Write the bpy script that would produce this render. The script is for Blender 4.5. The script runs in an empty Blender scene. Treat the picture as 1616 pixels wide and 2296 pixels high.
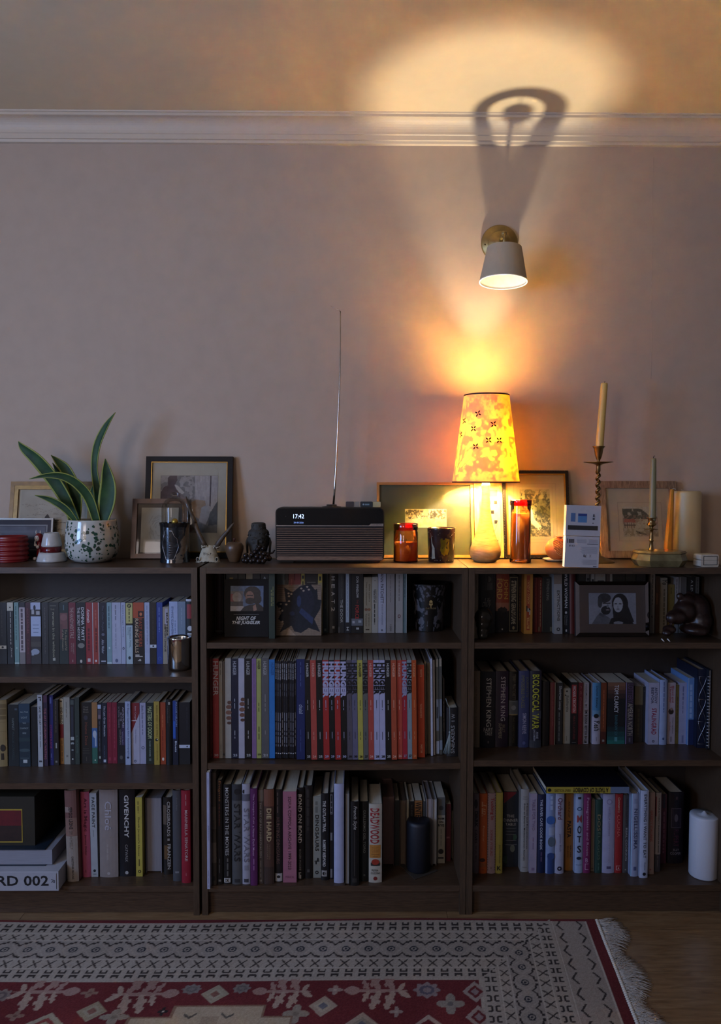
import bpy, math, random
import numpy as np
from mathutils import Vector, Matrix

# ------------------------------------------------------------------ camera, world, lights, exposure
scene = bpy.context.scene
col = scene.collection
FPX, CX, CY = 1700.0, 808.0, 1148.0
CAM = np.array([0.0605, -2.2531, 1.3207])
PITCH, YAW, ROLL = -0.0417, 0.0079, 0.0019
_cy, _sy, _cp, _sp = math.cos(YAW), math.sin(YAW), math.cos(PITCH), math.sin(PITCH)
_fwd = np.array([_sy * _cp, _cy * _cp, _sp])
_r0 = np.array([_cy, -_sy, 0.0])
_u0 = np.cross(_r0, _fwd)
_c, _s = math.cos(ROLL), math.sin(ROLL)
_right = _c * _r0 + _s * _u0
_up = -_s * _r0 + _c * _u0
cam_data = bpy.data.cameras.new('camera')
cam_data.sensor_fit = 'VERTICAL'
cam_data.sensor_height = 24.0
cam_data.lens = 24.0 * FPX / 2296.0
cam_data.clip_start = 0.02
cam = bpy.data.objects.new('camera', cam_data)
col.objects.link(cam)
_M = Matrix(((_right[0], _up[0], -_fwd[0], CAM[0]), (_right[1], _up[1], -_fwd[1], CAM[1]),
             (_right[2], _up[2], -_fwd[2], CAM[2]), (0, 0, 0, 1)))
cam.matrix_world = _M
scene.camera = cam

world = bpy.data.worlds.new('dusk_sky')
scene.world = world
world.use_nodes = True
_bg = world.node_tree.nodes['Background']
_bg.inputs[0].default_value = (0.20, 0.33, 0.75, 1)
_bg.inputs[1].default_value = 0.6

WINDOW_POWER = 78.0
_wl = bpy.data.lights.new('window_daylight', 'AREA')
_wl.shape = 'RECTANGLE'
_wl.size = 1.0
_wl.size_y = 1.3
_wl.energy = WINDOW_POWER
_wl.color = (0.31, 0.52, 1.0)
_wo = bpy.data.objects.new('window_daylight', _wl)
col.objects.link(_wo)
_wo.location = (-2.52, -1.95, 1.5)
_wo.rotation_euler = (0, math.radians(-90), 0)

# warm-neutral fill light, added behind the camera to lift the ambient
_w2 = bpy.data.lights.new('rear_fill_light', 'AREA')
_w2.shape = 'RECTANGLE'
_w2.size = 0.9
_w2.size_y = 1.1
_w2.energy = 22.0
_w2.color = (1.0, 0.84, 0.78)
_w2o = bpy.data.objects.new('rear_fill_light', _w2)
col.objects.link(_w2o)
_w2o.location = (-1.85, -3.97, 1.75)
_w2o.rotation_euler = (math.radians(90), 0, 0)

LAMP_STRENGTH = 3450.0
scene.view_settings.view_transform = 'Standard'
scene.view_settings.look = 'None'
scene.view_settings.gamma = 1.0
scene.view_settings.use_curve_mapping = False
scene.view_settings.exposure = 0.15
scene.cycles.sample_clamp_indirect = 0.0
scene.cycles.adaptive_threshold = 0.02
scene.cycles.max_bounces = 8
scene.cycles.glossy_bounces = 3
scene.cycles.transmission_bounces = 6
scene.cycles.caustics_reflective = False
scene.cycles.caustics_refractive = False

# ------------------------------------------------------------------ pixel <-> room helpers
def ray(px, py):
    d = _fwd + _right * ((px - CX) / FPX) - _up * ((py - CY) / FPX)
    return d

def at_y(px, py, Y):
    d = ray(px, py)
    t = (Y - CAM[1]) / d[1]
    return CAM + d * t

def at_z(px, py, Z):
    d = ray(px, py)
    t = (Z - CAM[2]) / d[2]
    return CAM + d * t

def k_at(Y):                      # metres per photograph pixel at depth Y
    return (Y - CAM[1]) / FPX

def srgb(h):
    if isinstance(h, str):
        c = [int(h[i:i + 2], 16) / 255 for i in (0, 2, 4)]
    else:
        c = list(h)
    return tuple((x / 12.92 if x <= 0.04045 else ((x + 0.055) / 1.055) ** 2.4) for x in c)

def lin(a):
    a = np.asarray(a, float)
    return np.where(a <= 0.04045, a / 12.92, ((a + 0.055) / 1.055) ** 2.4)

# ------------------------------------------------------------------ materials
_mats = {}
def mat(hexcol, rough=0.5, metal=0.0, noise=0.08, nscale=60.0, spec=0.5, bump=0.0, coat=0.0, stretch=None, c2=None):
    key = (hexcol, rough, metal, noise, nscale, spec, bump, coat, stretch, c2)
    if key in _mats:
        return _mats[key]
    m = bpy.data.materials.new('mat_' + str(hexcol))
    m.use_nodes = True
    nt = m.node_tree
    b = nt.nodes['Principled BSDF']
    b.inputs['Roughness'].default_value = rough
    b.inputs['Metallic'].default_value = metal
    b.inputs['Specular IOR Level'].default_value = spec
    if coat:
        b.inputs['Coat Weight'].default_value = coat
        b.inputs['Coat Roughness'].default_value = 0.08
    c = srgb(hexcol)
    tc = nt.nodes.new('ShaderNodeTexCoord')
    mp = nt.nodes.new('ShaderNodeMapping')
    if stretch:
        mp.inputs['Scale'].default_value = stretch
    n = nt.nodes.new('ShaderNodeTexNoise')
    n.inputs['Scale'].default_value = nscale
    n.inputs['Detail'].default_value = 4
    r = nt.nodes.new('ShaderNodeValToRGB')
    lo = tuple(x * (1 - noise) for x in c) if c2 is None else srgb(c2)
    hi = tuple(min(1, x * (1 + noise)) for x in c) if c2 is None else c
    r.color_ramp.elements[0].position = 0.3
    r.color_ramp.elements[1].position = 0.7
    r.color_ramp.elements[0].color = (*lo, 1)
    r.color_ramp.elements[1].color = (*hi, 1)
    nt.links.new(tc.outputs['Object'], mp.inputs['Vector'])
    nt.links.new(mp.outputs['Vector'], n.inputs['Vector'])
    nt.links.new(n.outputs['Fac'], r.inputs['Fac'])
    nt.links.new(r.outputs['Color'], b.inputs['Base Color'])
    if bump:
        bp = nt.nodes.new('ShaderNodeBump')
        bp.inputs['Strength'].default_value = bump
        bp.inputs['Distance'].default_value = 0.002
        nt.links.new(n.outputs['Fac'], bp.inputs['Height'])
        nt.links.new(bp.outputs['Normal'], b.inputs['Normal'])
    _mats[key] = m
    return m

def attr_mat(rough=0.6, name='printed_colour', coat=0.0, grain=0.0, bump=0.0):
    key = ('attr', rough, coat, grain, bump)
    if key in _mats:
        return _mats[key]
    m = bpy.data.materials.new(name)
    m.use_nodes = True
    nt = m.node_tree
    b = nt.nodes['Principled BSDF']
    a = nt.nodes.new('ShaderNodeAttribute')
    a.attribute_name = 'Col'
    b.inputs['Roughness'].default_value = rough
    b.inputs['Coat Weight'].default_value = coat
    if grain or bump:
        tc = nt.nodes.new('ShaderNodeTexCoord')
        n = nt.nodes.new('ShaderNodeTexNoise')
        n.inputs['Scale'].default_value = 900
        mx = nt.nodes.new('ShaderNodeMix')
        mx.data_type = 'RGBA'
        mx.blend_type = 'MULTIPLY'
        mx.inputs['Factor'].default_value = grain
        nt.links.new(tc.outputs['Object'], n.inputs['Vector'])
        nt.links.new(a.outputs['Color'], mx.inputs['A'])
        nt.links.new(n.outputs['Fac'], mx.inputs['B'])
        nt.links.new(mx.outputs['Result'], b.inputs['Base Color'])
        if bump:
            bp = nt.nodes.new('ShaderNodeBump')
            bp.inputs['Strength'].default_value = bump
            bp.inputs['Distance'].default_value = 0.003
            nt.links.new(n.outputs['Fac'], bp.inputs['Height'])
            nt.links.new(bp.outputs['Normal'], b.inputs['Normal'])
    else:
        nt.links.new(a.outputs['Color'], b.inputs['Base Color'])
    _mats[key] = m
    return m

def emit_mat(hexcol, strength):
    key = ('emit', hexcol, strength)
    if key in _mats:
        return _mats[key]
    m = bpy.data.materials.new('glow_' + str(hexcol))
    m.use_nodes = True
    b = m.node_tree.nodes['Principled BSDF']
    b.inputs['Base Color'].default_value = (*srgb(hexcol), 1)
    b.inputs['Emission Color'].default_value = (*srgb(hexcol), 1)
    b.inputs['Emission Strength'].default_value = strength
    _mats[key] = m
    return m

def thin_glass(hexcol='ffffff', refl=1.0, rough=0.02, name='thin_glass'):
    """clear or tinted pane: transparent with a Fresnel gloss"""
    key = ('tg', hexcol, refl, rough)
    if key in _mats:
        return _mats[key]
    m = bpy.data.materials.new(name)
    m.use_nodes = True
    nt = m.node_tree
    for n in list(nt.nodes):
        nt.nodes.remove(n)
    out = nt.nodes.new('ShaderNodeOutputMaterial')
    tr = nt.nodes.new('ShaderNodeBsdfTransparent')
    tr.inputs[0].default_value = (*srgb(hexcol), 1)
    gl = nt.nodes.new('ShaderNodeBsdfGlossy')
    gl.inputs['Roughness'].default_value = rough
    fr = nt.nodes.new('ShaderNodeFresnel')
    fr.inputs['IOR'].default_value = 1.5
    mu = nt.nodes.new('ShaderNodeMath')
    mu.operation = 'MULTIPLY'
    mu.inputs[1].default_value = refl
    mx = nt.nodes.new('ShaderNodeMixShader')
    nt.links.new(fr.outputs[0], mu.inputs[0])
    nt.links.new(mu.outputs[0], mx.inputs[0])
    nt.links.new(tr.outputs[0], mx.inputs[1])
    nt.links.new(gl.outputs[0], mx.inputs[2])
    nt.links.new(mx.outputs[0], out.inputs[0])
    _mats[key] = m
    return m

def sss_wax(hexcol, w=0.5):
    key = ('wax', hexcol, w)
    if key in _mats:
        return _mats[key]
    m = bpy.data.materials.new('wax_' + hexcol)
    m.use_nodes = True
    nt = m.node_tree
    b = nt.nodes['Principled BSDF']
    n = nt.nodes.new('ShaderNodeTexNoise')
    n.inputs['Scale'].default_value = 30
    r = nt.nodes.new('ShaderNodeValToRGB')
    c = srgb(hexcol)
    r.color_ramp.elements[0].color = (*[x * 0.95 for x in c], 1)
    r.color_ramp.elements[1].color = (*c, 1)
    nt.links.new(n.outputs['Fac'], r.inputs['Fac'])
    nt.links.new(r.outputs['Color'], b.inputs['Base Color'])
    b.inputs['Roughness'].default_value = 0.45
    b.inputs['Subsurface Weight'].default_value = w
    b.inputs['Subsurface Radius'].default_value = (0.012, 0.008, 0.005)
    b.inputs['Subsurface Scale'].default_value = 1.0
    _mats[key] = m
    return m

# ------------------------------------------------------------------ mesh builder
class MB:
    def __init__(self):
        self.v, self.f, self.m, self.s = [], [], [], []

    def add(self, vs, fs, mi=0, smooth=False):
        o = len(self.v)
        self.v.extend([tuple(p) for p in vs])
        for f in fs:
            self.f.append(tuple(i + o for i in f))
            self.m.append(mi)
            self.s.append(smooth)
        return self

    def box(self, x0, x1, y0, y1, z0, z1, mi=0):
        vs = [(x0, y0, z0), (x1, y0, z0), (x1, y1, z0), (x0, y1, z0), (x0, y0, z1), (x1, y0, z1), (x1, y1, z1), (x0, y1, z1)]
        return self.add(vs, [(0, 3, 2, 1), (4, 5, 6, 7), (0, 1, 5, 4), (1, 2, 6, 5), (2, 3, 7, 6), (3, 0, 4, 7)], mi)

    def prism(self, pts, lo, hi, axis='y', mi=0, smooth=False):
        """pts: polygon in the plane across the axis; y: (x,z), z: (x,y), x: (y,z)"""
        n = len(pts)
        def P(p, t):
            return {'y': (p[0], t, p[1]), 'z': (p[0], p[1], t), 'x': (t, p[0], p[1])}[axis]
        vs = [P(p, lo) for p in pts] + [P(p, hi) for p in pts]
        fs = [tuple(range(n))[::-1], tuple(range(n, 2 * n))]
        o = len(self.f)
        self.add(vs, fs, mi, False)
        self.f += []
        base = len(self.v) - 2 * n
        for i in range(n):
            j = (i + 1) % n
            self.f.append((base + i, base + j, base + n + j, base + n + i))
            self.m.append(mi)
            self.s.append(smooth)
        return self

    def lathe(self, prof, seg=32, c=(0, 0, 0), mi=0, smooth=True, cap=True, sx=1.0, sy=1.0, rot=0.0):
        vs, fs = [], []
        n = len(prof)
        for r, z in prof:
            for k in range(seg):
                a = 2 * math.pi * k / seg + rot
                vs.append((c[0] + r * math.cos(a) * sx, c[1] + r * math.sin(a) * sy, c[2] + z))
        for i in range(n - 1):
            for k in range(seg):
                k2 = (k + 1) % seg
                fs.append((i * seg + k, i * seg + k2, (i + 1) * seg + k2, (i + 1) * seg + k))
        self.add(vs, fs, mi, smooth)
        if cap:
            base = len(self.v) - n * seg
            self.f.append(tuple(base + k for k in range(seg))[::-1]); self.m.append(mi); self.s.append(False)
            self.f.append(tuple(base + (n - 1) * seg + k for k in range(seg))); self.m.append(mi); self.s.append(False)
        return self

    def tube(self, pts, radii, seg=10, mi=0, smooth=True, flat=1.0):
        pts = [Vector(p) for p in pts]
        n = len(pts)
        if not hasattr(radii, '__len__'):
            radii = [radii] * n
        vs, fs = [], []
        prev = None
        for i in range(n):
            t = (pts[min(i + 1, n - 1)] - pts[max(i - 1, 0)]).normalized()
            if prev is None:
                ref = Vector((0, 0, 1)) if abs(t.z) < 0.9 else Vector((1, 0, 0))
                a = t.cross(ref).normalized()
            else:
                a = (prev - t * prev.dot(t)).normalized()
            b = t.cross(a)
            prev = a
            for k in range(seg):
                q = 2 * math.pi * k / seg
                vs.append(pts[i] + a * math.cos(q) * radii[i] + b * math.sin(q) * radii[i] * flat)
        for i in range(n - 1):
            for k in range(seg):
                k2 = (k + 1) % seg
                fs.append((i * seg + k, i * seg + k2, (i + 1) * seg + k2, (i + 1) * seg + k))
        self.add(vs, fs, mi, smooth)
        base = len(self.v) - n * seg
        self.f.append(tuple(base + k for k in range(seg))[::-1]); self.m.append(mi); self.s.append(False)
        self.f.append(tuple(base + (n - 1) * seg + k for k in range(seg))); self.m.append(mi); self.s.append(False)
        return self

    def ball(self, c, r, seg=16, rings=10, mi=0, R=None):
        if not hasattr(r, '__len__'):
            r = (r, r, r)
        vs, fs = [], []
        for i in range(rings + 1):
            th = math.pi * i / rings
            for k in range(seg):
                a = 2 * math.pi * k / seg
                p = Vector((r[0] * math.sin(th) * math.cos(a), r[1] * math.sin(th) * math.sin(a), r[2] * math.cos(th)))
                if R:
                    p = R @ p
                vs.append((c[0] + p.x, c[1] + p.y, c[2] + p.z))
        for i in range(rings):
            for k in range(seg):
                k2 = (k + 1) % seg
                fs.append((i * seg + k, (i + 1) * seg + k, (i + 1) * seg + k2, i * seg + k2))
        return self.add(vs, fs, mi, True)

    def build(self, name, mats, parent=None, loc=(0, 0, 0), rot=(0, 0, 0), kind=None):
        me = bpy.data.meshes.new(name)
        me.from_pydata(self.v, [], self.f)
        if not isinstance(mats, (list, tuple)):
            mats = [mats]
        for m in mats:
            me.materials.append(m)
        me.polygons.foreach_set('material_index', self.m)
        me.polygons.foreach_set('use_smooth', self.s)
        me.update()
        o = bpy.data.objects.new(name, me)
        col.objects.link(o)
        o.location = loc
        o.rotation_euler = rot
        if parent is not None:
            o.parent = parent
        if kind:
            o['kind'] = kind
        return o

def empty(name, loc, label=None, cat=None, group=None, rot=(0, 0, 0)):
    o = bpy.data.objects.new(name, None)
    o.empty_display_size = 0.03
    col.objects.link(o)
    o.location = loc
    o.rotation_euler = rot
    if label:
        o['label'] = label
    if cat:
        o['category'] = cat
    if group:
        o['group'] = group
    return o

def remesh(o, voxel, smooth=2):
    md = o.modifiers.new('fuse', 'REMESH')
    md.mode = 'VOXEL'
    md.voxel_size = voxel
    md.use_smooth_shade = True
    if smooth:
        sm = o.modifiers.new('soften', 'SMOOTH')
        sm.iterations = smooth
        sm.factor = 0.5
    return o

def grid_print(name, x0, x1, z0, z1, img, material, parent=None, y=0.0, horizontal=False, zf=None):
    """flat printed sheet: img[row from top, column] sRGB 0..1 carried as a colour attribute on a fine grid"""
    ny, nx = img.shape[:2]
    xs = np.linspace(x0, x1, nx)
    zs = np.linspace(z1, z0, ny)
    X, Z = np.meshgrid(xs, zs)
    V = np.zeros((ny * nx, 3))
    V[:, 0] = X.ravel()
    if horizontal:
        V[:, 1] = Z.ravel(); V[:, 2] = y
    else:
        V[:, 1] = y; V[:, 2] = Z.ravel()
    if zf is not None:
        V = zf(V)
    i = np.arange(ny * nx).reshape(ny, nx)
    F = np.stack([i[1:, :-1], i[1:, 1:], i[:-1, 1:], i[:-1, :-1]], -1).reshape(-1, 4)
    me = bpy.data.meshes.new(name)
    me.vertices.add(len(V)); me.vertices.foreach_set('co', V.ravel())
    me.loops.add(F.size); me.loops.foreach_set('vertex_index', F.ravel().astype(np.int32))
    me.polygons.add(len(F))
    me.polygons.foreach_set('loop_start', (np.arange(len(F)) * 4).astype(np.int32))
    me.update(calc_edges=True)
    ca = me.attributes.new('Col', 'FLOAT_COLOR', 'POINT')
    rgba = np.ones((ny * nx, 4))
    rgba[:, :3] = lin(img.reshape(-1, 3))
    ca.data.foreach_set('color', rgba.ravel().astype(np.float32))
    me.materials.append(material)
    me.validate()
    o = bpy.data.objects.new(name, me)
    col.objects.link(o)
    if parent is not None:
        o.parent = parent
    return o

# ------------------------------------------------------------------ little image painter (for flat print only)
def vnoise(ny, nx, cell, seed, oct=3):
    rng = np.random.default_rng(seed)
    out = np.zeros((ny, nx)); amp = 1.0; tot = 0
    for o in range(oct):
        c = max(1.0, cell / 2 ** o)
        gy, gx = int(ny / c) + 3, int(nx / c) + 3
        g = rng.random((gy, gx))
        yy = np.arange(ny) / c; xx = np.arange(nx) / c
        iy = yy.astype(int); ix = xx.astype(int)
        fy = (yy - iy); fx = (xx - ix)
        fy = fy * fy * (3 - 2 * fy); fx = fx * fx * (3 - 2 * fx)
        a = g[iy][:, ix]; b = g[iy][:, ix + 1]; c_ = g[iy + 1][:, ix]; d = g[iy + 1][:, ix + 1]
        out += amp * ((a * (1 - fx) + b * fx) * (1 - fy)[:, None] + (c_ * (1 - fx) + d * fx) * fy[:, None])
        tot += amp; amp *= 0.5
    return out / tot

class Img:
    def __init__(self, nx, ny, c):
        self.nx, self.ny = nx, ny
        self.a = np.ones((ny, nx, 3)) * np.array(self.c(c))
        self.u = (np.arange(nx) + 0.5)[None, :] / nx * np.ones((ny, 1))
        self.v = (np.arange(ny) + 0.5)[:, None] / ny * np.ones((1, nx))
    def c(self, h):
        return [int(h[i:i + 2], 16) / 255 for i in (0, 2, 4)] if isinstance(h, str) else list(h)
    def put(self, mask, c, al=1.0):
        m = (np.asarray(mask, float) * al)[..., None]
        self.a = self.a * (1 - m) + np.array(self.c(c)) * m
        return self
    def rect(self, u0, v0, u1, v1, c, al=1.0):
        return self.put((self.u >= u0) & (self.u <= u1) & (self.v >= v0) & (self.v <= v1), c, al)
    def ell(self, u, v, ru, rv, c, al=1.0, rot=0.0):
        x = self.u - u; y = self.v - v
        cr, sr = math.cos(rot), math.sin(rot)
        x, y = x * cr + y * sr, -x * sr + y * cr
        return self.put((x / ru) ** 2 + (y / rv) ** 2 <= 1, c, al)
    def poly(self, pts, c, al=1.0):
        inside = np.zeros((self.ny, self.nx), bool)
        n = len(pts)
        for i in range(n):
            x0, y0 = pts[i]; x1, y1 = pts[(i + 1) % n]
            if y0 == y1:
                continue
            cond = ((self.v >= min(y0, y1)) & (self.v < max(y0, y1)))
            xi = x0 + (self.v - y0) / (y1 - y0) * (x1 - x0)
            inside ^= cond & (self.u < xi)
        return self.put(inside, c, al)
    def line(self, pts, w, c, al=1.0, asp=1.0):
        for (x0, y0), (x1, y1) in zip(pts[:-1], pts[1:]):
            dx, dy = x1 - x0, (y1 - y0) * asp
            L = dx * dx + dy * dy + 1e-12
            px = self.u - x0; py = (self.v - y0) * asp
            t = np.clip((px * dx + py * dy) / L, 0, 1)
            self.put((px - t * dx) ** 2 + (py - t * dy) ** 2 <= (w / 2) ** 2, c, al)
        return self
    def noise(self, amt, cell, seed, mask=None):
        n = (vnoise(self.ny, self.nx, cell, seed) - 0.5) * 2 * amt
        if mask is not None:
            n = n * mask
        self.a = np.clip(self.a + n[..., None], 0, 1)
        return self

# ------------------------------------------------------------------ lettering (built-in font only), converted in one go at the end
TEXTQ = []
def letter(parent, part, s, place, material, bold=0.0, shear=0.0, mirror=False):
    TEXTQ.append((parent, part, s, place, material, bold, shear))

def flush_text():
    keys = {}
    for t in TEXTQ:
        k = (t[2], t[5], t[6])
        if k not in keys:
            cu = bpy.data.curves.new('lettering_curve', 'FONT')
            cu.body = t[2]
            cu.resolution_u = 2
            cu.offset = t[5]
            cu.shear = t[6]
            cu.space_character = 1.0 + t[5] * 1.2
            o = bpy.data.objects.new('lettering_curve', cu)
            col.objects.link(o)
            keys[k] = o
    bpy.context.view_layer.update()
    dg = bpy.context.evaluated_depsgraph_get()
    cache = {}
    for k, o in keys.items():
        me = bpy.data.meshes.new_from_object(o.evaluated_get(dg))
        n = len(me.vertices)
        co = np.zeros(n * 3)
        me.vertices.foreach_get('co', co)
        co = co.reshape(-1, 3)[:, :2]
        lo, hi = co.min(0), co.max(0)
        cache[k] = ((co - lo) / np.maximum(hi - lo, 1e-6), [tuple(p.vertices) for p in me.polygons])
        bpy.data.meshes.remove(me)
    for o in keys.values():
        cu = o.data
        bpy.data.objects.remove(o)
        bpy.data.curves.remove(cu)
    for parent, part, s, place, material, bold, shear in TEXTQ:
        uv, fs = cache[(s, bold, shear)]
        MB().add([place(p[0], p[1]) for p in uv], fs, 0, False).build(part, material, parent)

def flat_place(x0, x1, z0, z1, y, rot=0):
    """text rectangle on a plane facing -Y; rot 0 upright, 180 upside down"""
    if rot == 180:
        return lambda a, b: (x1 - a * (x1 - x0), y, z1 - b * (z1 - z0))
    if rot == 'd':
        return lambda a, b: (x0 + b * (x1 - x0), y, z1 - a * (z1 - z0))
    if rot == 'u':
        return lambda a, b: (x1 - b * (x1 - x0), y, z0 + a * (z1 - z0))
    return lambda a, b: (x0 + a * (x1 - x0), y, z0 + b * (z1 - z0))

# ================================================================== the setting
WALL_Y = 0.330
CEIL_Z = 2.52
def structure(o):
    o['kind'] = 'structure'
    return o

wall_m = mat('b8a38f', rough=0.75, noise=0.03, nscale=18, bump=0.12)
ceil_m = mat('dcc8a6', rough=0.8, noise=0.02, nscale=20)
trim_m = mat('cfbea8', rough=0.55, noise=0.02, nscale=30)
XL, XR, YB = -2.45, 2.5, -3.9
wb = structure(MB().box(XL - .1, XR + .1, WALL_Y, WALL_Y + .12, -.05, CEIL_Z + .05).build('wall_back', wall_m))
# a fine crack in the paint, right of the lamp
_cr = [at_y(px, py, WALL_Y) for px, py in ((1465, 352), (1462, 430), (1463, 520), (1461, 600), (1460, 690), (1462, 760), (1459, 850))]
MB().tube([(p[0], WALL_Y, p[2]) for p in _cr], 0.0006, 5).build('paint_crack', mat('b8a38f', rough=.75), wb)
structure(MB().box(XL - .1, XR + .1, YB - .1, WALL_Y + .12, CEIL_Z, CEIL_Z + .1).build('ceiling', ceil_m))
# wall on the left with a window opening (dusk light enters here), right wall, rear wall with an opening added for the fill light
wl = MB()
wl.box(XL - .12, XL, YB, -2.55, 0, CEIL_Z).box(XL - .12, XL, -1.35, WALL_Y, 0, CEIL_Z)
wl.box(XL - .12, XL, -2.55, -1.35, 0, .78).box(XL - .12, XL, -2.55, -1.35, 2.2, CEIL_Z)
structure(wl.build('wall_left', wall_m))
structure(MB().box(XR, XR + .12, YB, WALL_Y, 0, CEIL_Z).build('wall_right', wall_m))
wr = MB()
wr.box(XL, -2.35, YB - .12, YB, 0, CEIL_Z).box(-1.35, XR, YB - .12, YB, 0, CEIL_Z)
wr.box(-2.35, -1.35, YB - .12, YB, 0, 1.15).box(-2.35, -1.35, YB - .12, YB, 2.35, CEIL_Z)
structure(wr.build('wall_rear', wall_m))
def window_frame(name, horizontal_axis, a0, a1, z0, z1, pos):
    m = MB()
    t = .05
    def bar(p0, p1, q0, q1):
        if horizontal_axis == 'y':
            m.box(pos - .03, pos + .03, p0, p1, q0, q1)
        else:
            m.box(p0, p1, pos - .03, pos + .03, q0, q1)
    bar(a0, a1, z0, z0 + t); bar(a0, a1, z1 - t, z1); bar(a0, a0 + t, z0, z1); bar(a1 - t, a1, z0, z1)
    bar((a0 + a1) / 2 - .02, (a0 + a1) / 2 + .02, z0, z1)
    return structure(m.build(name, trim_m))
window_frame('window_1', 'y', -2.55, -1.35, .78, 2.2, XL - .03)
window_frame('added_window', 'x', -2.35, -1.35, 1.15, 2.35, YB - .03)  # made-up frame round the rear fill light's opening

# cornice between wall and ceiling: stepped lips round a shallow cove
_c0 = at_y(808, 325, WALL_Y)[2]
cz = CEIL_Z - _c0
prof = [(WALL_Y, _c0 - .002), (WALL_Y - .010, _c0), (WALL_Y - .012, _c0 + cz * .10), (WALL_Y - .017, _c0 + cz * .12),
        (WALL_Y - .018, _c0 + cz * .30), (WALL_Y - .021, _c0 + cz * .33)]
for i in range(9):
    t = i / 8
    prof.append((WALL_Y - .021 - .033 * (1 - math.cos(t * math.pi / 2)), _c0 + cz * (.34 + .48 * math.sin(t * math.pi / 2) )))
prof += [(WALL_Y - .060, _c0 + cz * .83), (WALL_Y - .060, _c0 + cz * .93), (WALL_Y - .065, _c0 + cz * .95), (WALL_Y - .066, CEIL_Z), (WALL_Y, CEIL_Z)]
structure(MB().prism(prof, XL, XR, 'x').build('trim_1', trim_m))

# floor: boards laid along the wall
def wood(name, light, dark, scale, rough, stretch, spec=.4):
    m = bpy.data.materials.new(name)
    m.use_nodes = True
    nt = m.node_tree
    b = nt.nodes['Principled BSDF']
    b.inputs['Roughness'].default_value = rough
    b.inputs['Specular IOR Level'].default_value = spec
    tc = nt.nodes.new('ShaderNodeTexCoord'); mp = nt.nodes.new('ShaderNodeMapping')
    mp.inputs['Scale'].default_value = stretch
    n = nt.nodes.new('ShaderNodeTexNoise')
    n.inputs['Scale'].default_value = scale; n.inputs['Detail'].default_value = 6; n.inputs['Roughness'].default_value = .62
    n.inputs['Distortion'].default_value = .6
    r = nt.nodes.new('ShaderNodeValToRGB')
    r.color_ramp.elements[0].position = .34; r.color_ramp.elements[1].position = .66
    r.color_ramp.elements[0].color = (*srgb(dark), 1); r.color_ramp.elements[1].color = (*srgb(light), 1)
    oi = nt.nodes.new('ShaderNodeObjectInfo')
    ad = nt.nodes.new('ShaderNodeVectorMath'); ad.operation = 'ADD'
    nt.links.new(tc.outputs['Object'], ad.inputs[0]); nt.links.new(oi.outputs['Random'], ad.inputs[1])
    nt.links.new(ad.outputs[0], mp.inputs['Vector']); nt.links.new(mp.outputs[0], n.inputs['Vector'])
    nt.links.new(n.outputs['Fac'], r.inputs['Fac']); nt.links.new(r.outputs['Color'], b.inputs['Base Color'])
    bp = nt.nodes.new('ShaderNodeBump'); bp.inputs['Strength'].default_value = .12; bp.inputs['Distance'].default_value = .001
    nt.links.new(n.outputs['Fac'], bp.inputs['Height']); nt.links.new(bp.outputs[0], b.inputs['Normal'])
    return m
floor_m = wood('floor_wood', '8f7250', '735639', 9, .30, (1.2, 9, 1))
floor_o = structure(MB().box(XL - .1, XR + .1, YB - .1, WALL_Y + .12, -.08, -.012).build('floor', mat('4a3320', rough=.7)))
pm = MB().box(0, 1.286, 0, .189, -.012, 0)
_pl = None
for r in range(22):
    y0 = -.2 - .19 * (r - 2)
    off = -2.7 + (r * .47) % 1.287
    k = 0
    while off + 1.287 * k < XR:
        xx = off + 1.287 * k
        if _pl is None:
            _pl = pm.build('plank', floor_m, floor_o, (xx, y0 - .07, 0)); o = _pl
        else:
            o = _pl.copy(); col.objects.link(o); o.location = (xx, y0 - .07, 0)
        k += 1

# ================================================================== bookcases
SHELF_T = .018
side_m = wood('bookcase_veneer_upright', '52402f', '3f3024', 26, .42, (14, 14, .9))
shelf_m = wood('bookcase_veneer_flat', '54402f', '3c2d21', 26, .40, (.9, 14, 14))
back_m = mat('2e241c', rough=.6, noise=.1)
CASE_H = 1.06
def shelf_z(px, py):
    return at_y(px, py, 0.002)[2]
SH = {'L1': shelf_z(220, 1517.5), 'L2': shelf_z(220, 1756), 'L3': shelf_z(220, 1987),
      'C1': shelf_z(745, 1441), 'C2': shelf_z(745, 1711), 'C3': shelf_z(745, 1986),
      'R1': shelf_z(1330, 1441), 'R2': shelf_z(1330, 1705), 'R3': shelf_z(1330, 1985)}
TOP_Z = CASE_H
CASES = {'L': (-1.208, -.408), 'C': (-.400, .400), 'R': (.402, 1.202)}
CLEAR = {'L1': CASE_H - SHELF_T, 'L2': SH['L1'] - SHELF_T, 'L3': SH['L2'] - SHELF_T,
         'C1': CASE_H - SHELF_T, 'C2': SH['C1'] - SHELF_T, 'C3': SH['C2'] - SHELF_T,
         'R1': CASE_H - SHELF_T, 'R2': SH['R1'] - SHELF_T, 'R3': SH['R2'] - SHELF_T}
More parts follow.
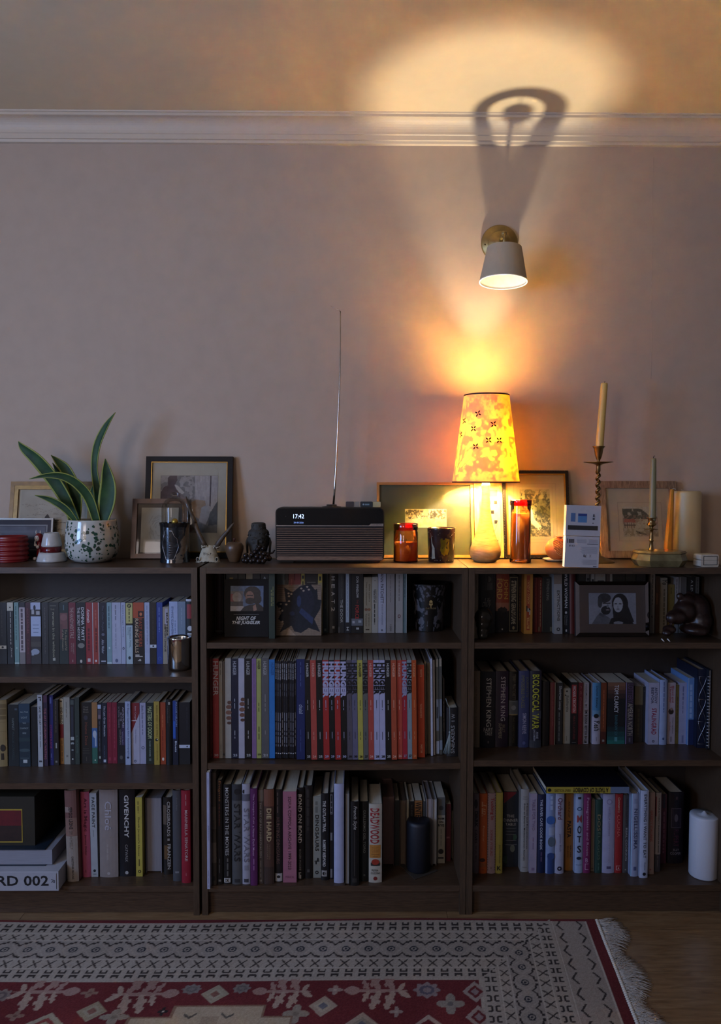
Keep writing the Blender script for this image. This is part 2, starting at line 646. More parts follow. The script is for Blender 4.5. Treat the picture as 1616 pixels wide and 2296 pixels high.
for c, (xa, xb), lab in (('L', CASES['L'], 'dark brown bookcase on the left, under the potted plant'),
                         ('C', CASES['C'], 'dark brown bookcase in the middle, under the radio'),
                         ('R', CASES['R'], 'dark brown bookcase on the right, under the brass candlesticks')):
    root = empty('bookcase', ((xa + xb) / 2, 0, 0), lab, 'bookcase', 'row of three bookcases')
    w = (xb - xa) / 2
    T = SHELF_T
    MB().box(-w, -w + T, 0, .28, 0, CASE_H).build('side_panel', side_m, root)
    MB().box(w - T, w, 0, .28, 0, CASE_H).build('side_panel', side_m, root)
    MB().box(-w + T + .0002, w - T - .0002, .001, .28, CASE_H - T, CASE_H).build('top_panel', shelf_m, root)
    for i in '123':
        z = SH[c + i]
        if c == 'C' and i == '2':            # this board sags a little in the middle
            n = 12
            top = [(-w + T + .0005 + (2 * w - 2 * T - .001) * k / n, z - .004 * math.sin(math.pi * k / n)) for k in range(n + 1)]
            MB().prism(top + [(x, q - T) for x, q in top[::-1]], .002, .270, 'y').build('shelf_board', shelf_m, root)
        else:
            MB().box(-w + T + .0002, w - T - .0002, .002, .270, z - T, z).build('shelf_board', shelf_m, root)
    MB().box(-w + T, w - T, .016, .030, 0.001, SH[c + '3'] - T).build('kick_plate', shelf_m, root)
    MB().box(-w + .004, w - .004, .271, .277, .02, CASE_H - T).build('back_panel', back_m, root)

# ================================================================== rug
RUG_Y0 = at_z(800, 2062, .008)[1]
RUG_XR = at_z(1332, 2060, .008)[0]
RUG_SH = (at_z(1424, 2296, .008)[0] - RUG_XR) / (RUG_Y0 - at_z(1424, 2296, .008)[1])
def rug_uv(px, py):
    p = at_z(px, py, .008)
    v = RUG_Y0 - p[1]
    return RUG_XR + RUG_SH * v - p[0], v
RW, RD = 2.35, 1.10
nx, ny = 900, 420
W = np.linspace(RW, 0, nx)[None, :] * np.ones((ny, 1))       # distance from the right edge
V = np.linspace(0, RD, ny)[:, None] * np.ones((1, nx))
def hexc(h):
    return np.array([int(h[i:i + 2], 16) / 255 for i in (0, 2, 4)])
RED, CREAM, DARK, PINK, GREY = '6b1a1c', 'b3a595', '221713', 'b98d7c', '8f8a80'
rng = np.random.default_rng(4)
img = np.ones((ny, nx, 3)) * hexc(RED)
def paint(mask, c, al=1.0):
    global img
    m = (mask.astype(float) * al)[..., None]
    img = img * (1 - m) + hexc(c) * m
def motif_band(A, Bc, lo, hi, region):
    """A runs along the band, Bc across it; motifs repeat along A"""
    t = (Bc - lo) / (hi - lo)
    inb = region & (t >= 0) & (t <= 1)
    paint(inb, CREAM)
    def cell(p, ph=0):
        return (A / p + ph) % 1.0
    def br(t0, t1):                        # pairs of small brackets
        c = cell(.0365); q = (t - t0) / (t1 - t0)
        a = (np.abs(c - .5) < .27) & (np.abs(q - .38) < .055) | (np.abs(np.abs(c - .5) - .23) < .07) & (np.abs(q - .29) < .10)
        b = (np.abs(c - .5) < .27) & (np.abs(q - .62) < .055) | (np.abs(np.abs(c - .5) - .23) < .07) & (np.abs(q - .71) < .10)
        paint(inb & (q > 0) & (q < 1) & (a | b), DARK, .9)
    def xs(t0, t1):
        c = cell(.040, .3); q = (t - t0) / (t1 - t0)
        d = np.minimum(np.abs((c - .5) * 1.25 - (q - .5)), np.abs((c - .5) * 1.25 + (q - .5)))
        paint(inb & (q > .1) & (q < .9) & (np.abs(c - .5) < .31) & (d < .085), DARK, .85)
    def med(t0, t1):
        p = .0635; c = cell(p); q = (t - t0) / (t1 - t0)
        paint(inb & (q > 0) & (q < 1), '9c9085', .55)
        dia = np.abs(c - .5) + np.abs(q - .5) * .95
        paint(inb & (q > 0) & (q < 1) & (np.abs(dia - .46) < .035), CREAM, .9)
        rr = np.sqrt(((c - .5) * 1.0) ** 2 + ((q - .5) * 1.3) ** 2)
        paint(inb & (rr < .19) & (rr > .12), '2a2c33'); paint(inb & (rr < .06), '2a2c33')
        c2 = cell(p, .5)
        wing = np.abs(c2 - .5)
        up = .14 + .16 * np.clip(1 - wing / .16, 0, 1) - .05 * (wing > .3)
        paint(inb & (wing < .43) & (np.abs(q - up) < .042), DARK, .9)
        paint(inb & (wing < .43) & (np.abs(1 - q - up) < .042), DARK, .9)
    br(.0, .215); xs(.215, .345); med(.345, .665); xs(.665, .82); br(.80, 1.0)
    for tt in (.215, .345, .665, .81):
        paint(inb & (np.abs(t - tt) < .006), 'cfc2b2', .7)
B0, B1 = .010, .272
FE = .36
mitre = (W - .135) / (FE - .135) < V / B1
motif_band(W, V, B0, B1, (W > .135) & (V < B1) & ~mitre)
motif_band(V, W, FE, .135, (W > .135) & (W < FE) & mitre)
chev = (W > .028) & (W <= .135) & (V > B0)
paint(chev, 'a89a8c')
cc = (V / .06) % 1.0
for w0, s in ((.118, -1), (.045, 1)):
    d = np.abs((W - w0) * s - np.abs(cc - .5) * .035)
    paint(chev & (d < .0032) & (np.abs(cc - .5) < .40), DARK, .85)
paint(chev & (np.abs(W - .131) < .002), 'cfc2b2', .8)
paint((np.abs(W - .030) < .002) & (V > B0), 'cfc2b2', .8)
field = (W >= FE) & (V >= B1)
paint(field & ((W - FE < .006) | (V - B1 < .004)), 'b9ab9a')
def at_px(px, py):
    return rug_uv(px, py)
def diamond(px, py, rx, ry, c1, c2, c3=None):
    w, v = at_px(px, py)
    k = .00119
    d = np.abs(W - w) / (rx * k) + np.abs(V - v) / (ry * k * 1.75)
    paint(field & (d < 1), c1)
    if c2: paint(field & (d < .62), c2)
    if c3: paint(field & (d < .34), c3)
def rosette(px, py, rx, ry, c1, c2):
    w, v = at_px(px, py); k = .00119
    x = (W - w) / (rx * k); y = (V - v) / (ry * k * 1.75)
    th = np.arctan2(y, x); r = np.sqrt(x * x + y * y)
    paint(field & (r < .88 + .12 * np.cos(8 * th)), c1)
    paint(field & (r < .55) & (r > .3), c2)
def crossflower(px, py, rx, ry, c1, c2):
    w, v = at_px(px, py); k = .00119
    x = (W - w) / (rx * k); y = (V - v) / (ry * k * 1.75)
    th = np.arctan2(y, x); r = np.sqrt(x * x + y * y)
    paint(field & (r < .45 + .55 * np.abs(np.cos(2 * th)) ** 1.5), c1)
    paint(field & (r < .22), c2)
def spray(px, py, half, flip, c1='a98577', c2='b59a86'):
    """a stem with lobed, feathered side leaves"""
    w, v = at_px(px, py); k = .00119
    x = -(W - w) / (half * k) * flip; y = (V - v) / (half * k * 1.75)
    def leaf(x0, y0, x1, y1, wd, c, teeth=0):
        dx, dy = x1 - x0, y1 - y0; L = math.hypot(dx, dy)
        t = ((x - x0) * dx + (y - y0) * dy) / L / L
        s = np.abs((x - x0) * dy - (y - y0) * dx) / L
        prof = wd * np.sin(np.clip(t, 0, 1) * math.pi) ** .7 * (1 + .25 * np.sign(np.sin(t * teeth * 6.28)) if teeth else 1)
        paint(field & (t > 0) & (t < 1) & (s < prof), c)
    leaf(-.95, .0, .95, .0, .045, c1)
    leaf(.5, 0, 1.0, -.02, .11, c1)
    leaf(-1.0, .16, -.6, .0, .07, c2); leaf(-.82, -.2, -.62, .0, .07, c2)
    for bx in (-.45, -.02, .3):
        z = 1.0 if bx < .2 else .6
        leaf(bx - .05, 0, bx + .28 * z, -.46 * z, .13 * z, c1, 2.6)
        leaf(bx - .05, 0, bx + .18 * z, .46 * z, .13 * z, c2, 2.6)
spray(102, 2223, 74, 1); spray(322, 2228, 76, 1); spray(634, 2224, 66, -1); spray(846, 2223, 72, -1)
rosette(2, 2232, 22, 13, '8f7d72', '6b5a55'); crossflower(201, 2225, 19, 9, '93705e', '7a5244')
rosette(430, 2217, 22, 10, '857a72', '6f655f'); diamond(482, 2229, 30, 18, 'a89a80', 'b0a389', '8a5a4a')
rosette(542, 2216, 20, 10, '857a72', '6f655f'); crossflower(751, 2221, 17, 9, 'a58d80', 'c0aa98')
rosette(957, 2221, 30, 15, '94807c', '5f5560'); crossflower(1010, 2251, 30, 18, '96897a', '6f655f')
diamond(1065, 2224, 28, 19, 'a89488', RED, '94807c'); diamond(1074, 2280, 28, 20, 'a89488', RED, '94807c')
diamond(206, 2267, 32, 18, 'a08f72', 'a89a80', '8a5a4a'); diamond(724, 2257, 31, 18, 'b09a84', 'b8a890', '6d6a70')
crossflower(256, 2280, 31, 14, '9a8b78', '857463'); crossflower(663, 2274, 28, 16, '9a8b78', '857463')
crossflower(888, 2269, 14, 9, 'a58d80', 'c0aa98'); crossflower(34, 2278, 19, 9, '93705e', '7a5244')
diamond(96, 2300, 44, 22, 'a89a80', '8a3a34', 'a89a80'); diamond(810, 2300, 38, 22, 'b09a84', '9a8b78', '6d6a70')
crossflower(365, 2268, 11, 8, '1c1210', 'cdbdaa'); crossflower(570, 2273, 11, 8, '1c1210', 'cdbdaa')
diamond(960, 2300, 32, 18, 'b39a88', RED)
# stepped cream medallion at the foot of the picture
def blk(px0, py0, px1, py1, c, g=0):
    w0, v0 = at_px(px0, py0); w1, v1 = at_px(px1, py1)
    paint(field & (W < w0 + g) & (W > w1 - g) & (V > v0 - g) & (V < v1 + g), c)
for g, c in ((.006, '8a6a52'), (0, 'b8a386')):
    blk(395, 2258, 548, 2400, c, g); blk(292, 2284, 622, 2400, c, g)
for px in (425, 510):
    w, v = at_px(px, 2276)
    paint(field & (np.abs(V - (v + .010 - np.abs(W - w) * .9)) < .004) & (np.abs(W - w) < .016), '5c5346')
blk(452, 2280, 484, 2296, 'a58f74')
img += (rng.random((ny, nx, 1)) - .5) * .09
img += ((vnoise(ny, nx, 60, 9) - .5) * .10)[..., None]
img = np.clip(img, 0, 1)
def rug_shape(Vv):
    v = RUG_Y0 - Vv[:, 1]
    x = Vv[:, 0].copy()
    Vv[:, 0] = x + RUG_SH * v
    Vv[:, 2] = .008 + .0012 * np.sin(x * 5.1 + 1) + .0008 * np.sin(v * 23 + x * 3)
    Vv[:, 1] += .004 * np.sin(x * 4.0 + .6) * np.exp(-v / .05)
    return Vv
rug = empty('rug', (RUG_XR - RW / 2, RUG_Y0 - RD / 2, 0), 'red and cream patterned oriental rug with a fringed end on the floor', 'rug')
pile = grid_print('woven_pile', RUG_XR - RW, RUG_XR, RUG_Y0 - RD, RUG_Y0, img, attr_mat(.95, grain=.35, bump=.5), None, .008, True, rug_shape)
pile.parent = rug
pile.matrix_parent_inverse = Matrix.Translation(rug.location).inverted()
e = MB()
e.prism([(RUG_XR - RW, RUG_Y0 + .004), (RUG_XR + .001, RUG_Y0 + .004), (RUG_XR + .001 + RUG_SH * RD, RUG_Y0 - RD), (RUG_XR - RW + RUG_SH * RD, RUG_Y0 - RD)], .001, .0055, 'z')
o = e.build('rug_backing', mat('5e1420', rough=.95), rug); o.matrix_parent_inverse = Matrix.Translation(rug.location).inverted()
rr = random.Random(7)
kn = MB()
for i in range(140):
    v = RD * i / 140 + .004
    kn.ball((RUG_XR + RUG_SH * v + .006, RUG_Y0 - v, .006), (.006, .004, .005), 6, 4)
o = kn.build('fringe_knots', mat('c9bfb0', rough=.95), rug); o.matrix_parent_inverse = Matrix.Translation(rug.location).inverted()
o['kind'] = 'stuff'
fr = MB()
for i in range(1500):
    v = RD * rr.random()
    L = .058 + .020 * math.sin(v * 31) + .012 * rr.random()
    a = -.15 + .75 * math.sin(v * 19 + 1.0) * .5 + rr.uniform(-.45, .45)
    p = [(RUG_XR + RUG_SH * v + .004, RUG_Y0 - v, .006)]
    n = 4
    for k in range(1, n + 1):
        a += rr.uniform(-.28, .28)
        q = p[-1]
        p.append((q[0] + L / n * math.cos(a), q[1] - L / n * math.sin(a), max(.0015, .006 + .006 * math.sin(math.pi * k / n) * rr.random() - .004 * k / n)))
    fr.tube(p, [.0009] * 4 + [.0005], 3)
o = fr.build('fringe', mat('b9aea2', rough=.95), rug); o.matrix_parent_inverse = Matrix.Translation(rug.location).inverted()
o['kind'] = 'stuff'

# ================================================================== books and magazines
def T(s, v0, v1, u0, u1, c, d='d', b=0.0, sh=0.0):
    return ('t', s, v0, v1, u0, u1, c, d, b, sh)
def P(v0, v1, u0, u1, c):
    return ('p', v0, v1, u0, u1, c)
def O(v, u, r, c, asp=1.0):
    return ('o', v, u, r, c, asp)
def G(pts, c):
    return ('g', pts, c)
def LN(v0, v1, u, c, w=.10):
    """a line of print too small to read"""
    return ('l', v0, v1, u, c, w)
PAGE_M = mat('cfc4ae', rough=.85, noise=.12, nscale=300, stretch=(3, .05, .05))
NAMES = {'pb': ('paperback_book', 'book'), 'hb': ('hardback_book', 'book'), 'mag': ('magazine', 'magazine'), 'pg': ('hardback_book', 'book'), 'nb': ('notebook', 'notebook')}
PHRASE = {'L1': 'left bookcase upper shelf', 'L2': 'left bookcase middle shelf', 'L3': 'left bookcase bottom shelf',
          'C1': 'middle bookcase upper shelf', 'C2': 'middle bookcase magazine shelf', 'C3': 'middle bookcase bottom shelf',
          'R1': 'right bookcase upper shelf', 'R2': 'right bookcase middle shelf', 'R3': 'right bookcase bottom shelf'}
GROUP = {k: ('magazines' if k == 'C2' else 'books') + ' on the ' + v for k, v in PHRASE.items()}
_last = {}
def tmat(c):
    return mat(c, rough=.5, noise=.04, nscale=200)
def book(sh, x0, x1, yt, yb, kind, c, label, *dec, lean=0.0, depth=None, page=None, yf=None, rough=.45, z=None, exact=False):
    Z = SH[sh] if z is None else z
    xm, ym = (x0 + x1) / 2, (yt + yb) / 2
    Yf = at_z(xm, yb, Z)[1] if yf is None else yf
    Yf = max(-.07, min(.20, Yf))
    X0 = at_y(x0, ym, Yf)[0] + .0002
    X1 = at_y(x1, ym, Yf)[0] - .0002
    case = CASES[sh[0]]
    X0 = max(X0, case[0] + SHELF_T + .001)
    X1 = min(X1, case[1] - SHELF_T - .001)
    if not exact and sh in _last:
        lx, ly = _last[sh]
        X0 = max(X0, lx + .0002)
    X1 = max(X1, X0 + .0022)
    _last[sh] = (X1, Yf)
    w = X1 - X0
    h = at_y(xm, yt, Yf)[2] - Z
    h = min(h, CLEAR[sh] - Z - .004)
    h -= abs(math.sin(lean)) * w / 2
    dmax = .268 - Yf
    d = min(depth or {'pb': .125, 'hb': .160, 'mag': .215, 'pg': .165, 'nb': .20}[kind], dmax)
    nm, cat = NAMES[kind]
    root = empty(nm, ((X0 + X1) / 2, Yf, Z + .0003 + abs(math.sin(lean)) * w / 2), label + ', ' + PHRASE[sh], cat, GROUP[sh], (0, lean, 0))
    hw = w / 2
    t = min({'pb': .0007, 'hb': .0026, 'mag': .0004, 'pg': .0026, 'nb': .0022}[kind], w * .12)
    bul = {'pb': .0, 'hb': min(.004, w * .14), 'mag': 0, 'pg': 0, 'nb': .001}[kind]
    inset = .003 if kind in ('hb', 'pg', 'nb') else .0004
    cm = mat(c, rough=rough, noise=.07, nscale=35)
    mb = MB()
    mb.box(-hw, -hw + t, .0006 if kind != 'pg' else 0, d, 0, h).box(hw - t, hw, .0006 if kind != 'pg' else 0, d, 0, h)
    def fy(x):
        return -bul * (1 - (x / hw) ** 2)
    if kind == 'pg':
        mb.box(-hw, hw, d - t, d, 0, h)
    else:
        n = 7 if bul else 2
        xs = [-hw + 2 * hw * i / (n - 1) for i in range(n)]
        mb.prism([(x, fy(x)) for x in xs] + [(x, fy(x) + t + .0006) for x in xs[::-1]], 0, h, 'z')
    mb.build('cover', cm, root)
    pm_ = mat(page, rough=.85, noise=.12, nscale=300, stretch=(3, .05, .05)) if page else PAGE_M
    y0 = .004 if kind == 'pg' else t + .0008
    MB().box(-hw + t + .0001, hw - t - .0001, y0, d - inset - (t if kind == 'pg' else 0), inset, h - inset).build('page_block', pm_, root)
    ei = 0
    for q in dec:
        ei += 1
        ep = .00025 + .00003 * min(ei, 20)
        if q[0] in 'pl':
            if q[0] == 'l':
                _, v0, v1, uc, cc, ww = q
                u0, u1 = uc - ww / 2, uc + ww / 2
                # broken into word-like dashes
                segs = []
                rr_ = random.Random(int(v0 * 997 + uc * 31 + w * 1e5))
                a = v0
                while a < v1:
                    b_ = min(v1, a + rr_.uniform(.03, .09))
                    segs.append((a, b_)); a = b_ + .014
            else:
                _, v0, v1, u0, u1, cc = q
                segs = [(v0, v1)]
            pan = MB()
            ns = 5 if bul else 1
            for a, b_ in segs:
                vs = []
                for k in range(ns + 1):
                    x = -hw + 2 * hw * (u0 + (u1 - u0) * k / ns)
                    vs += [(x, fy(x) - ep, h * (1 - a)), (x, fy(x) - ep, h * (1 - b_))]
                pan.add(vs, [(2 * k, 2 * k + 1, 2 * k + 3, 2 * k + 2) for k in range(ns)])
            pan.build('spine_panel' if q[0] == 'p' else 'small_print', tmat(cc), root)
        elif q[0] == 'o':
            _, v, u, r, cc, asp = q
            xc = -hw + 2 * hw * u
            zc = h * (1 - v)
            R = r * w
            MB().add([(xc + R * math.cos(a * math.pi / 8), fy(xc) - ep, zc + R * asp * math.sin(a * math.pi / 8)) for a in range(16)], [tuple(range(16))]).build('spine_emblem', tmat(cc), root)
        elif q[0] == 'g':
            MB().add([(-hw + 2 * hw * u, -bul - ep, h * (1 - v)) for u, v in q[1]], [tuple(range(len(q[1])))[::-1]]).build('spine_panel', tmat(q[2]), root)
        elif q[0] == 't':
            _, s, v0, v1, u0, u1, cc, dr, bo, shr = q
            def place(a, b, v0=v0, v1=v1, u0=u0, u1=u1, dr=dr):
                if dr == 'd':
                    x = u0 + b * (u1 - u0); v = v0 + a * (v1 - v0)
                elif dr == 'u':
                    x = u1 - b * (u1 - u0); v = v1 - a * (v1 - v0)
                else:
                    x = u0 + a * (u1 - u0); v = v1 - b * (v1 - v0)
                x = -hw + 2 * hw * x
                return (x, fy(x) - .0011, h * (1 - v))
            letter(root, 'spine_lettering', s, place, tmat(cc), bo, shr)
    return root

W_, BK, CRM = 'c9c9cf', '1a1816', 'c9bea6'
S = 'L1'
yt, yb = 1351, 1489
book(S, -6, 15, yt, yb, 'pb', '1d1b19', 'black paperback with a tiny cream label low on the spine', P(.70, .755, .1, .95, 'b5ab98'), O(.727, .55, .12, BK), LN(.12, .55, .5, '3a3733'))
book(S, 16, 30.5, yt, yb, 'pb', '191716', 'black paperback with a cream square at the head', P(0, .135, .02, .98, 'b9b4a2'), O(.08, .5, .12, BK), LN(.15, .68, .55, '8b8780', .16), T('Jane', .72, .89, .5, .8, 'a9a59d', sh=.2))
book(S, 32, 42.5, yt, yb, 'pb', '6f8e8b', 'slim teal paperback beside the cream square spine', LN(.06, .62, .4, '42615f', .2), O(.74, .5, .16, 'a8bdb9'), P(.975, 1, 0, 1, 'a8bdb9'))
book(S, 43.5, 56.5, yt, yb, 'pb', '2a2527', 'pinkish white paperback with dark head and grey foot', P(.08, .81, 0, 1, 'b0a4a6'), P(.81, 1, 0, 1, '7b7471'), LN(.1, .78, .45, '54474b', .36))
book(S, 57.5, 68.5, yt, yb, 'pb', '431c20', 'dark maroon paperback left of the white horse spine', T('ALICE GATINES', .09, .5, .3, .7, '84494c'), T('London', .6, .83, .35, .7, '84494c', sh=.2))
book(S, 69, 92, yt, yb, 'pb', '34302f', 'wide paperback with pale sky panels and leaping white shapes', P(0, .115, 0, .97, 'aab2c8'), P(.12, .19, .1, .35, 'a8a9ab'), P(.14, .2, .55, .9, 'a8a9ab'), O(.085, .4, .12, '1d1f2a', 2.2), P(.225, .55, .02, 1, 'a7b3cc'), LN(.36, .37, .5, '6f7d97', .6), LN(.42, .43, .5, '6f7d97', .6), LN(.48, .49, .5, '6f7d97', .5), P(.55, .64, 0, 1, '3c3431'), P(.64, .72, 0, 1, '4d463f'), O(.80, .42, .42, '969dac', .7), P(.80, .86, .05, .3, '969dac'))
book(S, 93.5, 108.5, yt, yb, 'pb', '2c2a29', 'charcoal paperback with small grey capitals, right of white shapes', T('ALEXANDER WHITE', .08, .42, .4, .62, '6d6966'), T('THE MARSHAL WARS', .45, .83, .42, .62, '6d6966'))
book(S, 109, 132.5, yt, yb, 'pb', '201f1a', 'black paperback with tall cream lower-case title', T('THE', .1, .125, .2, .6, '8a8672', 'h'), LN(.05, .06, .45, '6a6758', .6), T('woman in the window', .15, .89, .38, .62, 'a7a48a'), P(.90, .945, .38, .62, 'aaa899'))
book(S, 133, 153.5, yt, yb, 'pb', '1e2825', 'dark green paperback with dusty pink creature on the spine', P(.17, .43, .08, .92, '6b4643'), O(.24, .5, .38, '7d5552', 1.0), P(.35, .6, .08, .35, '5d3c3a'), T('The Rise and Fall', .44, .78, .62, .85, '9a8f77', sh=.15), T('of the Dinosaurs', .44, .78, .3, .52, '9a8f77', sh=.15), LN(.04, .14, .5, '5b6f78'))
book(S, 154, 170, yt, yb, 'pb', '6b2530', 'muted red paperback with tall condensed pale title', T("THE HANDMAID'S TALE", .08, .58, .2, .75, 'a88d88', b=.01), T('MARGARET', .66, .84, .58, .76, 'a88d88'), T('ATWOOD', .66, .80, .3, .5, 'a88d88'), P(.93, .97, .45, .6, '9a7a76'))
book(S, 170.5, 192, yt, yb, 'pb', '111316', 'black paperback with white serif name and silver oval', T('DONNA TARTT', .08, .62, .56, .88, 'd0d0d2', b=.015), T('THE SECRET HISTORY', .08, .62, .16, .42, 'd0d0d2'), O(.70, .52, .36, '7d7a72', .75), O(.955, .5, .12, 'c8c0b4', 1.4))
book(S, 192.5, 206.5, yt, yb, 'pb', '8d2a30', 'red paperback with white brush-script title', T('Animals', .1, .33, .2, .7, 'd6c9cc', b=.01, sh=.3), LN(.42, .78, .45, '59181e', .3), P(.91, .965, .25, .7, 'c9b7b5'))
book(S, 207, 222.5, yt, yb, 'pb', '94382f', 'brick red paperback with white stripes down both edges', P(0, 1, 0, .13, 'bdb2b4'), P(0, 1, .88, 1, 'bdb2b4'), LN(.12, .4, .5, 'a85a50', .2), LN(.42, .8, .55, '5f1f1b', .2), O(.95, .5, .14, 'd8cfcf', 1.3))
book(S, 223, 239, yt, yb, 'pb', '161825', 'midnight blue paperback with looping grey script', T('The Color Purple', .05, .46, .3, .65, '5c6072', sh=.3), O(.52, .5, .22, '5c6072'), T('Alice Walker', .6, .83, .3, .65, 'a9adbb', b=.01, sh=.3), P(.945, .965, .2, .85, 'b5b8c4'))
book(S, 239.5, 250.5, yt, yb, 'pb', '7d9ba2', 'slim teal paperback right of the looping script spine', LN(.06, .42, .45, '44606a', .22), O(.74, .5, .17, 'b7c8cb', 1.4), P(.97, 1, 0, 1, 'b7c8cb'))
book(S, 251, 271, yt, yb, 'pb', 'a9aec2', 'wide pale lavender paperback with faint grey title', LN(.04, .3, .42, '6e7388', .12), LN(.34, .75, .42, '8d92a8', .12), O(.945, .5, .17, '5c6480', 1.3))
book(S, 271.5, 281.5, yt, yb, 'pb', 'a7aec6', 'narrow pale blue paperback with an oval near the foot', T('David Lodge Thinks', .04, .56, .3, .55, '42465f'), O(.745, .5, .24, '33364a', 1.3), O(.745, .5, .12, 'a7aec6', 1.6))
book(S, 282.5, 297.5, yt, yb, 'pb', '23251f', 'lime and white paperback with a black SF disc', P(.01, .34, 0, 1, 'b9b574'), P(.37, 1, 0, 1, 'a9bcc4'), O(.055, .5, .32, '15160f'), T('SF', .035, .075, .32, .68, 'b9b574', 'h', .02), LN(.1, .32, .5, '5d5b30', .18), T('FREDERIK POHL', .4, .73, .48, .74, '5d7784'), T('Gateway', .4, .53, .2, .4, '5d7784'), O(.9, .5, .2, '22333c', 1.3))
book(S, 298.5, 323.5, yt, yb, 'pb', '17120f', 'black and orange paperback with two-line film title', P(0, .25, .0, .97, 'a84a2a'), P(.14, .24, .45, .95, '2b1510'), O(.19, .7, .12, 'c7744c', 1.3), T('EASY RIDERS', .26, .72, .52, .82, 'a34c33', b=.01), T('RAGING BULLS', .26, .82, .18, .48, 'bfa88c', b=.02), P(.845, .865, .18, .55, 'b9b2a8'), P(.87, .885, .18, .85, 'b9b2a8'), P(.94, .95, .4, .7, 'b9b2a8'), O(.935, .6, .1, 'b9b2a8'))
book(S, 324, 335.5, yt, yb, 'pb', 'a9b1ca', 'plain pale blue paperback right of the orange film title', LN(.05, .68, .5, '8089a3', .14), P(.99, 1, 0, 1, '8089a3'))
book(S, 336, 350.5, yt, yb, 'pb', '211c18', 'brown-black paperback with one white oval label', P(.685, .735, 0, 1, 'c6ccd6'), O(.71, .5, .13, '23252a', 1.2), LN(.08, .6, .5, '3c352d', .15))
book(S, 351, 364.5, yt, yb, 'pb', '28418c', 'royal blue paperback', LN(.08, .2, .45, '6f8ac9', .14), LN(.24, .48, .45, '6f8ac9', .14), O(.91, .5, .3, '4a63a8'), O(.91, .5, .22, '28418c'))
book(S, 365, 379, 1361, yb, 'pb', '9c9282', 'shorter beige paperback with heavy black lettering behind the cup', P(.03, .32, .38, .8, 'a9a5b5'), T('MASTERS', .1, .50, .58, .8, '2a2522', b=.02), T('SIMPSON UNIQUE', .3, .78, .2, .5, '2a2522', b=.01))
book(S, 379.5, 398.5, 1349, yb, 'pb', 'a3b2d2', 'pale blue paperback with thin capitals behind the steel cup', T('ETHNIC CLEANSING', .08, .56, .25, .48, '4e5f86'), LN(.3, .5, .7, '7f90b5', .12))
book(S, 399, 416, 1349, yb, 'pb', '76889b', 'plain slate blue paperback behind the steel cup', LN(.1, .4, .5, '8fa1b2', .1))
book(S, 416.5, 436, 1343, yb, 'hb', '15161a', 'black and red hardback with white bird at the side panel', P(0, .035, .05, .95, 'b9bdc4'), P(.08, .3, .15, .95, '8a2c33'), O(.45, .5, .3, 'c3c6cc', 1.0), P(.52, .56, .2, .8, 'c3c6cc'))

S = 'L2'
book(S, -10, 16, 1569, 1718, 'hb', '8b7850', 'parchment tan hardback with an ink figure at the photo edge', LN(.06, .3, .7, '6b5a38', .5), P(.33, .335, .3, .95, '6b5a38'), P(.47, .475, .3, .95, '6b5a38'), O(.72, .65, .22, '2b2114', 1.4), P(.8, .9, .5, .75, '2b2114'))
book(S, 18.5, 42, 1580, 1718, 'pb', '141a1b', 'green-black paperback with thin pale capitals, left of teal', T('HAMNET', .22, .42, .38, .6, '6f7a78'), T("MAGGIE O'FARRELL", .44, .9, .38, .6, '39474a'), P(.06, .09, .65, .9, '3d4c58'))
book(S, 42.5, 67.5, 1578, 1719, 'pb', '1a2b36', 'dark teal paperback with stacked one-word lines', P(0, .3, 0, 1, '20384a'), T('ALL THE', .12, .145, .15, .85, '93a3a5', 'h'), T('LIGHT', .205, .235, .22, .78, '93a3a5', 'h'), T('WE', .295, .32, .35, .65, '93a3a5', 'h'), T('CANNOT', .375, .4, .12, .88, '93a3a5', 'h'), T('SEE', .455, .48, .33, .67, '93a3a5', 'h'), P(.54, .6, 0, 1, '24373c'), O(.74, .5, .5, '3a4c52', .3), P(.89, .94, .35, .72, 'b5bcbb'), P(.86, .87, .1, .9, '4b5c60'))
book(S, 69, 84, 1585, 1718, 'pb', '0f1012', 'plain black paperback between teal and white spines', LN(.2, .7, .5, '1d1f22'))
book(S, 84.5, 95.5, 1558, 1719, 'pb', 'a9adb2', 'tall white paperback with black mark at the head', P(.03, .045, .2, .8, BK), P(.05, .085, .5, .75, BK), T('SAVE THE CAT', .16, .42, .3, .7, '24272b', b=.01), LN(.43, .75, .5, '54585e', .12), P(.915, .94, .2, .8, '3a3d42'))
book(S, 96, 107, 1559, 1718, 'pb', '2c1d33', 'dark purple paperback with dusty pink capitals', P(0, .1, .1, .9, '4c2b44'), T('THE ART OF DRAMATIC WRITING', .18, .9, .25, .75, '9a5a66', b=.01))
book(S, 107.5, 119.5, 1559, 1716, 'pb', '1d2060', 'indigo paperback with magenta capitals', P(.03, .12, .3, .65, '565fa0'), T('CITIZEN KANE', .42, .76, .3, .75, '8d2f6a', b=.01), LN(.83, .92, .5, '6a71b0'))
book(S, 120, 131, 1569, 1716, 'pb', '1c1715', 'brown-black paperback with small white square at foot', LN(.02, .5, .5, '4b3d33', .25), P(.66, .74, .4, .65, 'a3a29c'), P(.93, .96, .3, .7, '7d7a74'))
book(S, 131.5, 142.5, 1567, 1713, 'pb', 'b09a70', 'cream, red and tan striped paperback with bold capitals', P(0, .39, 0, 1, 'b5ab92'), P(.39, .6, 0, 1, '7a1d22'), P(.6, 1, 0, 1, 'a3733c'), P(.03, .05, .15, .7, BK), T('SYD FIELD', .13, .38, .2, .8, '1c1916', b=.02), LN(.64, .96, .55, '5a3c1d', .2))
book(S, 143, 157, 1563.5, 1714, 'pb', '9a988c', 'plain light grey paperback with tiny title', LN(.07, .3, .45, '74726a', .14), P(.86, .89, .35, .65, '6f6d66'))
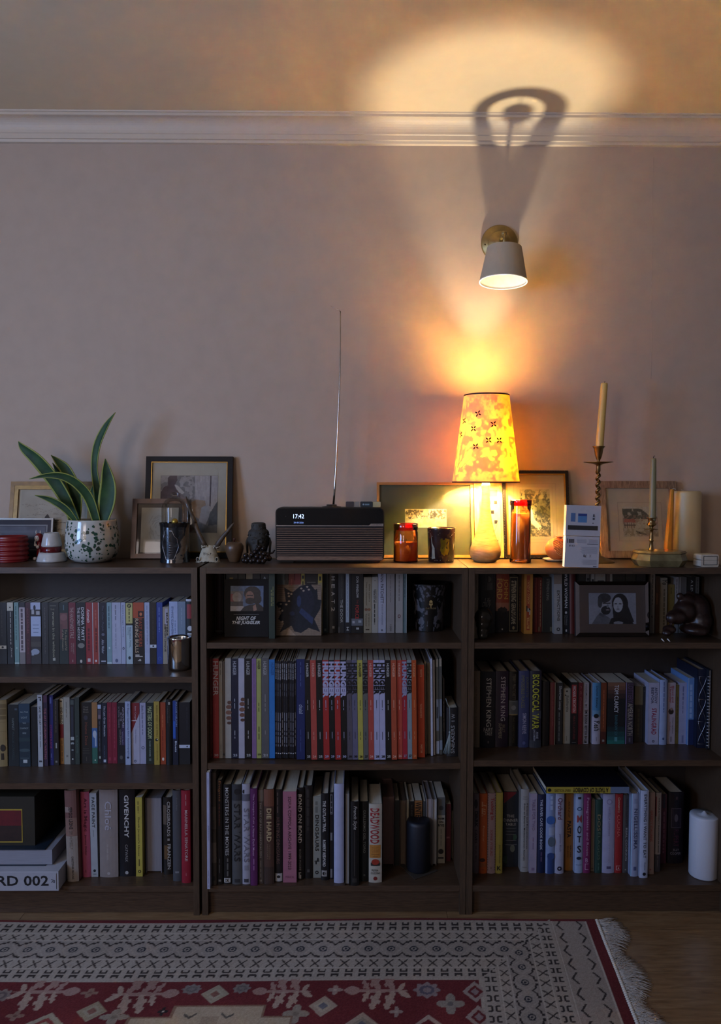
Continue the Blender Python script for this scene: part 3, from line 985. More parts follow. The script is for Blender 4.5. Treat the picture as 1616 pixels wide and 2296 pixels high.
book(S, 157.5, 167, 1567, 1714, 'pb', '17191b', 'narrow black paperback with pale swirls low down', P(.02, .09, .1, .9, '44504c'), P(.12, .6, .25, .75, '2c2f3b'), P(.58, .63, .1, .9, 'a5aba8'), O(.68, .5, .4, '8d9594', .8), O(.70, .5, .2, '17191b', .8), O(.78, .5, .3, '8d9594', .6), O(.92, .5, .2, 'b8bab5'))
book(S, 167.5, 178, 1564, 1714, 'pb', '2f3a34', 'dark moss green paperback', T('IL DICIOTTO', .57, .83, .35, .7, '5f7a6c'))
book(S, 178.5, 205.5, 1575, 1712, 'pb', '1b1815', 'broad black paperback with brown serif title', T('Yuval', .06, .09, .3, .72, '7b7468', 'h'), T('Noah', .1, .13, .3, .72, '7b7468', 'h'), T('Harari', .14, .17, .28, .75, '7b7468', 'h'), O(.25, .5, .18, '34333d', 1.2), T('Homo Deus', .33, .7, .42, .66, '7d4636'), LN(.755, .76, .5, '575048', .5), LN(.79, .795, .5, '575048', .6), LN(.825, .83, .5, '575048', .6), P(.89, .96, .5, .55, '4c463e'))
book(S, 206, 218.5, 1575, 1712, 'pb', '9a6f44', 'paperback with tan head, white horse and green foot', P(.42, .74, 0, 1, '3f6191'), O(.52, .5, .35, 'a9b4c2', 2.0), P(.55, .72, .55, .8, 'a9b4c2'), P(.74, 1, 0, 1, '2f6152'), O(.945, .55, .12, 'c9c4b5'))
book(S, 219, 227.5, 1576, 1712, 'pb', '14151c', 'narrow black paperback with pale blue square at top', P(.03, .1, .05, .95, 'a6b4cf'), P(.11, .27, .05, .95, '4a434f'), P(.2, .26, .2, .8, '7d6c76'), LN(.3, .8, .5, '4c4f5a', .2), P(.88, .92, .3, .75, 'a9b8a9'))
book(S, 228, 240, 1576, 1712, 'pb', '151b2b', 'navy paperback with white title beside the crimson pair', T('The Last Great Mountain', .05, .55, .4, .75, 'b9c1cc', b=.01), LN(.7, .9, .45, '4b566d'), P(.935, .98, .3, .75, 'b4bdca'))
book(S, 240.5, 250.5, 1575, 1712, 'pb', '7b1a31', 'crimson paperback, left one of the matching pair', LN(.08, .55, .5, '9a3a4e', .12), P(.9, .95, .35, .7, '98384c'))
book(S, 250.8, 262.5, 1575, 1712, 'pb', '7b1a31', 'crimson paperback, right one of the matching pair', LN(.08, .75, .5, '9a3a4e', .12), P(.9, .95, .35, .7, '98384c'))
book(S, 263, 280, 1576, 1712, 'pb', '15131a', 'black and purple paperback with grey three-line capitals', P(.35, .7, .55, 1, '2f2142'), T('ADVENTURES', .07, .41, .7, .92, 'a9a3b2', b=.01), T('IN THE', .16, .3, .42, .62, 'a9a3b2'), T('SCREEN TRADE', .06, .41, .12, .34, '7d7a80'), T('WILLIAM', .47, .68, .6, .8, '8d87a0'), T('GOLDMAN', .44, .69, .3, .5, '8d8780'), O(.9, .5, .2, '55524f', 1.4))
book(S, 280.5, 292.5, 1573, 1715, 'pb', '9fadc8', 'pale blue paperback with a dense title down the spine', T('An Elegant Gathering After Autobiography', .03, .86, .35, .75, '3f4f74'), O(.885, .5, .22, '24304a'))
book(S, 293, 313, 1576, 1713, 'pb', 'a9a7b8', 'white paperback cut by a red diagonal at top', T('Steve Coogan', .05, .28, .42, .62, 'cbb9bf'), G([(0, 0), (1, 0), (1, .17), (0, .5)], '7a2027'), P(.285, .298, .03, .7, 'cfc8d0'), T('Easily Distracted', .44, .66, .42, .6, '7d7c92'), O(.955, .45, .16, '4f5262'), O(.955, .45, .08, 'a9a7b8'))
book(S, 313.5, 327, 1576, 1713, 'pb', 'a2a2ba', 'pale lavender paperback right of the red diagonal', T('Zadie Smith', .04, .26, .3, .6, '45475f'), LN(.28, .52, .45, '6a6c86', .14), O(.735, .5, .26, '45475f'), O(.735, .5, .15, 'a2a2ba'))
book(S, 327.5, 344.5, 1576, 1713, 'pb', '17251f', 'dark green paperback with pale lime block capitals', T('MASTERS OF DOOM', .06, .58, .22, .8, 'a3ab80', b=.03), T('DAVID KUSHNER', .62, .88, .4, .6, '93a09a', b=.01), P(.91, .95, .35, .65, '5a665f'))
book(S, 345, 357.5, 1573, 1715, 'pb', 'a8913f', 'mustard yellow paperback with a black disc two thirds down', T('BLOOD, SWEAT, AND PIXELS', .06, .56, .4, .7, '6b4c1c'), O(.605, .5, .28, '1c1a14'), O(.6, .6, .12, 'c9c1a0'), T('JASON SCHREIER', .66, .93, .4, .65, '6b4c1c'))
book(S, 359, 371.5, 1575, 1714, 'pb', '9a4123', 'burnt orange paperback with small white bird at the foot', LN(.2, .4, .45, 'b3683f', .14), LN(.45, .78, .45, '7a2c17', .18), O(.915, .5, .2, 'd8cdbd', 1.5))
book(S, 372, 386.5, 1568, 1715, 'hb', '141312', 'black hardback between orange and blue spines', P(.04, .08, .4, .7, '9a958c'), T('Charlemagne Cate', .1, .41, .58, .75, '5c5750'), T('Czeslaw Nowak', .1, .36, .25, .45, '5c5750'))
book(S, 387, 399.5, 1571, 1715, 'pb', '10172c', 'blue and black paperback with white word near the foot', P(.0, .6, .05, .6, '1e3f86'), P(.32, .58, .1, .45, '2a5cb5'), T('MAGGIE NELSON', .02, .4, .55, .85, '8fa4cf'), T('Bluets', .63, .8, .4, .75, 'c2c9d6', b=.02))
book(S, 400, 425.8, 1575, 1714, 'pb', '17181d', 'broad black paperback with a white band by the side panel', P(.685, .735, .03, .99, 'bcc3d2'), O(.71, .75, .06, '22242b', 1.3), P(0, 1, .995, 1, '24252b'), LN(.08, .45, .75, '30323a', .06))

S = 'L3'
book(S, 150, 176, 1772, 1976, 'hb', '7d6257', 'tan and brown hardback with black capitals, leaning left', P(0, .3, 0, 1, '6b4a44'), P(.18, .24, .0, .5, '8d7a70'), P(.5, 1, 0, 1, '8b8076'), T('SERGIO LEONE', .18, .42, .35, .65, '241a18', b=.02), T('BY HIMSELF', .44, .64, .35, .6, '6b5f55'), T('CHRISTOPHER FRAYLING', .72, .97, .45, .62, '241a18', b=.01), lean=-.022, depth=.20)
book(S, 183, 203, 1775, 1966, 'hb', '9c4a60', 'dusty rose pink hardback with dark serif title', T('Art is Magic', .07, .46, .35, .75, '4a1424', b=.01), T('Jeremy Deller', .5, .74, .42, .64, '4a1424', b=.01), P(.91, .945, .45, .52, '4a1424'), lean=-.012, depth=.18)
book(S, 203.5, 219, 1778.6, 1966.5, 'pb', '9a9ea1', 'silver white paperback with high contrast capitals', T('FACE PAINT', .05, .41, .3, .7, '23272a', b=.005), LN(.44, .53, .45, '7d8386', .12), O(.925, .5, .2, '1c2022'), P(.96, .97, .3, .75, '5c6163'), lean=-.012, depth=.18)
book(S, 223, 264.5, 1770, 1966, 'hb', '857b76', 'thick greige hardback with large pale serif title', T('Chloé', .13, .46, .32, .68, 'a39fa6', b=.01), LN(.62, .8, .45, '918882', .1), O(.955, .5, .08, 'a39b97'), depth=.20)
book(S, 265, 303, 1770, 1964, 'hb', '0d0c10', 'thick black hardback with wide white sans capitals', T('GIVENCHY', .06, .55, .38, .65, 'bfbcb8', b=.02), T('CATWALK', .63, .83, .42, .58, '8a8784', b=.005), O(.955, .5, .1, 'a5a29e'), depth=.20)
book(S, 304, 319, 1788, 1965.5, 'pb', 'a99b43', 'narrow yellow paperback between black and grey volumes', LN(.05, .2, .4, '4d4520', .12), T("Derek Jarman's House", .25, .74, .3, .6, '3f3815'), LN(.78, .87, .5, '4d4520', .14), O(.935, .55, .24, '1d1a0c'), O(.935, .55, .12, 'a99b43'), depth=.17)
book(S, 326, 362.5, 1789, 1957, 'pg', '6f6a72', 'thick book turned round, grey page edges facing out', depth=.17, page='7f7a7c')
book(S, 366, 386, 1787.5, 1960, 'hb', '1d1712', 'dark photographic hardback with white capitals, partly hidden', P(.1, .35, 0, .4, '57493c'), P(.62, .8, .1, .6, '5e4427'), T('CROSSROADS', .05, .5, .48, .82, 'a8a29b', b=.02), T('FRANZEN', .6, .93, .5, .85, 'a8a29b', b=.02), P(.53, .56, .5, .75, '938d86'), depth=.16)
book(S, 387, 406, 1772, 1975, 'hb', '45464a', 'tall dark grey hardback beside the red one', T('Paula Rego', .08, .22, .45, .62, '686a6e'), P(.89, .91, .3, .75, '77797c'), depth=.20)
book(S, 406.5, 427, 1772, 1979, 'hb', '8a1c2c', 'tall red hardback by the side panel', T('MARINELLA SENATORE', .21, .76, .42, .72, 'b9a6a4', b=.005), LN(.04, .16, .55, 'b58c8c', .06), P(.89, .92, .48, .58, 'a05058'), depth=.20)

S = 'C1'
yb = 1419
book(S, 480.6, 500, 1286, 1421, 'hb', '3a1e1a', 'old dark maroon hardback with a grey outlined spine', P(.02, .98, .02, .1, '5c534c'), P(.02, .98, .9, .98, '5c534c'), P(.94, .97, .05, .95, '5c534c'), depth=.15)
book(S, 500.5, 505, 1286, yb, 'pb', '8b8275', 'very thin pale booklet beside the black film case')
BACK = .115
for a, b_, c, lab, dec in ((507, 533, '14110d', 'black book with a gilt glint behind the film case', (P(.08, .16, .3, .6, '8a7434'), P(.2, .4, .6, .8, '6f6a5c'))),
                     (534, 550, '1c2420', 'dark green-black book behind the film case', ()),
                     (551.5, 566.5, '8d8168', 'cream book with a dark T behind the film case', (T('T', .2, .3, .35, .65, '2b261d', 'h', .02),)),
                     (567, 583, '2a2723', 'dark book with fanned page pattern behind the film case', (P(.25, .45, .2, .3, '7d786c'), P(.25, .45, .5, .58, '7d786c'), P(.25, .45, .72, .8, '7d786c'))),
                     (584, 602, '1a1b1c', 'black book with pale letters cut off at the top', (T('Oxf', .06, .5, .35, .7, '8b8b88'),))):
    book(S, a, b_, 1284, 1405, 'pb', c, lab, *dec, yf=.115, depth=.12)
book(S, 602.5, 616, 1286, 1405, 'pb', '27352c', 'dark green paperback with tiny ochre lines', LN(.25, .5, .45, '6d6f45', .22), LN(.2, .5, .72, '6d6f45', .14), yf=.06)
book(S, 616.5, 638, 1286, 1405, 'pb', '5a6867', 'grey-teal book left behind the spiky artwork card', yf=.115)
for a, b_, c, lab, dec in ((638.5, 646.5, '221c15', 'narrow dark brown book peeping over the spiky artwork', ()),
                     (647, 660.5, '6d2a28', 'dull red book, left of two peeping over spiky artwork', (LN(.1, .5, .5, '8f4a44', .2),)),
                     (661, 674.5, '6d2a28', 'dull red book, right of two peeping over spiky artwork', ()),
                     (675, 683, '8f7f3c', 'narrow yellow book with black marks over the spiky artwork', (P(.05, .1, .2, .8, BK), P(.14, .3, .35, .65, BK))),
                     (683.5, 712, '1c1715', 'broad dark book with faint script over the spiky artwork', (LN(.15, .16, .5, '6d6558', .7),)),
                     (712.5, 722.5, '8a7d55', 'cream and yellow book with black emblem by the artwork', (P(.02, .16, .1, .9, 'a08c35'), P(.06, .13, .25, .75, BK)))):
    book(S, a, b_, 1284, 1405, 'pb', c, lab, *dec, yf=.115, depth=.12)
book(S, 723.5, 735, 1284, yb, 'pb', '2f3937', 'dark grey-green paperback left of the spaced numeral spine', LN(.25, .6, .5, '4d5956', .16), P(.93, .97, .3, .7, '7a7c74'))
book(S, 735.5, 757.5, 1284, yb, 'hb', '1f1e1d', 'black book with widely spaced letters and a 2', *[T(ch, .06 + .128 * i, .125 + .128 * i, .33, .68, 'a9a6a0', 'd', .02) for i, ch in enumerate('HEAT2')], P(.885, .925, .42, .66, '8d8a84'))
book(S, 758, 771, 1286, yb, 'pb', '2d2c2b', 'charcoal paperback with white capitals low on spine', T('MAGDA SZABO', .04, .42, .45, .75, '4f4e4c'), T('THE DOOR', .44, .83, .35, .8, 'a39f98', b=.01), P(.9, 1, 0, .3, '4c4a48'))
book(S, 771.5, 786.5, 1286, yb, 'pb', '1b1c20', 'black paperback with a long pale blue strip', P(0, .825, .25, .72, '98a0a8'), LN(.1, .75, .48, '7a828b', .12), T('H', .9, .96, .35, .7, 'b5b3ae', 'd', .03))
book(S, 787, 814, 1286, yb, 'pb', '181716', 'black paperback with red word and snowy skyline foot', P(.76, .88, .02, .98, '5c5e63'), P(.8, .84, .1, .3, '9a9ca0'), P(.79, .83, .6, .85, '9a9ca0'), T('DON WINSLOW', .05, .41, .42, .62, 'b2afa9', b=.02), T('THE', .44, .51, .45, .6, '7a3230'), T('FORCE', .53, .77, .34, .66, '9a2f2c', b=.02), P(.91, .945, .42, .66, '9a9894'))
book(S, 815, 833, 1294.6, yb, 'pb', '8c8068', 'beige paperback with brown serif title and small heads', T('Once Upon a', .12, .44, .58, .8, '54442f', b=.01), T('Time in Hollywood', .08, .5, .22, .42, '54442f', b=.01), O(.58, .3, .2, '6f4a35', .9), O(.58, .68, .2, '7a5238', .9), T('by Quentin', .65, .88, .55, .75, '54442f'), T('Tarantino', .65, .88, .22, .4, '54442f'), P(.93, .955, .25, .7, '3b2f20'))
book(S, 833.5, 847, 1294, yb, 'pb', '9c968a', 'off-white paperback with short black blocks of type', P(.06, .07, .4, .6, '55504a'), T('DONT POINT IT', .22, .46, .55, .72, '1c1a18', b=.02), T('TEAM AT ME', .22, .46, .28, .46, '1c1a18', b=.02), LN(.48, .85, .45, '2b2825', .16))
book(S, 847.5, 865, 1286, yb, 'pb', 'a4a4b0', 'lavender white paperback with grey sans capitals', T('ANN PATCHETT', .0, .5, .3, .68, '3d3d47', b=.005), T('STATE OF WONDER', .52, .87, .4, .6, '7b7b88'), P(.94, .97, .4, .6, '55555f'))
book(S, 866, 884.5, 1286, yb, 'pb', '8b8480', 'plain greige paperback with numerals near the foot', LN(.03, .3, .5, '6f6966', .1), LN(.32, .5, .5, '6f6966', .1), T('1000', .86, .97, .42, .62, '4c4845'))
book(S, 886.5, 903, 1286, yb, 'pb', '97928c', 'off-white paperback with a small maroon oval', LN(.02, .46, .48, '6f6a66', .12), O(.72, .5, .2, '5e3a3c', 1.3), O(.72, .5, .1, '97928c', 1.4))
book(S, 904, 911.5, 1286, yb, 'pb', '5d6f70', 'very thin teal booklet next to the tree glass', P(0, 1, .8, 1, 'a8b0ac'), LN(.05, .4, .4, '3a4c4e', .2))

S = 'C2'
yt, yb = 1477, 1700.5
CORAL, MRED, MBK, LAV, MGR, LIME = 'a5463c', '9c2c28', '171512', 'a7a6c2', '6a666a', 'a8a04a'
def tail(num, c):
    return (LN(.40, .50, .5, c, .09), LN(.72, .80, .5, c, .09), T(str(num), .955, .98, .25, .85, c, 'h', .03))
book(S, 465, 476, 1476, yb, 'mag', '5e2a24', 'brownish red magazine at the far left', T('HUNGER', .02, .145, .3, .75, '8a564b', b=.01), LN(.42, .56, .5, '8a564b'), T('22', .955, .975, .25, .85, '7d4a42', 'h', .02))
book(S, 476.5, 490.5, 1477, yb, 'mag', '8f2a2a', 'red magazine with huge pale outlined title, issue 30', T('HUNGER', .025, .37, .08, .95, 'a89c9c', b=.02), LN(.45, .75, .5, 'a04a48', .06), T('30', .955, .98, .2, .9, 'b59c9c', 'h', .03))
book(S, 491, 498.5, 1483, yb, 'mag', '8e8a7f', 'thin off-white magazine left of the first fist spine', LN(.02, .15, .5, '4d4a44', .16), LN(.86, .96, .5, '4d4a44', .12))
book(S, 499, 504, 1484, yb, 'mag', '554638', 'thin brown magazine left of the first fist spine', P(.95, .97, .1, .9, BK))
FIST = lambda s: (O(.43 + s, .72, .36, '5a3d31', .9), O(.475 + s, .62, .48, '6a4739', .75), O(.53 + s, .6, .5, '74503f', .75), O(.585 + s, .62, .46, '6a4739', .75), O(.635 + s, .68, .38, '4f352b', .7))
book(S, 504.5, 518, 1476.5, yb, 'mag', '9a958b', 'cream magazine with part of a brown fist', P(0, .0, 0, 1, CRM), *FIST(.01))
book(S, 518.5, 534, 1477, yb, 'mag', '161a2c', 'navy magazine between the two fist spines, issue 25', T('HUNGER', .025, .165, .25, .75, 'a9abb2', b=.01), *tail(25, 'a9abb2'))
book(S, 534.5, 548, 1476.5, yb, 'mag', 'a5a3ae', 'lavender white magazine with part of a brown fist', *FIST(-.02))
book(S, 548.5, 564, 1477, yb, 'mag', MBK, 'black magazine left of the lilac one, issue 25', T('HUNGER', .025, .165, .25, .75, 'a9a8a5', b=.01), *tail(25, 'a9a8a5'))
book(S, 564.5, 574.6, 1477, yb, 'mag', '7d5f86', 'lilac magazine', LN(.05, .72, .5, '6a4d74', .12))
book(S, 575, 585.5, 1477, yb, 'mag', '9da05a', 'lime yellow magazine beside the lilac one, issue 19', T('HUNGER', .02, .105, .25, .8, '23240f', b=.02), LN(.44, .53, .5, '4d4f22', .16), LN(.68, .81, .5, '4d4f22', .2), T('19', .95, .97, .25, .85, '23240f', 'h', .02))
book(S, 586, 602.8, 1476, yb, 'mag', '565454', 'mid grey magazine with white title, issue 21', T('HUNGER', .03, .17, .25, .7, 'a6a4a2', b=.01), LN(.36, .53, .5, '8d8b89', .08), LN(.72, .76, .5, '8d8b89', .08), T('21', .955, .98, .25, .8, 'b5b3b1', 'h', .03))
book(S, 603.3, 616, 1479, yb, 'mag', '2a6fb0', 'bright blue magazine', T('HUNGER', .03, .16, .3, .8, '23578c', b=.01))
for i in range(10):
    a = 616.4 + 4.78 * i
    book(S, a, a + 4.6, 1481.5 + (i % 3), 1699.5 + .5 * (i % 3), 'mag', '15151c', 'thin black film magazine packed between the bright blue and navy spines', T('SIGHT AND SOUND', .025, .19, .25, .8, 'b5b5ba', b=.02), LN(.23, .36, .5, '6c6c74', .2), LN(.53, .88, .5, '8d8d95', .3), P(.945, .955, .2, .8, 'c2c2c6'))
book(S, 664.6, 683.5, 1478, 1703, 'mag', '1d2856', 'navy blue magazine with small white script', T('chalal', .45, .54, .3, .75, 'a9b0c4', b=.005), LN(.03, .28, .5, '5a679a', .06), LN(.7, .93, .5, '45528a', .06))
LEAN = -.014
mags = [(685.5, 697.5, MBK, 'black magazine left of the first coral one, issue 25', 's', 'b5b3b0', 25),
        (697.8, 711, CORAL, 'coral magazine between two black ones, issue 24', 's', 'cf9a8c', 24),
        (711.3, 725, MBK, 'black magazine right of the first coral one, issue 25', 's', 'b5b3b0', 25),
        (725.3, 739, MRED, 'red magazine, leftmost with fat lavender letters, issue 29', 'f', LAV, 29),
        (739.3, 751.5, MBK, 'black magazine between two red ones with fat lavender letters', 'f', LAV, 29),
        (751.8, 765, MRED, 'red magazine between two black fat-lettered ones, issue 29', 'f', LAV, 29),
        (765.3, 778.5, MBK, 'black fat-lettered magazine between the red and brownish grey', 'f', LAV, 30),
        (778.8, 790.5, '565058', 'brownish grey magazine with fat black letters, issue 30', 'k', '17161a', 30),
        (790.8, 802.8, '615f74', 'lavender grey magazine with fat black letters, issue 30', 'k', '17161a', 30),
        (803.1, 814.8, LIME, 'yellow magazine among the fat lettered ones, issue 26', 's', '1f1c0c', 26),
        (815.1, 826.3, '5c5d58', 'olive grey magazine right of the yellow one, issue 27', 'k', '17161a', 27),
        (826.6, 839, CORAL, 'coral magazine left of two lavender white ones, issue 24', 's', 'd3a094', 24),
        (839.3, 851.8, LAV, 'lavender white magazine, left of the pair, issue 28', 'k', '111014', 28),
        (852.1, 864.8, LAV, 'lavender white magazine, right of the pair, issue 28', 'k', '111014', 28),
        (865.1, 878, MBK, 'black magazine right of the lavender white pair, issue 25', 's', 'b5b3b0', 25),
        (878.3, 890.5, 'a34a30', 'orange coral magazine with white title, issue 24', 's', 'd3a48c', 24),
        (890.8, 902.8, 'ab4536', 'coral magazine left of the red one, issue 26', 's', 'd3a08c', 26),
        (903.1, 914, '9a2530', 'red magazine with fat grey letters, issue 27', 'f', '8d8ca4', 27),
        (914.3, 924.5, '7d8c92', 'pale grey-teal magazine with fat black letters, issue 27', 'k', '111014', 27),
        (924.8, 935.3, 'a8481f', 'orange magazine left of the plain orange spine, issue 24', 's', 'c98a5c', 24)]
for a, b_, c, lab, style, tc_, num in mags:
    if style == 's':
        dec = (T('HUNGER', .03, .17, .28, .74, tc_, b=.02),) + tail(num, tc_)
    elif style == 'f':
        dec = (T('HUNGER', .012, .375, .01, .99, tc_, b=.075), P(0, .012, 0, 1, c)) + tail(num, tc_)
    else:
        dec = (T('HUNGER', .025, .345, .01, .99, tc_, b=.055),) + tail(num, tc_)
    book(S, a, b_, 1480.5, 1703.5 if a < 880 else 1702, 'mag', c, lab, *dec, lean=LEAN)
book(S, 936, 953, 1490.6, 1698.5, 'mag', 'a03a1a', 'shorter plain orange magazine with pale square lettering', T('SHOTS', .05, .13, .45, .7, 'cb8f6a', b=.02), T('THE ORANGE ISSUE', .42, .57, .4, .65, 'cb8f6a', b=.02), T('MAY 04', .86, .95, .4, .7, 'cb8f6a', b=.02), lean=LEAN)
book(S, 953.5, 957.5, 1484, 1692, 'mag', '8a7d62', 'thin beige magazine right of the plain orange one', lean=LEAN)
book(S, 958, 965.5, 1487, 1690, 'mag', '7a6e52', 'thin tan magazine left of the white sheets', LN(.06, .2, .5, '5c5239', .14), lean=LEAN)
book(S, 966.5, 971.2, 1477, 1695, 'mag', 'b9bac8', 'thin white magazine, left of the two white sheets', LN(.05, .4, .5, '8a8b99', .12), lean=LEAN)
book(S, 971.6, 976.5, 1480, 1693, 'mag', 'a59f9c', 'thin off-white magazine, right of the two white sheets', lean=LEAN)
book(S, 978.5, 985, 1478, 1692, 'mag', '55534a', 'grey glossy magazine with a beige square, left one', P(.0, .08, .1, .9, '938a78'), P(.42, .75, .05, .95, '7b828c'), P(.5, .62, .2, .8, '3c4046'), P(.86, .99, 0, 1, '9aa0ab'), lean=LEAN)
book(S, 986, 992.5, 1477, 1692, 'mag', '4f4d45', 'grey glossy magazine with a beige square, right one', P(.0, .08, .1, .9, '938a78'), P(.42, .6, .05, .95, '727983'), P(.85, .95, 0, 1, '767d88'), lean=LEAN)
book(S, 994, 998, 1522, 1690, 'mag', '2b2724', 'thin dark magazine left of the tasselled black book', LN(.3, .7, .5, '8d8880', .2), lean=LEAN)
sneak = book(S, 1001, 1027, 1586.6, 1695.5, 'hb', '211f20', 'small black book with silver capitals and hanging tassel', T('SNEAKERS', .36, .93, .36, .7, '9a9896', 'u', .01), P(.26, .28, .4, .7, '7a7876'), T('W', .12, .22, .4, .72, '9a9896', 'u'), depth=.14)
# its ribbon bookmark and tassel
_sk = sneak.location
tm = mat('8d9a98', rough=.8)
tas = MB()
_p = [at_y(px, py, _sk.y - .006) - np.array(_sk) for px, py in ((1000, 1568), (1003, 1578), (1008, 1587), (1008.5, 1615), (1008, 1642))]
tas.tube([(p[0], -.006 if i > 1 else .004, p[2]) for i, p in enumerate(_p)], .0008, 5)
hx, hz = _p[-1][0], _p[-1][2]
tas.ball((hx, -.006, hz), (.003, .003, .004), 8, 6)
rr = random.Random(3)
for i in range(26):
    a = rr.uniform(-1, .35)
    tas.tube([(hx, -.006, hz), (hx + a * .006, -.007, hz - .02), (hx + a * .018 - .002, -.008 + rr.uniform(-.003, .003), hz - rr.uniform(.062, .068))], [.0007, .0007, .0005], 4)
tas.build('tassel', tm, sneak)

S = 'C3'
book(S, 459, 470, 1732, 1993.5, 'mag', 'a3a5bd', 'tall lavender white magazine at the far left edge', T('AMAZING', .45, .58, .35, .7, '6a6d92'), LN(.05, .12, .5, '6a6d92', .1), LN(.84, .98, .5, '6a6d92', .1))
book(S, 471.5, 485, 1733, 1984, 'hb', '3b332b', 'tall brown photographic hardback at the left', P(.3, .5, 0, 1, '4c443c'), P(.62, .8, 0, 1, '5a5148'), T('BLADE OF', .42, .52, .35, .7, '1d1814'), P(.92, .96, .35, .75, '17130f'), depth=.22)
book(S, 485.5, 498.5, 1749, 1983, 'hb', '15110e', 'black book with orange script title at the left', T('Enigma', .0, .2, .3, .8, '8a5a35', sh=.2), T('THE BURNING', .22, .43, .4, .65, '6b3a24'), LN(.75, .9, .5, '544f4a', .12), P(.95, .97, .3, .75, '6f6b66'), depth=.22)
book(S, 499, 519.5, 1758.5, 1981, 'hb', '14110f', 'black hardback with tall thin white capitals', T('MONSTERS IN THE MOVIES', .03, .71, .32, .7, 'a8a39d', b=.004), LN(.74, .92, .55, '5d5852', .16), P(.94, .985, .15, .85, 'b5b1ab'), T('DK', .945, .978, .3, .7, '17130f', 'h', .02), depth=.22)
book(S, 520, 542.5, 1758.5, 1982, 'hb', '4c4c4c', 'grey hardback with tall black space-opera capitals', P(0, .16, 0, 1, '2f2f31'), O(.07, .55, .3, '141416', 1.0), T('STAR WARS', .19, .77, .2, .85, '1f1f20', b=.02), P(.945, .98, .25, .8, '2a2a2b'), depth=.22)
book(S, 543, 560.5, 1757.5, 1982, 'hb', '9a98a4', 'lavender white hardback with tall grey outlined capitals', P(.1, .17, 0, 1, '5c5a64'), O(.075, .25, .2, '1c1b20', 1.3), T('STAR WARS', .24, .78, .2, .9, '6f6d79', b=.01), P(.81, .86, .25, .8, '807e89'), P(.945, .98, .2, .8, '3a393f'), depth=.22)
book(S, 561, 577, 1768, 1985, 'hb', '54204f', 'purple hardback with white serif title', T('The Vampire Cult', .05, .36, .35, .62, 'b58fae', b=.01), T('a Never Dark Moon', .38, .69, .35, .62, 'b58fae', b=.01), LN(.72, .84, .5, '8d5c86', .16), depth=.2)
book(S, 577.5, 591, 1771, 1981, 'hb', '4c4038', 'grey-brown book with grey capitals, left of rusty spine', P(.0, .12, 0, 1, '6d6053'), T('THE ART OF RAY HARRYHAUSEN', .13, .72, .32, .66, '95897a', b=.005), LN(.75, .93, .5, '756a5d', .16), P(.955, .975, .3, .7, '756a5d'), depth=.2)
book(S, 591.5, 614.5, 1769, 1981, 'hb', '4a3228', 'rusty brown hardback with bold tan title', P(0, .18, 0, 1, '6b4230'), P(.82, 1, 0, 1, '3a2a22'), T('DIE HARD', .2, .55, .28, .75, 'a8926c', b=.03), T('THE ULTIMATE VISUAL', .58, .74, .52, .66, '7d6850'), T('HISTORY', .58, .74, .3, .44, '7d6850'), depth=.2)
book(S, 615, 633.5, 1770, 1977, 'hb', '1d1715', 'dark book with brown title and white emblem at foot', LN(.03, .25, .4, '5c4a42', .12), T('HUNTING DINOSAURS', .3, .8, .25, .65, '6b4a3f'), P(.905, .99, .08, .95, 'a5a09a'), O(.94, .5, .22, BK, .8), depth=.2)
book(S, 634, 664.5, 1775, 1979, 'pb', '9a6170', 'thick dusty pink paperback with thin black capitals', T('SOFIA COPPOLA ARCHIVE 1999-2023', .055, .855, .38, .6, '33222a'), T('MACK', .925, .95, .18, .82, '7a4a5c', 'h'), depth=.19)
book(S, 665, 681.5, 1766, 1971, 'hb', '0f0d0d', 'black hardback with bold white title and small figure', T('BOND ON BOND', .07, .6, .12, .7, 'c9c6c0', b=.02), T('ROGER MOORE', .67, .9, .3, .6, '8a8781'), P(.92, .99, .2, .6, 'a9a6a1'), O(.94, .55, .14, BK), depth=.18)
book(S, 682, 700.5, 1761, 1969, 'hb', '191512', 'nearly black book left of the pale dinosaur book', LN(.04, .5, .45, '2f2925', .3), P(.9, .93, .35, .65, '45403b'), depth=.18)
book(S, 701, 719.5, 1786, 1968, 'pb', '85857a', 'pale grey-green paperback with black capitals and claw scratch', T('DINOSAURS', .225, .67, .3, .72, '1f1f1c', b=.015), LN(.06, .2, .45, '65655c', .3), O(.795, .5, .34, '1f1f1c', .22), O(.78, .62, .12, '1f1f1c', 2.2), O(.815, .4, .1, '1f1f1c', 2.2), O(.935, .5, .22, '1f1f1c'), O(.935, .5, .1, '85857a'), depth=.16)
book(S, 720, 737, 1779, 1973, 'hb', '121011', 'black book with slab white capitals and photo foot', T('THE OUTLAW TRAIL', .08, .44, .2, .62, 'aba8a4', b=.03), T('ROBERT REDFORD', .53, .84, .2, .6, 'aba8a4', b=.03), P(.885, .955, .05, .75, '8d8a86'), O(.92, .4, .24, '23201f'), depth=.18)
book(S, 738, 748, 1777, 1971, 'hb', '17110f', 'narrow dark book beside the blank white box spine', P(.02, .25, .2, .75, '6f6b6a'), LN(.03, .24, .48, '1d1817', .3), P(.46, .55, .25, .7, '6f6b6a'), P(.88, .98, .25, .7, '6f6b6a'), depth=.18)
book(S, 748.5, 771, 1757, 1979, 'hb', 'a3a7c2', 'tall blank lavender white hardback', depth=.2, rough=.6)
book(S, 772.7, 783.6, 1779, 1985, 'pg', '1c1917', 'narrow book turned round, greige page edges facing out', depth=.2, page='85807a')
book(S, 785.5, 805, 1797, 1985, 'hb', '0f0d0c', 'black book with white handwritten title and thin line', T('French Style', .05, .33, .25, .75, 'b5b0a9', sh=.3), P(.35, .88, .46, .5, '55504b'), P(.91, .96, .2, .75, '2c2825'), depth=.2)
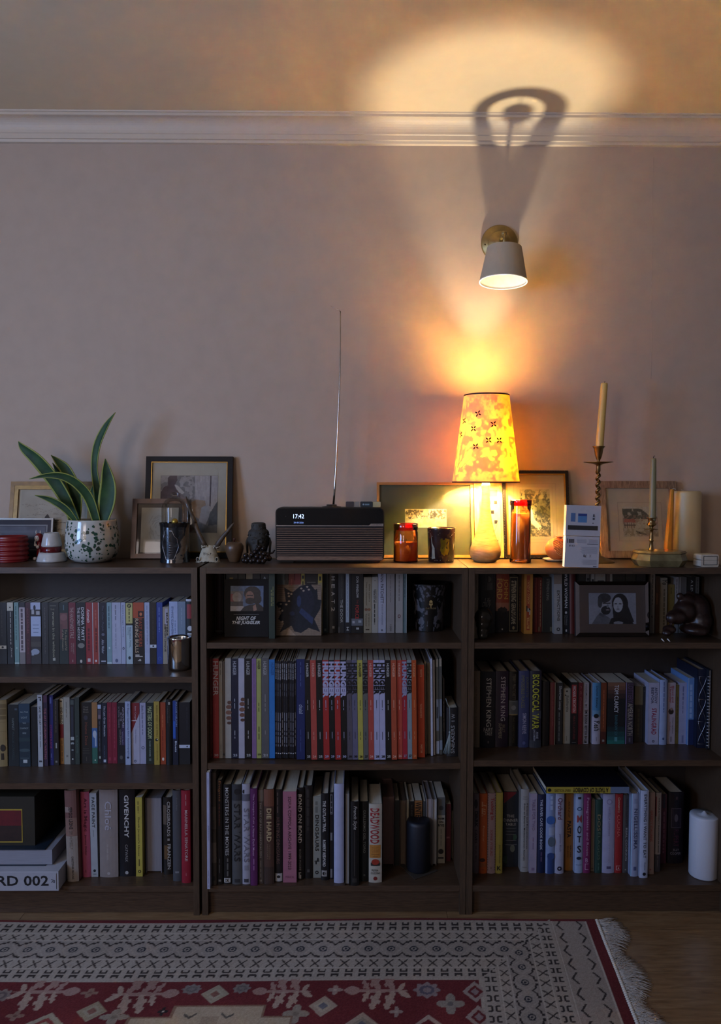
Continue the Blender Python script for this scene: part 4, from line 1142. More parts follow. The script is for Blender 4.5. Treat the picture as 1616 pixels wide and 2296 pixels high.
book(S, 805.5, 826, 1797, 1975, 'hb', '161a1a', 'black-green hardback with thin pale capitals', T('GUILLERMO DEL TORO', .1, .64, .42, .68, '7a807d', b=.004), O(.92, .55, .12, '4d5452'), depth=.18)
book(S, 826.5, 856, 1802, 1978, 'hb', 'aaa394', 'white hardback with red condensed title and orange block', T('DEADWOOD', .055, .5, .1, .78, '8f1f26', b=.02), P(.52, .685, .06, .9, 'a8702f'), LN(.555, .56, .5, '6b451c', .5), LN(.58, .585, .5, '6b451c', .6), LN(.605, .61, .5, '6b451c', .5), LN(.64, .645, .5, '6b451c', .6), LN(.665, .67, .5, '6b451c', .4), O(.735, .5, .3, '8f2d1f', .75), O(.755, .65, .2, '23201f', .7), P(.745, .785, .15, .85, '23201f'), T('PETER', .83, .855, .22, .72, '3f3a33', 'h', .01), T('COZZENS', .865, .89, .15, .85, '3f3a33', 'h', .01), O(.945, .5, .15, '6b1f1c'), depth=.16)
book(S, 857, 883.5, 1786, 1941, 'pg', '5c4640', 'book turned round, dusty pink page edges facing out', depth=.15, page='7a5f58')
book(S, 884.5, 895, 1795, 1941, 'pb', '1f221d', 'narrow dark green-black book left of the dark candle', depth=.14)
book(S, 895.5, 910.5, 1794, 1941, 'pg', '40332a', 'brown book turned round, left behind the dark candle', depth=.15, page='5a4a3a')
book(S, 911, 916, 1793, 1940, 'pb', '8d8672', 'very thin cream booklet behind the dark candle', depth=.15)
book(S, 916.5, 928.5, 1797, 1940, 'pb', '141210', 'black paperback with faint name behind the dark candle', T('ALLENDE', .05, .25, .35, .65, '55504a'), depth=.14)
book(S, 929, 946, 1795, 1940, 'pb', '171411', 'black paperback with orange chunky capitals above the dark candle', P(0, .3, 0, 1, '8a5c30'), T('WINTER', .02, .3, .1, .9, '171411', b=.02), depth=.14)
book(S, 948, 954, 1797, 1940, 'pb', '3d3f40', 'thin grey paperback behind the dark candle', depth=.13)
book(S, 955, 968, 1791, 1941, 'pg', '8a7f7c', 'pinkish white page edges right behind the dark candle', depth=.15, page='928784')
book(S, 968.7, 978.6, 1792, 1940.7, 'pg', '9a9590', 'narrow white page edges right of the dark candle', depth=.15, page='a19c96')
book(S, 979.6, 997.4, 1788, 1935.7, 'pb', '8a8474', 'cream paperback with short stacked black title and tree', P(0, .27, 0, 1, '54534f'), O(.16, .5, .3, '2c2c2a', 1.0), T('HAM', .305, .335, .12, .88, '1c1a17', 'h', .03), T('ON', .355, .385, .25, .75, '1c1a17', 'h', .03), T('RYE', .405, .44, .12, .88, '1c1a17', 'h', .03), LN(.48, .75, .5, '5c5850', .1), O(.82, .5, .34, '1c1a17', 1.0), P(.905, .93, .15, .85, '1c1a17'), depth=.13)
book(S, 998, 1010.5, 1803, 1931, 'pb', '501c20', 'dark red paperback at the right end', P(.57, .6, .2, .8, '7d4a4c'), depth=.12)
book(S, 1011, 1019, 1817, 1927, 'pg', '857c68', 'small cream pages, last at the right end', depth=.11, page='8f866f')

S = 'R1'
yb = 1419.6
book(S, 1063, 1072, 1286, yb, 'pb', '6d6353', 'narrow greige paperback behind the glass ornament', LN(.1, .3, .5, '4d4538', .16), yf=.06)
book(S, 1072.5, 1110, 1285, yb, 'hb', '23211e', 'broad black book with grey portrait and handwritten title', P(.02, .28, .35, .85, '3b3a37'), O(.1, .58, .16, '6b6862', 1.1), P(.16, .28, .5, .8, '55534f'), T('Life', .41, .5, .35, .7, '8d897f', 'h', 0, .3), T('Diary', .48, .58, .2, .72, '8d897f', 'h', 0, .3), depth=.15)
book(S, 1110.5, 1141, 1284, 1418, 'hb', '17120f', 'broad orange and black hardback with gold sideways capitals', P(0, .64, 0, 1, '8a3a24'), P(.5, .64, 0, 1, '94604c'), T('JOHN', .1, .44, .52, .92, 'b98a3c', b=.02), T('FORD', .1, .44, .08, .48, 'b98a3c', b=.02), O(.62, .5, .36, '1d130f', .5), P(.57, .63, .35, .45, '1d130f'), P(.57, .63, .62, .7, '1d130f'), P(.93, .96, .45, .55, 'a59c90'), depth=.15)
book(S, 1141.4, 1161, 1292, 1418, 'pb', '161412', 'black paperback with gold outline and cream capitals', P(.02, .98, .02, .06, '8a7f5f'), P(.02, .98, .94, .98, '8a7f5f'), P(.02, .03, .02, .98, '8a7f5f'), P(.97, .98, .02, .98, '8a7f5f'), T('STEPHEN KING', .08, .45, .22, .78, 'a8a08a', b=.02), T("GERALD'S GAME", .48, .85, .25, .75, 'a8a08a', b=.01), O(.92, .5, .14, '8a7f5f', 1.4))
book(S, 1161.5, 1168.5, 1290, 1416, 'pb', '2b1d14', 'narrow dark brown paperback left of the amber spine', LN(.2, .8, .5, '6b4a2f', .2))
book(S, 1169, 1194, 1287.5, 1421.5, 'pb', 'a8742f', 'amber yellow paperback with a red panel and black cow', P(.02, .94, .28, .68, '8f3a1c'), T('BUTTER', .72, .91, .36, .62, 'c99a55', 'u', .02), T('ASAKO YUZUKI', .11, .5, .36, .62, 'c99a55', 'u', .005), O(.6, .5, .26, '17120e', .9), P(.53, .58, .25, .4, '17120e'), P(.6, .68, .62, .72, 'b5ab9c'), P(.57, .63, .42, .54, 'b5ab9c'))
book(S, 1195, 1204.5, 1295, 1418, 'pb', '6d241c', 'dull red paperback right of the amber spine', LN(.1, .6, .5, '8d4436', .16))
book(S, 1205, 1214.5, 1295, 1418, 'pb', '5c2019', 'worn red paperback with cream flecks', LN(.05, .9, .65, '8d6f55', .2), P(.9, .98, .2, .6, '6d5a45'))
book(S, 1215, 1238, 1294, 1418, 'pb', '211f19', 'worn black paperback with grey name down the spine', T('STEPHEN KING', .03, .42, .4, .68, '6f6b5e', b=.01), P(.02, .98, .01, .05, '57503f'), P(.9, .98, .8, .98, '57503f'))
book(S, 1243, 1261.5, 1288, 1422, 'pb', '85817d', 'light grey paperback with spaced black capitals, leaning left', P(0, .16, 0, 1, '746558'), T('EXTINCTIONS', .27, .78, .36, .68, '2b2927', b=.005), O(.92, .5, .22, '2b2927'), O(.92, .5, .11, '85817d'), lean=-.02)
book(S, 1262, 1277.5, 1286, 1421, 'pb', '17181c', 'black paperback with white capitals beside light grey spine', T('WILD WOMAN', .0, .57, .3, .72, 'b5b2ae', b=.01), O(.65, .5, .16, 'a5a29e', 1.2), T('Philippa', .7, .86, .5, .68, '7d7b78'), T('Forrester', .7, .86, .26, .42, '7d7b78'), P(.93, .97, .42, .62, 'a5a29e'), lean=-.02)
book(S, 1278, 1292, 1285, 1421, 'hb', '4c1713', 'dark red book beside the mirrored photo frame', lean=-.02)
for a, b_, c, lab, dec in ((1294, 1311, '1d1a13', 'dark book peeping over the mirrored frame at left', ()),
                     (1312, 1323.5, '59524a', 'grey book with dark capitals peeping over the mirrored frame', (T('THE', .02, .5, .2, .8, '1c1916', b=.03),)),
                     (1324, 1332, '857d72', 'narrow pale book peeping over the mirrored frame', (P(.1, .14, .2, .8, '2b2620'),)),
                     (1333, 1356.5, '7d7466', 'cream book with stacked black bars over the mirrored frame', (P(.12, .15, .25, .85, '1c1916'), P(.19, .22, .25, .85, '1c1916'), P(.26, .29, .25, .85, '1c1916'), P(.33, .36, .25, .85, '1c1916'))),
                     (1358, 1372, '45342b', 'brown and cream book peeping over the mirrored frame', (P(0, 1, .6, 1, '7a705f'),)),
                     (1373, 1400, '1e190d', 'dark olive book with pale square over the mirrored frame', (P(.25, .6, .2, .5, '45423a'),)),
                     (1401, 1424, '221d10', 'dark olive book with two pale squares over mirrored frame', (P(.25, .5, .15, .4, '3d3a32'), P(.3, .6, .6, .85, '3d3a32'))),
                     (1425, 1446, '191510', 'dark book peeping over the mirrored frame at right', (P(.3, .5, .4, .7, '35322b'),))):
    book(S, a, b_, 1285, 1405, 'pb', c, lab, *dec, yf=.115, depth=.12)
book(S, 1456.7, 1467.5, 1287, 1420, 'pb', '7d766f', 'off-white paperback immediately right of the mirrored frame', LN(.02, .52, .5, '4a453f', .2), O(.72, .5, .2, '3b3733', 1.2), O(.72, .5, .1, '7d766f', 1.4))
book(S, 1468, 1478.5, 1292, 1419, 'pb', '3a2412', 'dark brown paperback right of the mirrored frame', P(.3, .5, .2, .6, '553518'))
book(S, 1479.6, 1495, 1296, 1420, 'pb', '7d7361', 'cream paperback with black initials at the head', T('Yo', .03, .13, .2, .95, '1b1711', 'd', .02, .2), LN(.2, .9, .55, '4f4839', .24))
book(S, 1496, 1511, 1311, 1419, 'pb', '6a5a2e', 'short ochre paperback behind the dark animal figure', LN(.06, .2, .5, '4b401e', .2))
book(S, 1512, 1520.5, 1294, 1419, 'pb', '857f7b', 'narrow off-white paperback behind the dark animal figure', LN(.04, .35, .5, '4a4643', .22))
book(S, 1521.5, 1537.5, 1294, 1419, 'pb', '4f4944', 'grey paperback behind the dark animal figure', P(0, 1, 0, .2, '77716a'), P(0, 1, .94, 1, '77716a'))
book(S, 1539, 1557, 1294, 1419, 'pb', '15120f', 'black paperback with worn white capitals above animal figure', T('A LEVEL', .05, .38, .45, .72, '8d8983', b=.01))
book(S, 1558, 1566, 1294, 1419, 'pb', '4d4842', 'thin pale paperback above the animal figure at right', LN(.05, .35, .5, '2b2722', .3))

S = 'R2'
book(S, 1060, 1076, 1504, 1675.5, 'hb', '7a6a55', 'tan hardback at the left end with faint title', T('The Recovering', .2, .55, .3, .5, '5c4c3a'), T('Leslie Jamison', .6, .9, .3, .5, '5c4c3a'), depth=.15)
book(S, 1077, 1109.5, 1506, 1676, 'hb', '12131a', 'broad black hardback with white capitals and jagged subtitle', T('STEPHEN KING', .08, .72, .38, .72, 'b0ada6', b=.006), T('FAIRY', .735, .785, .22, .85, 'a5a29b', 'h', .01), T('TALE', .79, .835, .3, .8, 'a5a29b', 'h', .01), P(.91, .94, .5, .56, '6d6b66'), depth=.18)
book(S, 1110, 1139, 1505, 1675, 'hb', '1f1426', 'dark purple hardback with tall white name', P(.2, .6, .35, 1, '33203c'), T('STEPHEN KING', .07, .65, .4, .75, 'aaa5aa', b=.005), T('BILLY', .7, .8, .55, .75, '7d7360'), T('SUMMERS', .68, .88, .25, .5, '8a8472', sh=.2), depth=.18)
book(S, 1140, 1161, 1506, 1673, 'hb', '16130f', 'black hardback with square silver emblem mid-spine', T('TERRY PRATCHETT', .03, .375, .35, .7, '655e50', b=.005), P(.385, .575, .02, .98, '64686a'), P(.4, .56, .08, .92, '4c5052'), O(.48, .5, .26, '737679'), P(.57, .58, .02, .98, '8f7d4c'), T('THE CARPET PEOPLE', .6, .95, .4, .6, '4a442f'), depth=.17)
book(S, 1162, 1186, 1504, 1675.5, 'hb', '333a5e', 'dull blue hardback with faded yellow-green title', T('JOURNEYS TO', .08, .34, .62, .9, '6b6a44'), T('IMPOSSIBLE PLACES', .06, .48, .2, .52, '6b6a44'), T('SIMON REEVE', .55, .82, .35, .72, '9a98ad', b=.01), O(.94, .5, .16, '4d547c'), depth=.17)
book(S, 1187, 1213, 1504, 1676, 'hb', '1c1a26', 'black hardback with bold acid-yellow title', P(.52, .62, .2, 1, '3b3d45'), P(.9, 1, 0, 1, '2f3036'), T('BIOLOGICAL WAR', .045, .755, .2, .8, 'a3a02c', b=.02), T('ANNIE', .79, .88, .55, .75, '9a98a0', b=.01), T('JACOBSEN', .76, .91, .28, .48, '9a98a0', b=.01), depth=.17)
book(S, 1215, 1230.5, 1528, 1672, 'hb', '15110e', 'nearly black book in the shadowed gap', depth=.16)
book(S, 1232, 1245, 1530, 1670, 'hb', '5c231e', 'red book with cream page edge on its right', P(0, 1, .82, 1, '857c68'), LN(.2, .7, .5, '7d3f36', .1), depth=.13)
book(S, 1246, 1261, 1531, 1669, 'pb', '211d19', 'dark paperback with rough grey two-word title', T('Shotgun', .05, .28, .3, .85, '85807a', b=.03), T('Lovesongs', .3, .44, .3, .8, '85807a', b=.02), LN(.48, .95, .5, '5c5851', .16))
book(S, 1262, 1278, 1544, 1667.5, 'pb', '857b68', 'short cream paperback with black ink sketch at head', O(.05, .5, .13, '1c1712'), O(.12, .3, .1, '1c1712'), T('Siddhartha', .12, .42, .4, .75, '3b342a', sh=.2), P(.86, .95, .45, .55, '655b49'))
book(S, 1279, 1295.5, 1530, 1669, 'pb', '17120f', 'black paperback with a red panel at head', P(.04, .5, .1, .78, '7d2624'), T('MICHAEL CRICHTON', .06, .48, .25, .65, 'b9a29a', b=.01), T('PIRATE LATITUDES', .54, .92, .32, .6, '6b2c28', b=.005), P(.965, .975, .2, .75, '55504a'))
book(S, 1296, 1306, 1531, 1669, 'pb', '57181a', 'dark red paperback left of the white crime spine', T('F. G. Cottam', .05, .48, .3, .7, '8a5450', sh=.2), LN(.5, .9, .5, '6d2a2a', .1))
book(S, 1306.6, 1319.6, 1530.5, 1668, 'pb', '8d8484', 'white paperback with upward reading black title', T('THE KILLER INSIDE ME', .44, .96, .3, .75, '17130f', 'u', .02), T('JIM THOMPSON', .03, .42, .32, .72, '5e5656', 'u', .005), P(.96, .985, .3, .7, '17130f'))
book(S, 1327, 1346, 1530.5, 1668, 'hb', '9c98a5', 'paperback, blue above and white below, with dark figure', P(0, .5, 0, 1, '3c7094'), P(.45, .55, 0, 1, '5a7f99'), O(.54, .45, .3, '151518', .9), T('David Szalay', .05, .41, .32, .62, '14283a', b=.005), T('Flesh', .62, .78, .2, .85, '17171c', b=.02), LN(.88, .95, .5, '7d7a86', .1))
book(S, 1346.5, 1359, 1531, 1668, 'pb', '64301a', 'orange-brown paperback left of the thick thriller', P(.8, 1, 0, 1, '451d14'), LN(.12, .75, .5, '8a4a2c', .22), P(.93, .965, .3, .7, '857a70'))
book(S, 1361, 1401, 1530.5, 1668, 'pb', '14171a', 'thick thriller, copper at top fading through black to teal', P(0, .06, 0, 1, '6b4a38'), P(.06, .12, 0, 1, '5c3f31'), P(.12, .18, 0, 1, '472f28'), P(.18, .26, 0, 1, '2f211f'), P(.72, .8, 0, 1, '16282b'), P(.8, .88, 0, 1, '1a3b3c'), P(.88, .94, 0, 1, '1d4b4a'), P(.94, 1, 0, 1, '236059'), T('TOM CLANCY', .04, .49, .38, .62, 'b5b5ba', b=.015), T('RAINBOW SIX', .53, .87, .42, .58, '35606a', b=.005), P(.89, .96, .42, .58, '4a8084'))
book(S, 1402, 1420, 1530.5, 1668, 'pb', '322a33', 'dark mauve paperback with lilac edge and cream capitals', P(0, 1, 0, .1, '7d7096'), T('LOTTERY', .02, .33, .25, .9, '57425a', b=.01), T('AMERIKA NORTH', .34, .86, .25, .9, '948a7c', b=.005), P(.9, .97, .45, .65, '55505c'))
book(S, 1421.7, 1440.5, 1539, 1664, 'pb', '2b2317', 'short tan and dark brown paperback left of pale blue covers', P(0, .33, 0, 1, '5c523a'), LN(.4, .9, .5, '3f351f', .24))
book(S, 1441, 1446, 1540, 1664, 'pb', '1d1c19', 'thin dark paperback beside the first pale blue cover', O(.08, .5, .2, '55534f'))
book(S, 1453, 1477, 1531, 1669.7, 'pb', '9a9ab0', 'white paperback with dark name and crimson title', T('ANTONY', .075, .335, .55, .8, '2f3550', b=.005), T('BEEVOR', .075, .335, .22, .46, '2f3550', b=.005), T('STALINGRAD', .41, .835, .3, .75, '8a2440', b=.01), O(.945, .5, .12, '23263a'), O(.945, .5, .06, '9a9ab0'), depth=.15)
book(S, 1478, 1495, 1524, 1669.7, 'hb', '8a98b8', 'pale blue hardback right of the crimson title', LN(.03, .5, .5, '55648c', .14), O(.905, .5, .12, '34466e', 1.4), depth=.16)
book(S, 1495.8, 1513.6, 1531, 1668, 'pb', '9a8d94', 'pinkish white paperback with red title and small portrait', T('Blood and', .05, .32, .52, .75, '8a2f38', b=.01), T('Thunder', .05, .33, .22, .45, '8a2f38', b=.01), O(.47, .45, .34, '2b1f1b', 1.1), O(.43, .5, .16, '7d6257', 1.2), T('Hampton', .57, .83, .58, .76, '4c434a'), T('Sides', .64, .78, .25, .42, '8a5a4c'), LN(.88, .97, .5, '6d6068', .16))
book(S, 1514.3, 1521.5, 1536, 1668, 'pb', '5e4f28', 'narrow ochre paperback before the lavender one', LN(.2, .8, .5, '3f351b', .3))
book(S, 1522, 1538.5, 1531, 1668.5, 'pb', '8f93b0', 'lavender paperback left of the blue-and-navy cover', LN(.06, .28, .5, '5c6084', .14), LN(.3, .5, .5, '5c6084', .1), P(.86, .98, .4, .65, '6d7194'))
book(S, 1541, 1555, 1520, 1670.6, 'pb', '5f83b5', 'paperback with sky blue cover and navy foot', P(.62, 1, 0, 1, '1c2850'), LN(.1, .6, .5, '8aa3c9', .4), P(.0, 1, 0, .14, '8fa9cc'), depth=.14)
nbk = book(S, 1558, 1582, 1501, 1677, 'nb', '151a2e', 'dark navy notebook laced with silver thread', depth=.18)
lace = MB()
_hn = at_y(1576, 1501, nbk.location.y)[2] - SH['R2']
_wn = k_at(nbk.location.y) * 27
for i in range(4):
    z0, z1 = _hn * (1 - .09 - .285 * i), _hn * (1 - .09 - .285 * (i + 1))
    if i < 3:
        lace.tube([(-_wn * .3 + _wn * .6 * .5 * (1 - math.cos(math.pi * t / 8)), -.0035, z0 + (z1 - z0) * t / 8) for t in range(9)], .0007, 5)
        lace.tube([(_wn * .3 - _wn * .6 * .5 * (1 - math.cos(math.pi * t / 8)), -.0032, z0 + (z1 - z0) * t / 8) for t in range(9)], .0007, 5)
    lace.tube([(-_wn * .34, -.003, z0), (_wn * .34, -.003, z0 - .001)], .0007, 5)
lace.build('silver_lacing', mat('a9abb5', rough=.3, metal=.9), nbk)
spi = book(S, 1585.2, 1593, 1502, 1681, 'pg', '1b1f27', 'wire bound notebook with white coils at the right end', depth=.2, page='aab0bd')
coil = MB()
_hs = at_y(1595, 1502, spi.location.y)[2] - SH['R2']
for i in range(22):
    zc = _hs * (.045 + .041 * i)
    coil.tube([(-.0035 + .0040 * math.cos(a * math.pi / 5), -.001 + .004 * math.sin(a * math.pi / 5), zc + .0004 * a) for a in range(11)], .0011, 5)
coil.build('wire_binding', mat('c9ccd4', rough=.3, metal=.6), spi)

S = 'R3'
yb = 1957.8
book(S, 1060, 1073.6, 1778.7, yb, 'hb', '63565a', 'grey-mauve book with black blotted letters at left end', O(.13, .45, .3, '1d1820', 2.6), O(.28, .5, .26, '221c24', 1.6), T('DARK', .22, .42, .25, .8, '1d1820', b=.04), T('CAVES', .45, .62, .3, .7, '2b242b', b=.02), LN(.65, .85, .5, '4a3f44', .2), depth=.18)
book(S, 1074, 1092, 1779, yb, 'hb', 'a04a1d', 'orange hardback with faded pale script', T('Tin', .12, .26, .45, .9, 'b98560', sh=.2), LN(.1, .28, .35, 'b98560', .16), T('Pummor', .4, .6, .4, .65, 'b98560', sh=.1), O(.83, .4, .36, '3b1a0d', .7), P(.87, .92, 0, 1, '8a4a26'), O(.95, .45, .14, '85381a'), depth=.18)
book(S, 1092.5, 1110.5, 1778, yb, 'hb', '948085', 'pale pink book with dashed edges and red title', *[P(.02 + .032 * i, .036 + .032 * i, .02, .07, '2b2024') for i in range(30)], *[P(.02 + .032 * i, .036 + .032 * i, .93, .98, '2b2024') for i in range(30)], T('Tucking In', .055, .33, .25, .8, '8a2c30', b=.02), T('SOPHIE WYBURD', .45, .78, .3, .65, '8a4a4c', b=.01), O(.93, .45, .12, '7d6a6d'), depth=.18)
book(S, 1111, 1126.5, 1777, yb, 'hb', '94883c', 'yellow hardback with black K at the foot', T('Joe Woodhouse', .64, .87, .4, .7, '4a421a', sh=.2), T('K', .905, .96, .2, .8, '1a1709', 'h', .02), depth=.18)
book(S, 1128, 1162, 1775, 1943, 'hb', '262b33', 'thick slate blue hardback with red corner and white capitals', O(.6, .7, .2, '35503f', 1.0), O(.75, .6, .16, '626a63', 1.6), O(.9, .2, .24, '2c4034', 1.2), G([(0, 0), (.8, 0), (.8, .02), (0, .15)], '6d1c26'), T('THE', .3, .335, .2, .7, 'a5a4a2', 'h', .01), T('DINNER', .355, .395, .02, .95, 'a5a4a2', 'h', .01), T('TABLE', .41, .445, .12, .82, 'a5a4a2', 'h', .01), LN(.48, .485, .5, '6f7175', .7), LN(.52, .525, .5, '6f7175', .7), LN(.56, .565, .5, '6f7175', .7), LN(.64, .645, .5, '8a8b8d', .7), LN(.7, .705, .5, '8a8b8d', .8), depth=.16)
book(S, 1163, 1185.5, 1769, 1954, 'hb', '8d8a86', 'cream hardback with two long lines of black serif', LN(.09, .095, .5, '3f3c3a', .5), LN(.115, .12, .5, '3f3c3a', .6), T('Recipes and Remembrances', .17, .72, .62, .82, '2b2927', b=.01), T('from an Eastern Mediterranean Kitchen', .17, .86, .32, .5, '2b2927', b=.01), P(.94, .95, .25, .75, '6f6c69'), depth=.17)
book(S, 1186, 1203.3, 1779.6, 1958, 'pb', '93899a', 'lavender pink paperback with thin lilac title', T('TABLE FOR TWO', .07, .46, .3, .7, '75637e', b=.004), LN(.55, .7, .5, '75637e', .14), P(.93, .965, .3, .7, '75637e'), depth=.16)
book(S, 1204, 1222.5, 1781, 1957, 'hb', '141d3c', 'navy hardback with white capitals beside blue circles', T('THE RIVER CAFE COOK BOOK', .06, .7, .3, .6, 'b0b5c6', b=.02), LN(.73, .85, .5, '4b3d5c', .2), depth=.17)
book(S, 1223, 1243.5, 1779, 1958, 'hb', '7d8fb5', 'light blue hardback with big blue and grey discs', O(.33, .5, .48, '355c9c', 1.0), P(.42, .52, .3, 1, '97a3be'), O(.6, .6, .4, '4f5c6a', 1.4), P(.75, 1, .2, 1, '2c4274'), O(.78, .55, .4, '2c4274', 1.0), LN(.03, .2, .6, '9fb0cf', .3), depth=.17)
book(S, 1244, 1264, 1779, 1958, 'hb', '989aae', 'lavender white hardback with plum coloured title', T('Orchard', .05, .32, .25, .75, '5c2a42', b=.01), T('James Rich', .5, .72, .4, .65, '6a5c74'), O(.935, .5, .26, '23202c'), O(.935, .5, .12, '989aae', .8), depth=.17)
book(S, 1265, 1285, 1779, 1951, 'hb', '8a5a22', 'mustard amber hardback with black italic and bold capitals', T('AN A-Z OF', .09, .31, .35, .55, '1c130a', sh=.3), T('PASTA', .35, .57, .25, .68, '1c130a', b=.03), T('RACHEL', .67, .83, .6, .75, '2b1d0d'), T('RODDY', .68, .83, .28, .44, '2b1d0d'), depth=.16)
book(S, 1286, 1306.6, 1779, 1957, 'hb', '8fa0bd', 'pale blue hardback with upright red and black letters', P(.04, .07, .3, .7, '1c1f26'), O(.19, .5, .3, '2b4a6a', .8), O(.19, .5, .18, '8fa0bd', .8), T('M', .27, .36, .2, .8, '8a3a40', 'h', .02), T('O', .4, .5, .25, .75, '1c2330', 'h', .02), T('T', .53, .61, .25, .75, '1c2330', 'h', .02), T('S', .65, .74, .25, .75, '1c2330', 'h', .02), O(.81, .5, .3, '1c2a3c', .7), LN(.89, .9, .5, '64748f', .7), depth=.17)
book(S, 1307.2, 1323.8, 1779, 1957, 'hb', '6d2552', 'magenta hardback with white serif title', T('Pomegranates and Roses', .05, .78, .3, .72, 'b58fa8', b=.005), T('B', .81, .86, .3, .65, 'b58fa8', 'h'), P(.88, .885, .25, .75, 'b58fa8'), P(.95, .955, .25, .75, 'b58fa8'), P(.88, .955, .25, .32, 'b58fa8'), depth=.17)
book(S, 1324.3, 1332.5, 1793, 1954, 'pb', '6d5f4f', 'narrow tan paperback left of the green spine', P(.95, .97, .2, .8, '4c4236'), depth=.15)
book(S, 1333, 1349.5, 1793, 1957, 'hb', '1f3b34', 'dark green hardback with tan art-deco letters', T('DOS', .2, .42, .25, .7, '857658', b=.0), T('ELAGOS', .44, .82, .3, .7, '5c6a58', b=.0), LN(.86, .96, .5, '3f5a4f', .2), depth=.16)
book(S, 1350, 1377.5, 1780, 1957, 'hb', '9595b0', 'thick lavender white hardback with small ring at head', O(.095, .5, .22, '7a6f8f'), O(.095, .5, .17, '9595b0'), T('NIGELLA LAWSON', .16, .52, .42, .58, '7a6f8f'), T('SIMPLY NIGELLA', .54, .86, .42, .58, 'a6a2bd'), P(.91, .945, .35, .7, '4c4866'), depth=.18)
book(S, 1378, 1395, 1780, 1957, 'hb', '8a2224', 'red hardback with cream script and thin capitals', T("Gennaro's", .04, .23, .3, .65, 'c09a88', sh=.2), T('CUCINA', .26, .54, .25, .65, 'c0645c', b=.0), P(.905, .91, .2, .75, 'c09a98'), P(.955, .96, .2, .75, 'c09a98'), P(.905, .96, .2, .26, 'c09a98'), O(.935, .5, .1, 'c09a98'), depth=.17)
book(S, 1396, 1408.8, 1782, 1957, 'hb', '413e3d', 'grey hardback with bold white second half title', T("NIGEL SLATER'S", .05, .4, .4, .75, '2b2827', b=.005), T('REAL COOKING', .42, .84, .4, .75, '949290', b=.015), O(.955, .5, .12, '7d7b79'), depth=.17)
book(S, 1412, 1431, 1779, 1964.7, 'hb', '8d96b0', 'silver blue hardback with fancy striped capitals', T('NIGELLISSIMA', .18, .67, .3, .8, '3f4460', b=.01), P(.06, .12, .3, .8, '7d86a0'), P(.0, 1, 0, .1, '8fb4cf'), P(.88, .925, .35, .75, '4c5478'), depth=.18)
book(S, 1434, 1453, 1772.5, 1967.6, 'hb', 'a4adc4', 'tall white hardback with long black sans title', T('EVERYTHING I WANT TO EAT', .04, .77, .38, .72, '1f2430', b=.008), T('Koslow', .82, .91, .5, .68, '3f465a'), O(.955, .55, .2, '17191f'), depth=.2)
book(S, 1453.5, 1467, 1777, 1960, 'pb', '8a7670', 'pinkish tan paperback with red capitals', T('Two', .1, .2, .25, .5, '9a8a80', sh=.2), T('GREEDY ITALIANS', .22, .6, .25, .65, '8a3a34', b=.01), O(.945, .4, .14, '7d4a3c'), depth=.17)
book(S, 1468, 1481, 1777, 1954, 'hb', '3d3a40', 'hardback with white upper panel of typewriter capitals', P(0, .78, 0, 1, '8f8784'), T('THE FOUR & TWENTY BLACKBIRDS PIE BOOK', .06, .76, .45, .68, '2b2726', b=.02), P(.05, .3, .0, .2, '7d3a3c'), LN(.8, .95, .5, '5c585f', .2), depth=.17)
book(S, 1481.5, 1494, 1781, 1936, 'pb', '45202c', 'dark plum paperback with speckled maroon lower half', P(0, .2, .3, .7, '34303a'), P(.2, 1, 0, .9, '532532'), LN(.25, .85, .5, '7d4a55', .3), depth=.14)
jil = book(S, 1497, 1531, 1776, 1935, 'hb', '17121b', 'thick black hardback with framed feather and faded purple title', P(.22, .5, .18, .84, '4c4654'), P(.232, .488, .22, .8, '241d2b'), O(.36, .5, .12, '5c5766', 2.2), P(.06, .1, .45, .58, '4c3a42'), T('RUPERT', .52, .76, .35, .68, '4a2438', b=.005), T('JILLY', .79, .83, .3, .72, '837e88', 'h', .01), T('COOPER', .84, .875, .15, .85, '837e88', 'h', .01), depth=.16)

# ================================================================== things standing on the shelves
def on_plane(px, py, Z):
    return at_z(px, py, Z)

def lathe_px(prof, k):
    return [(r * k, z * k) for r, z in prof]

# ---- stack of boxed volumes lying at the left of the bottom shelf
Z = SH['L3'] + .0004
Yf = at_z(100, 1997, Z)[1]
X1 = at_y(131, 1975, Yf)[0]
h1 = at_y(100, 1954, Yf)[2] - Z
ob = empty('record_box', (X1 - .16, Yf, Z), 'white slipcase with large black 002 lettering, lowest of the stack', 'box', 'stack lying on the left bottom shelf')
wm = mat('a8a8ae', rough=.55, noise=.03)
MB().box(-.16, .16, 0, .24, 0, h1).build('case', wm, ob)
lb = MB().box(-.159, .1555, -.0012, -.0004, .003, h1 - .003)
lb.build('label_card', mat('9c9da4', rough=.5, noise=.03), ob)
letter(ob, 'case_lettering', 'RD 002', flat_place(.16 - .135 * 1.35, .131, h1 * .26, h1 * .80, -.0018), tmat('141416'), .02)
letter(ob, 'case_lettering', 'R', flat_place(.139, .150, h1 * .42, h1 * .62, -.0018, 'd'), tmat('3a3a40'), 0, .3)
MB().box(.1538, .1548, -.0018, -.0012, .006, h1 - .006).build('edge_line', tmat('2b2b33'), ob)
Y2 = Yf + .035
z2 = Z + h1 + .0004
X2 = at_y(117, 1925, Y2)[0]
h2 = at_y(80, 1903, Y2)[2] - z2
ob = empty('hardback_book', (X2 - .14, Y2, z2), 'dark blue book lying flat, white page edges out, middle of the stack', 'book', 'stack lying on the left bottom shelf')
cm = mat('18232f', rough=.5)
MB().box(-.14, .12, -.003, .19, 0, .003).box(-.14, .12, -.003, .19, h2 - .003, h2).box(-.14, .14, .187, .19, 0, h2).build('cover', cm, ob)
MB().box(-.14, .14, 0, .186, .0032, h2 - .0032).build('page_block', mat('85868f', rough=.8, noise=.12, nscale=300, stretch=(.05, .05, 3)), ob)
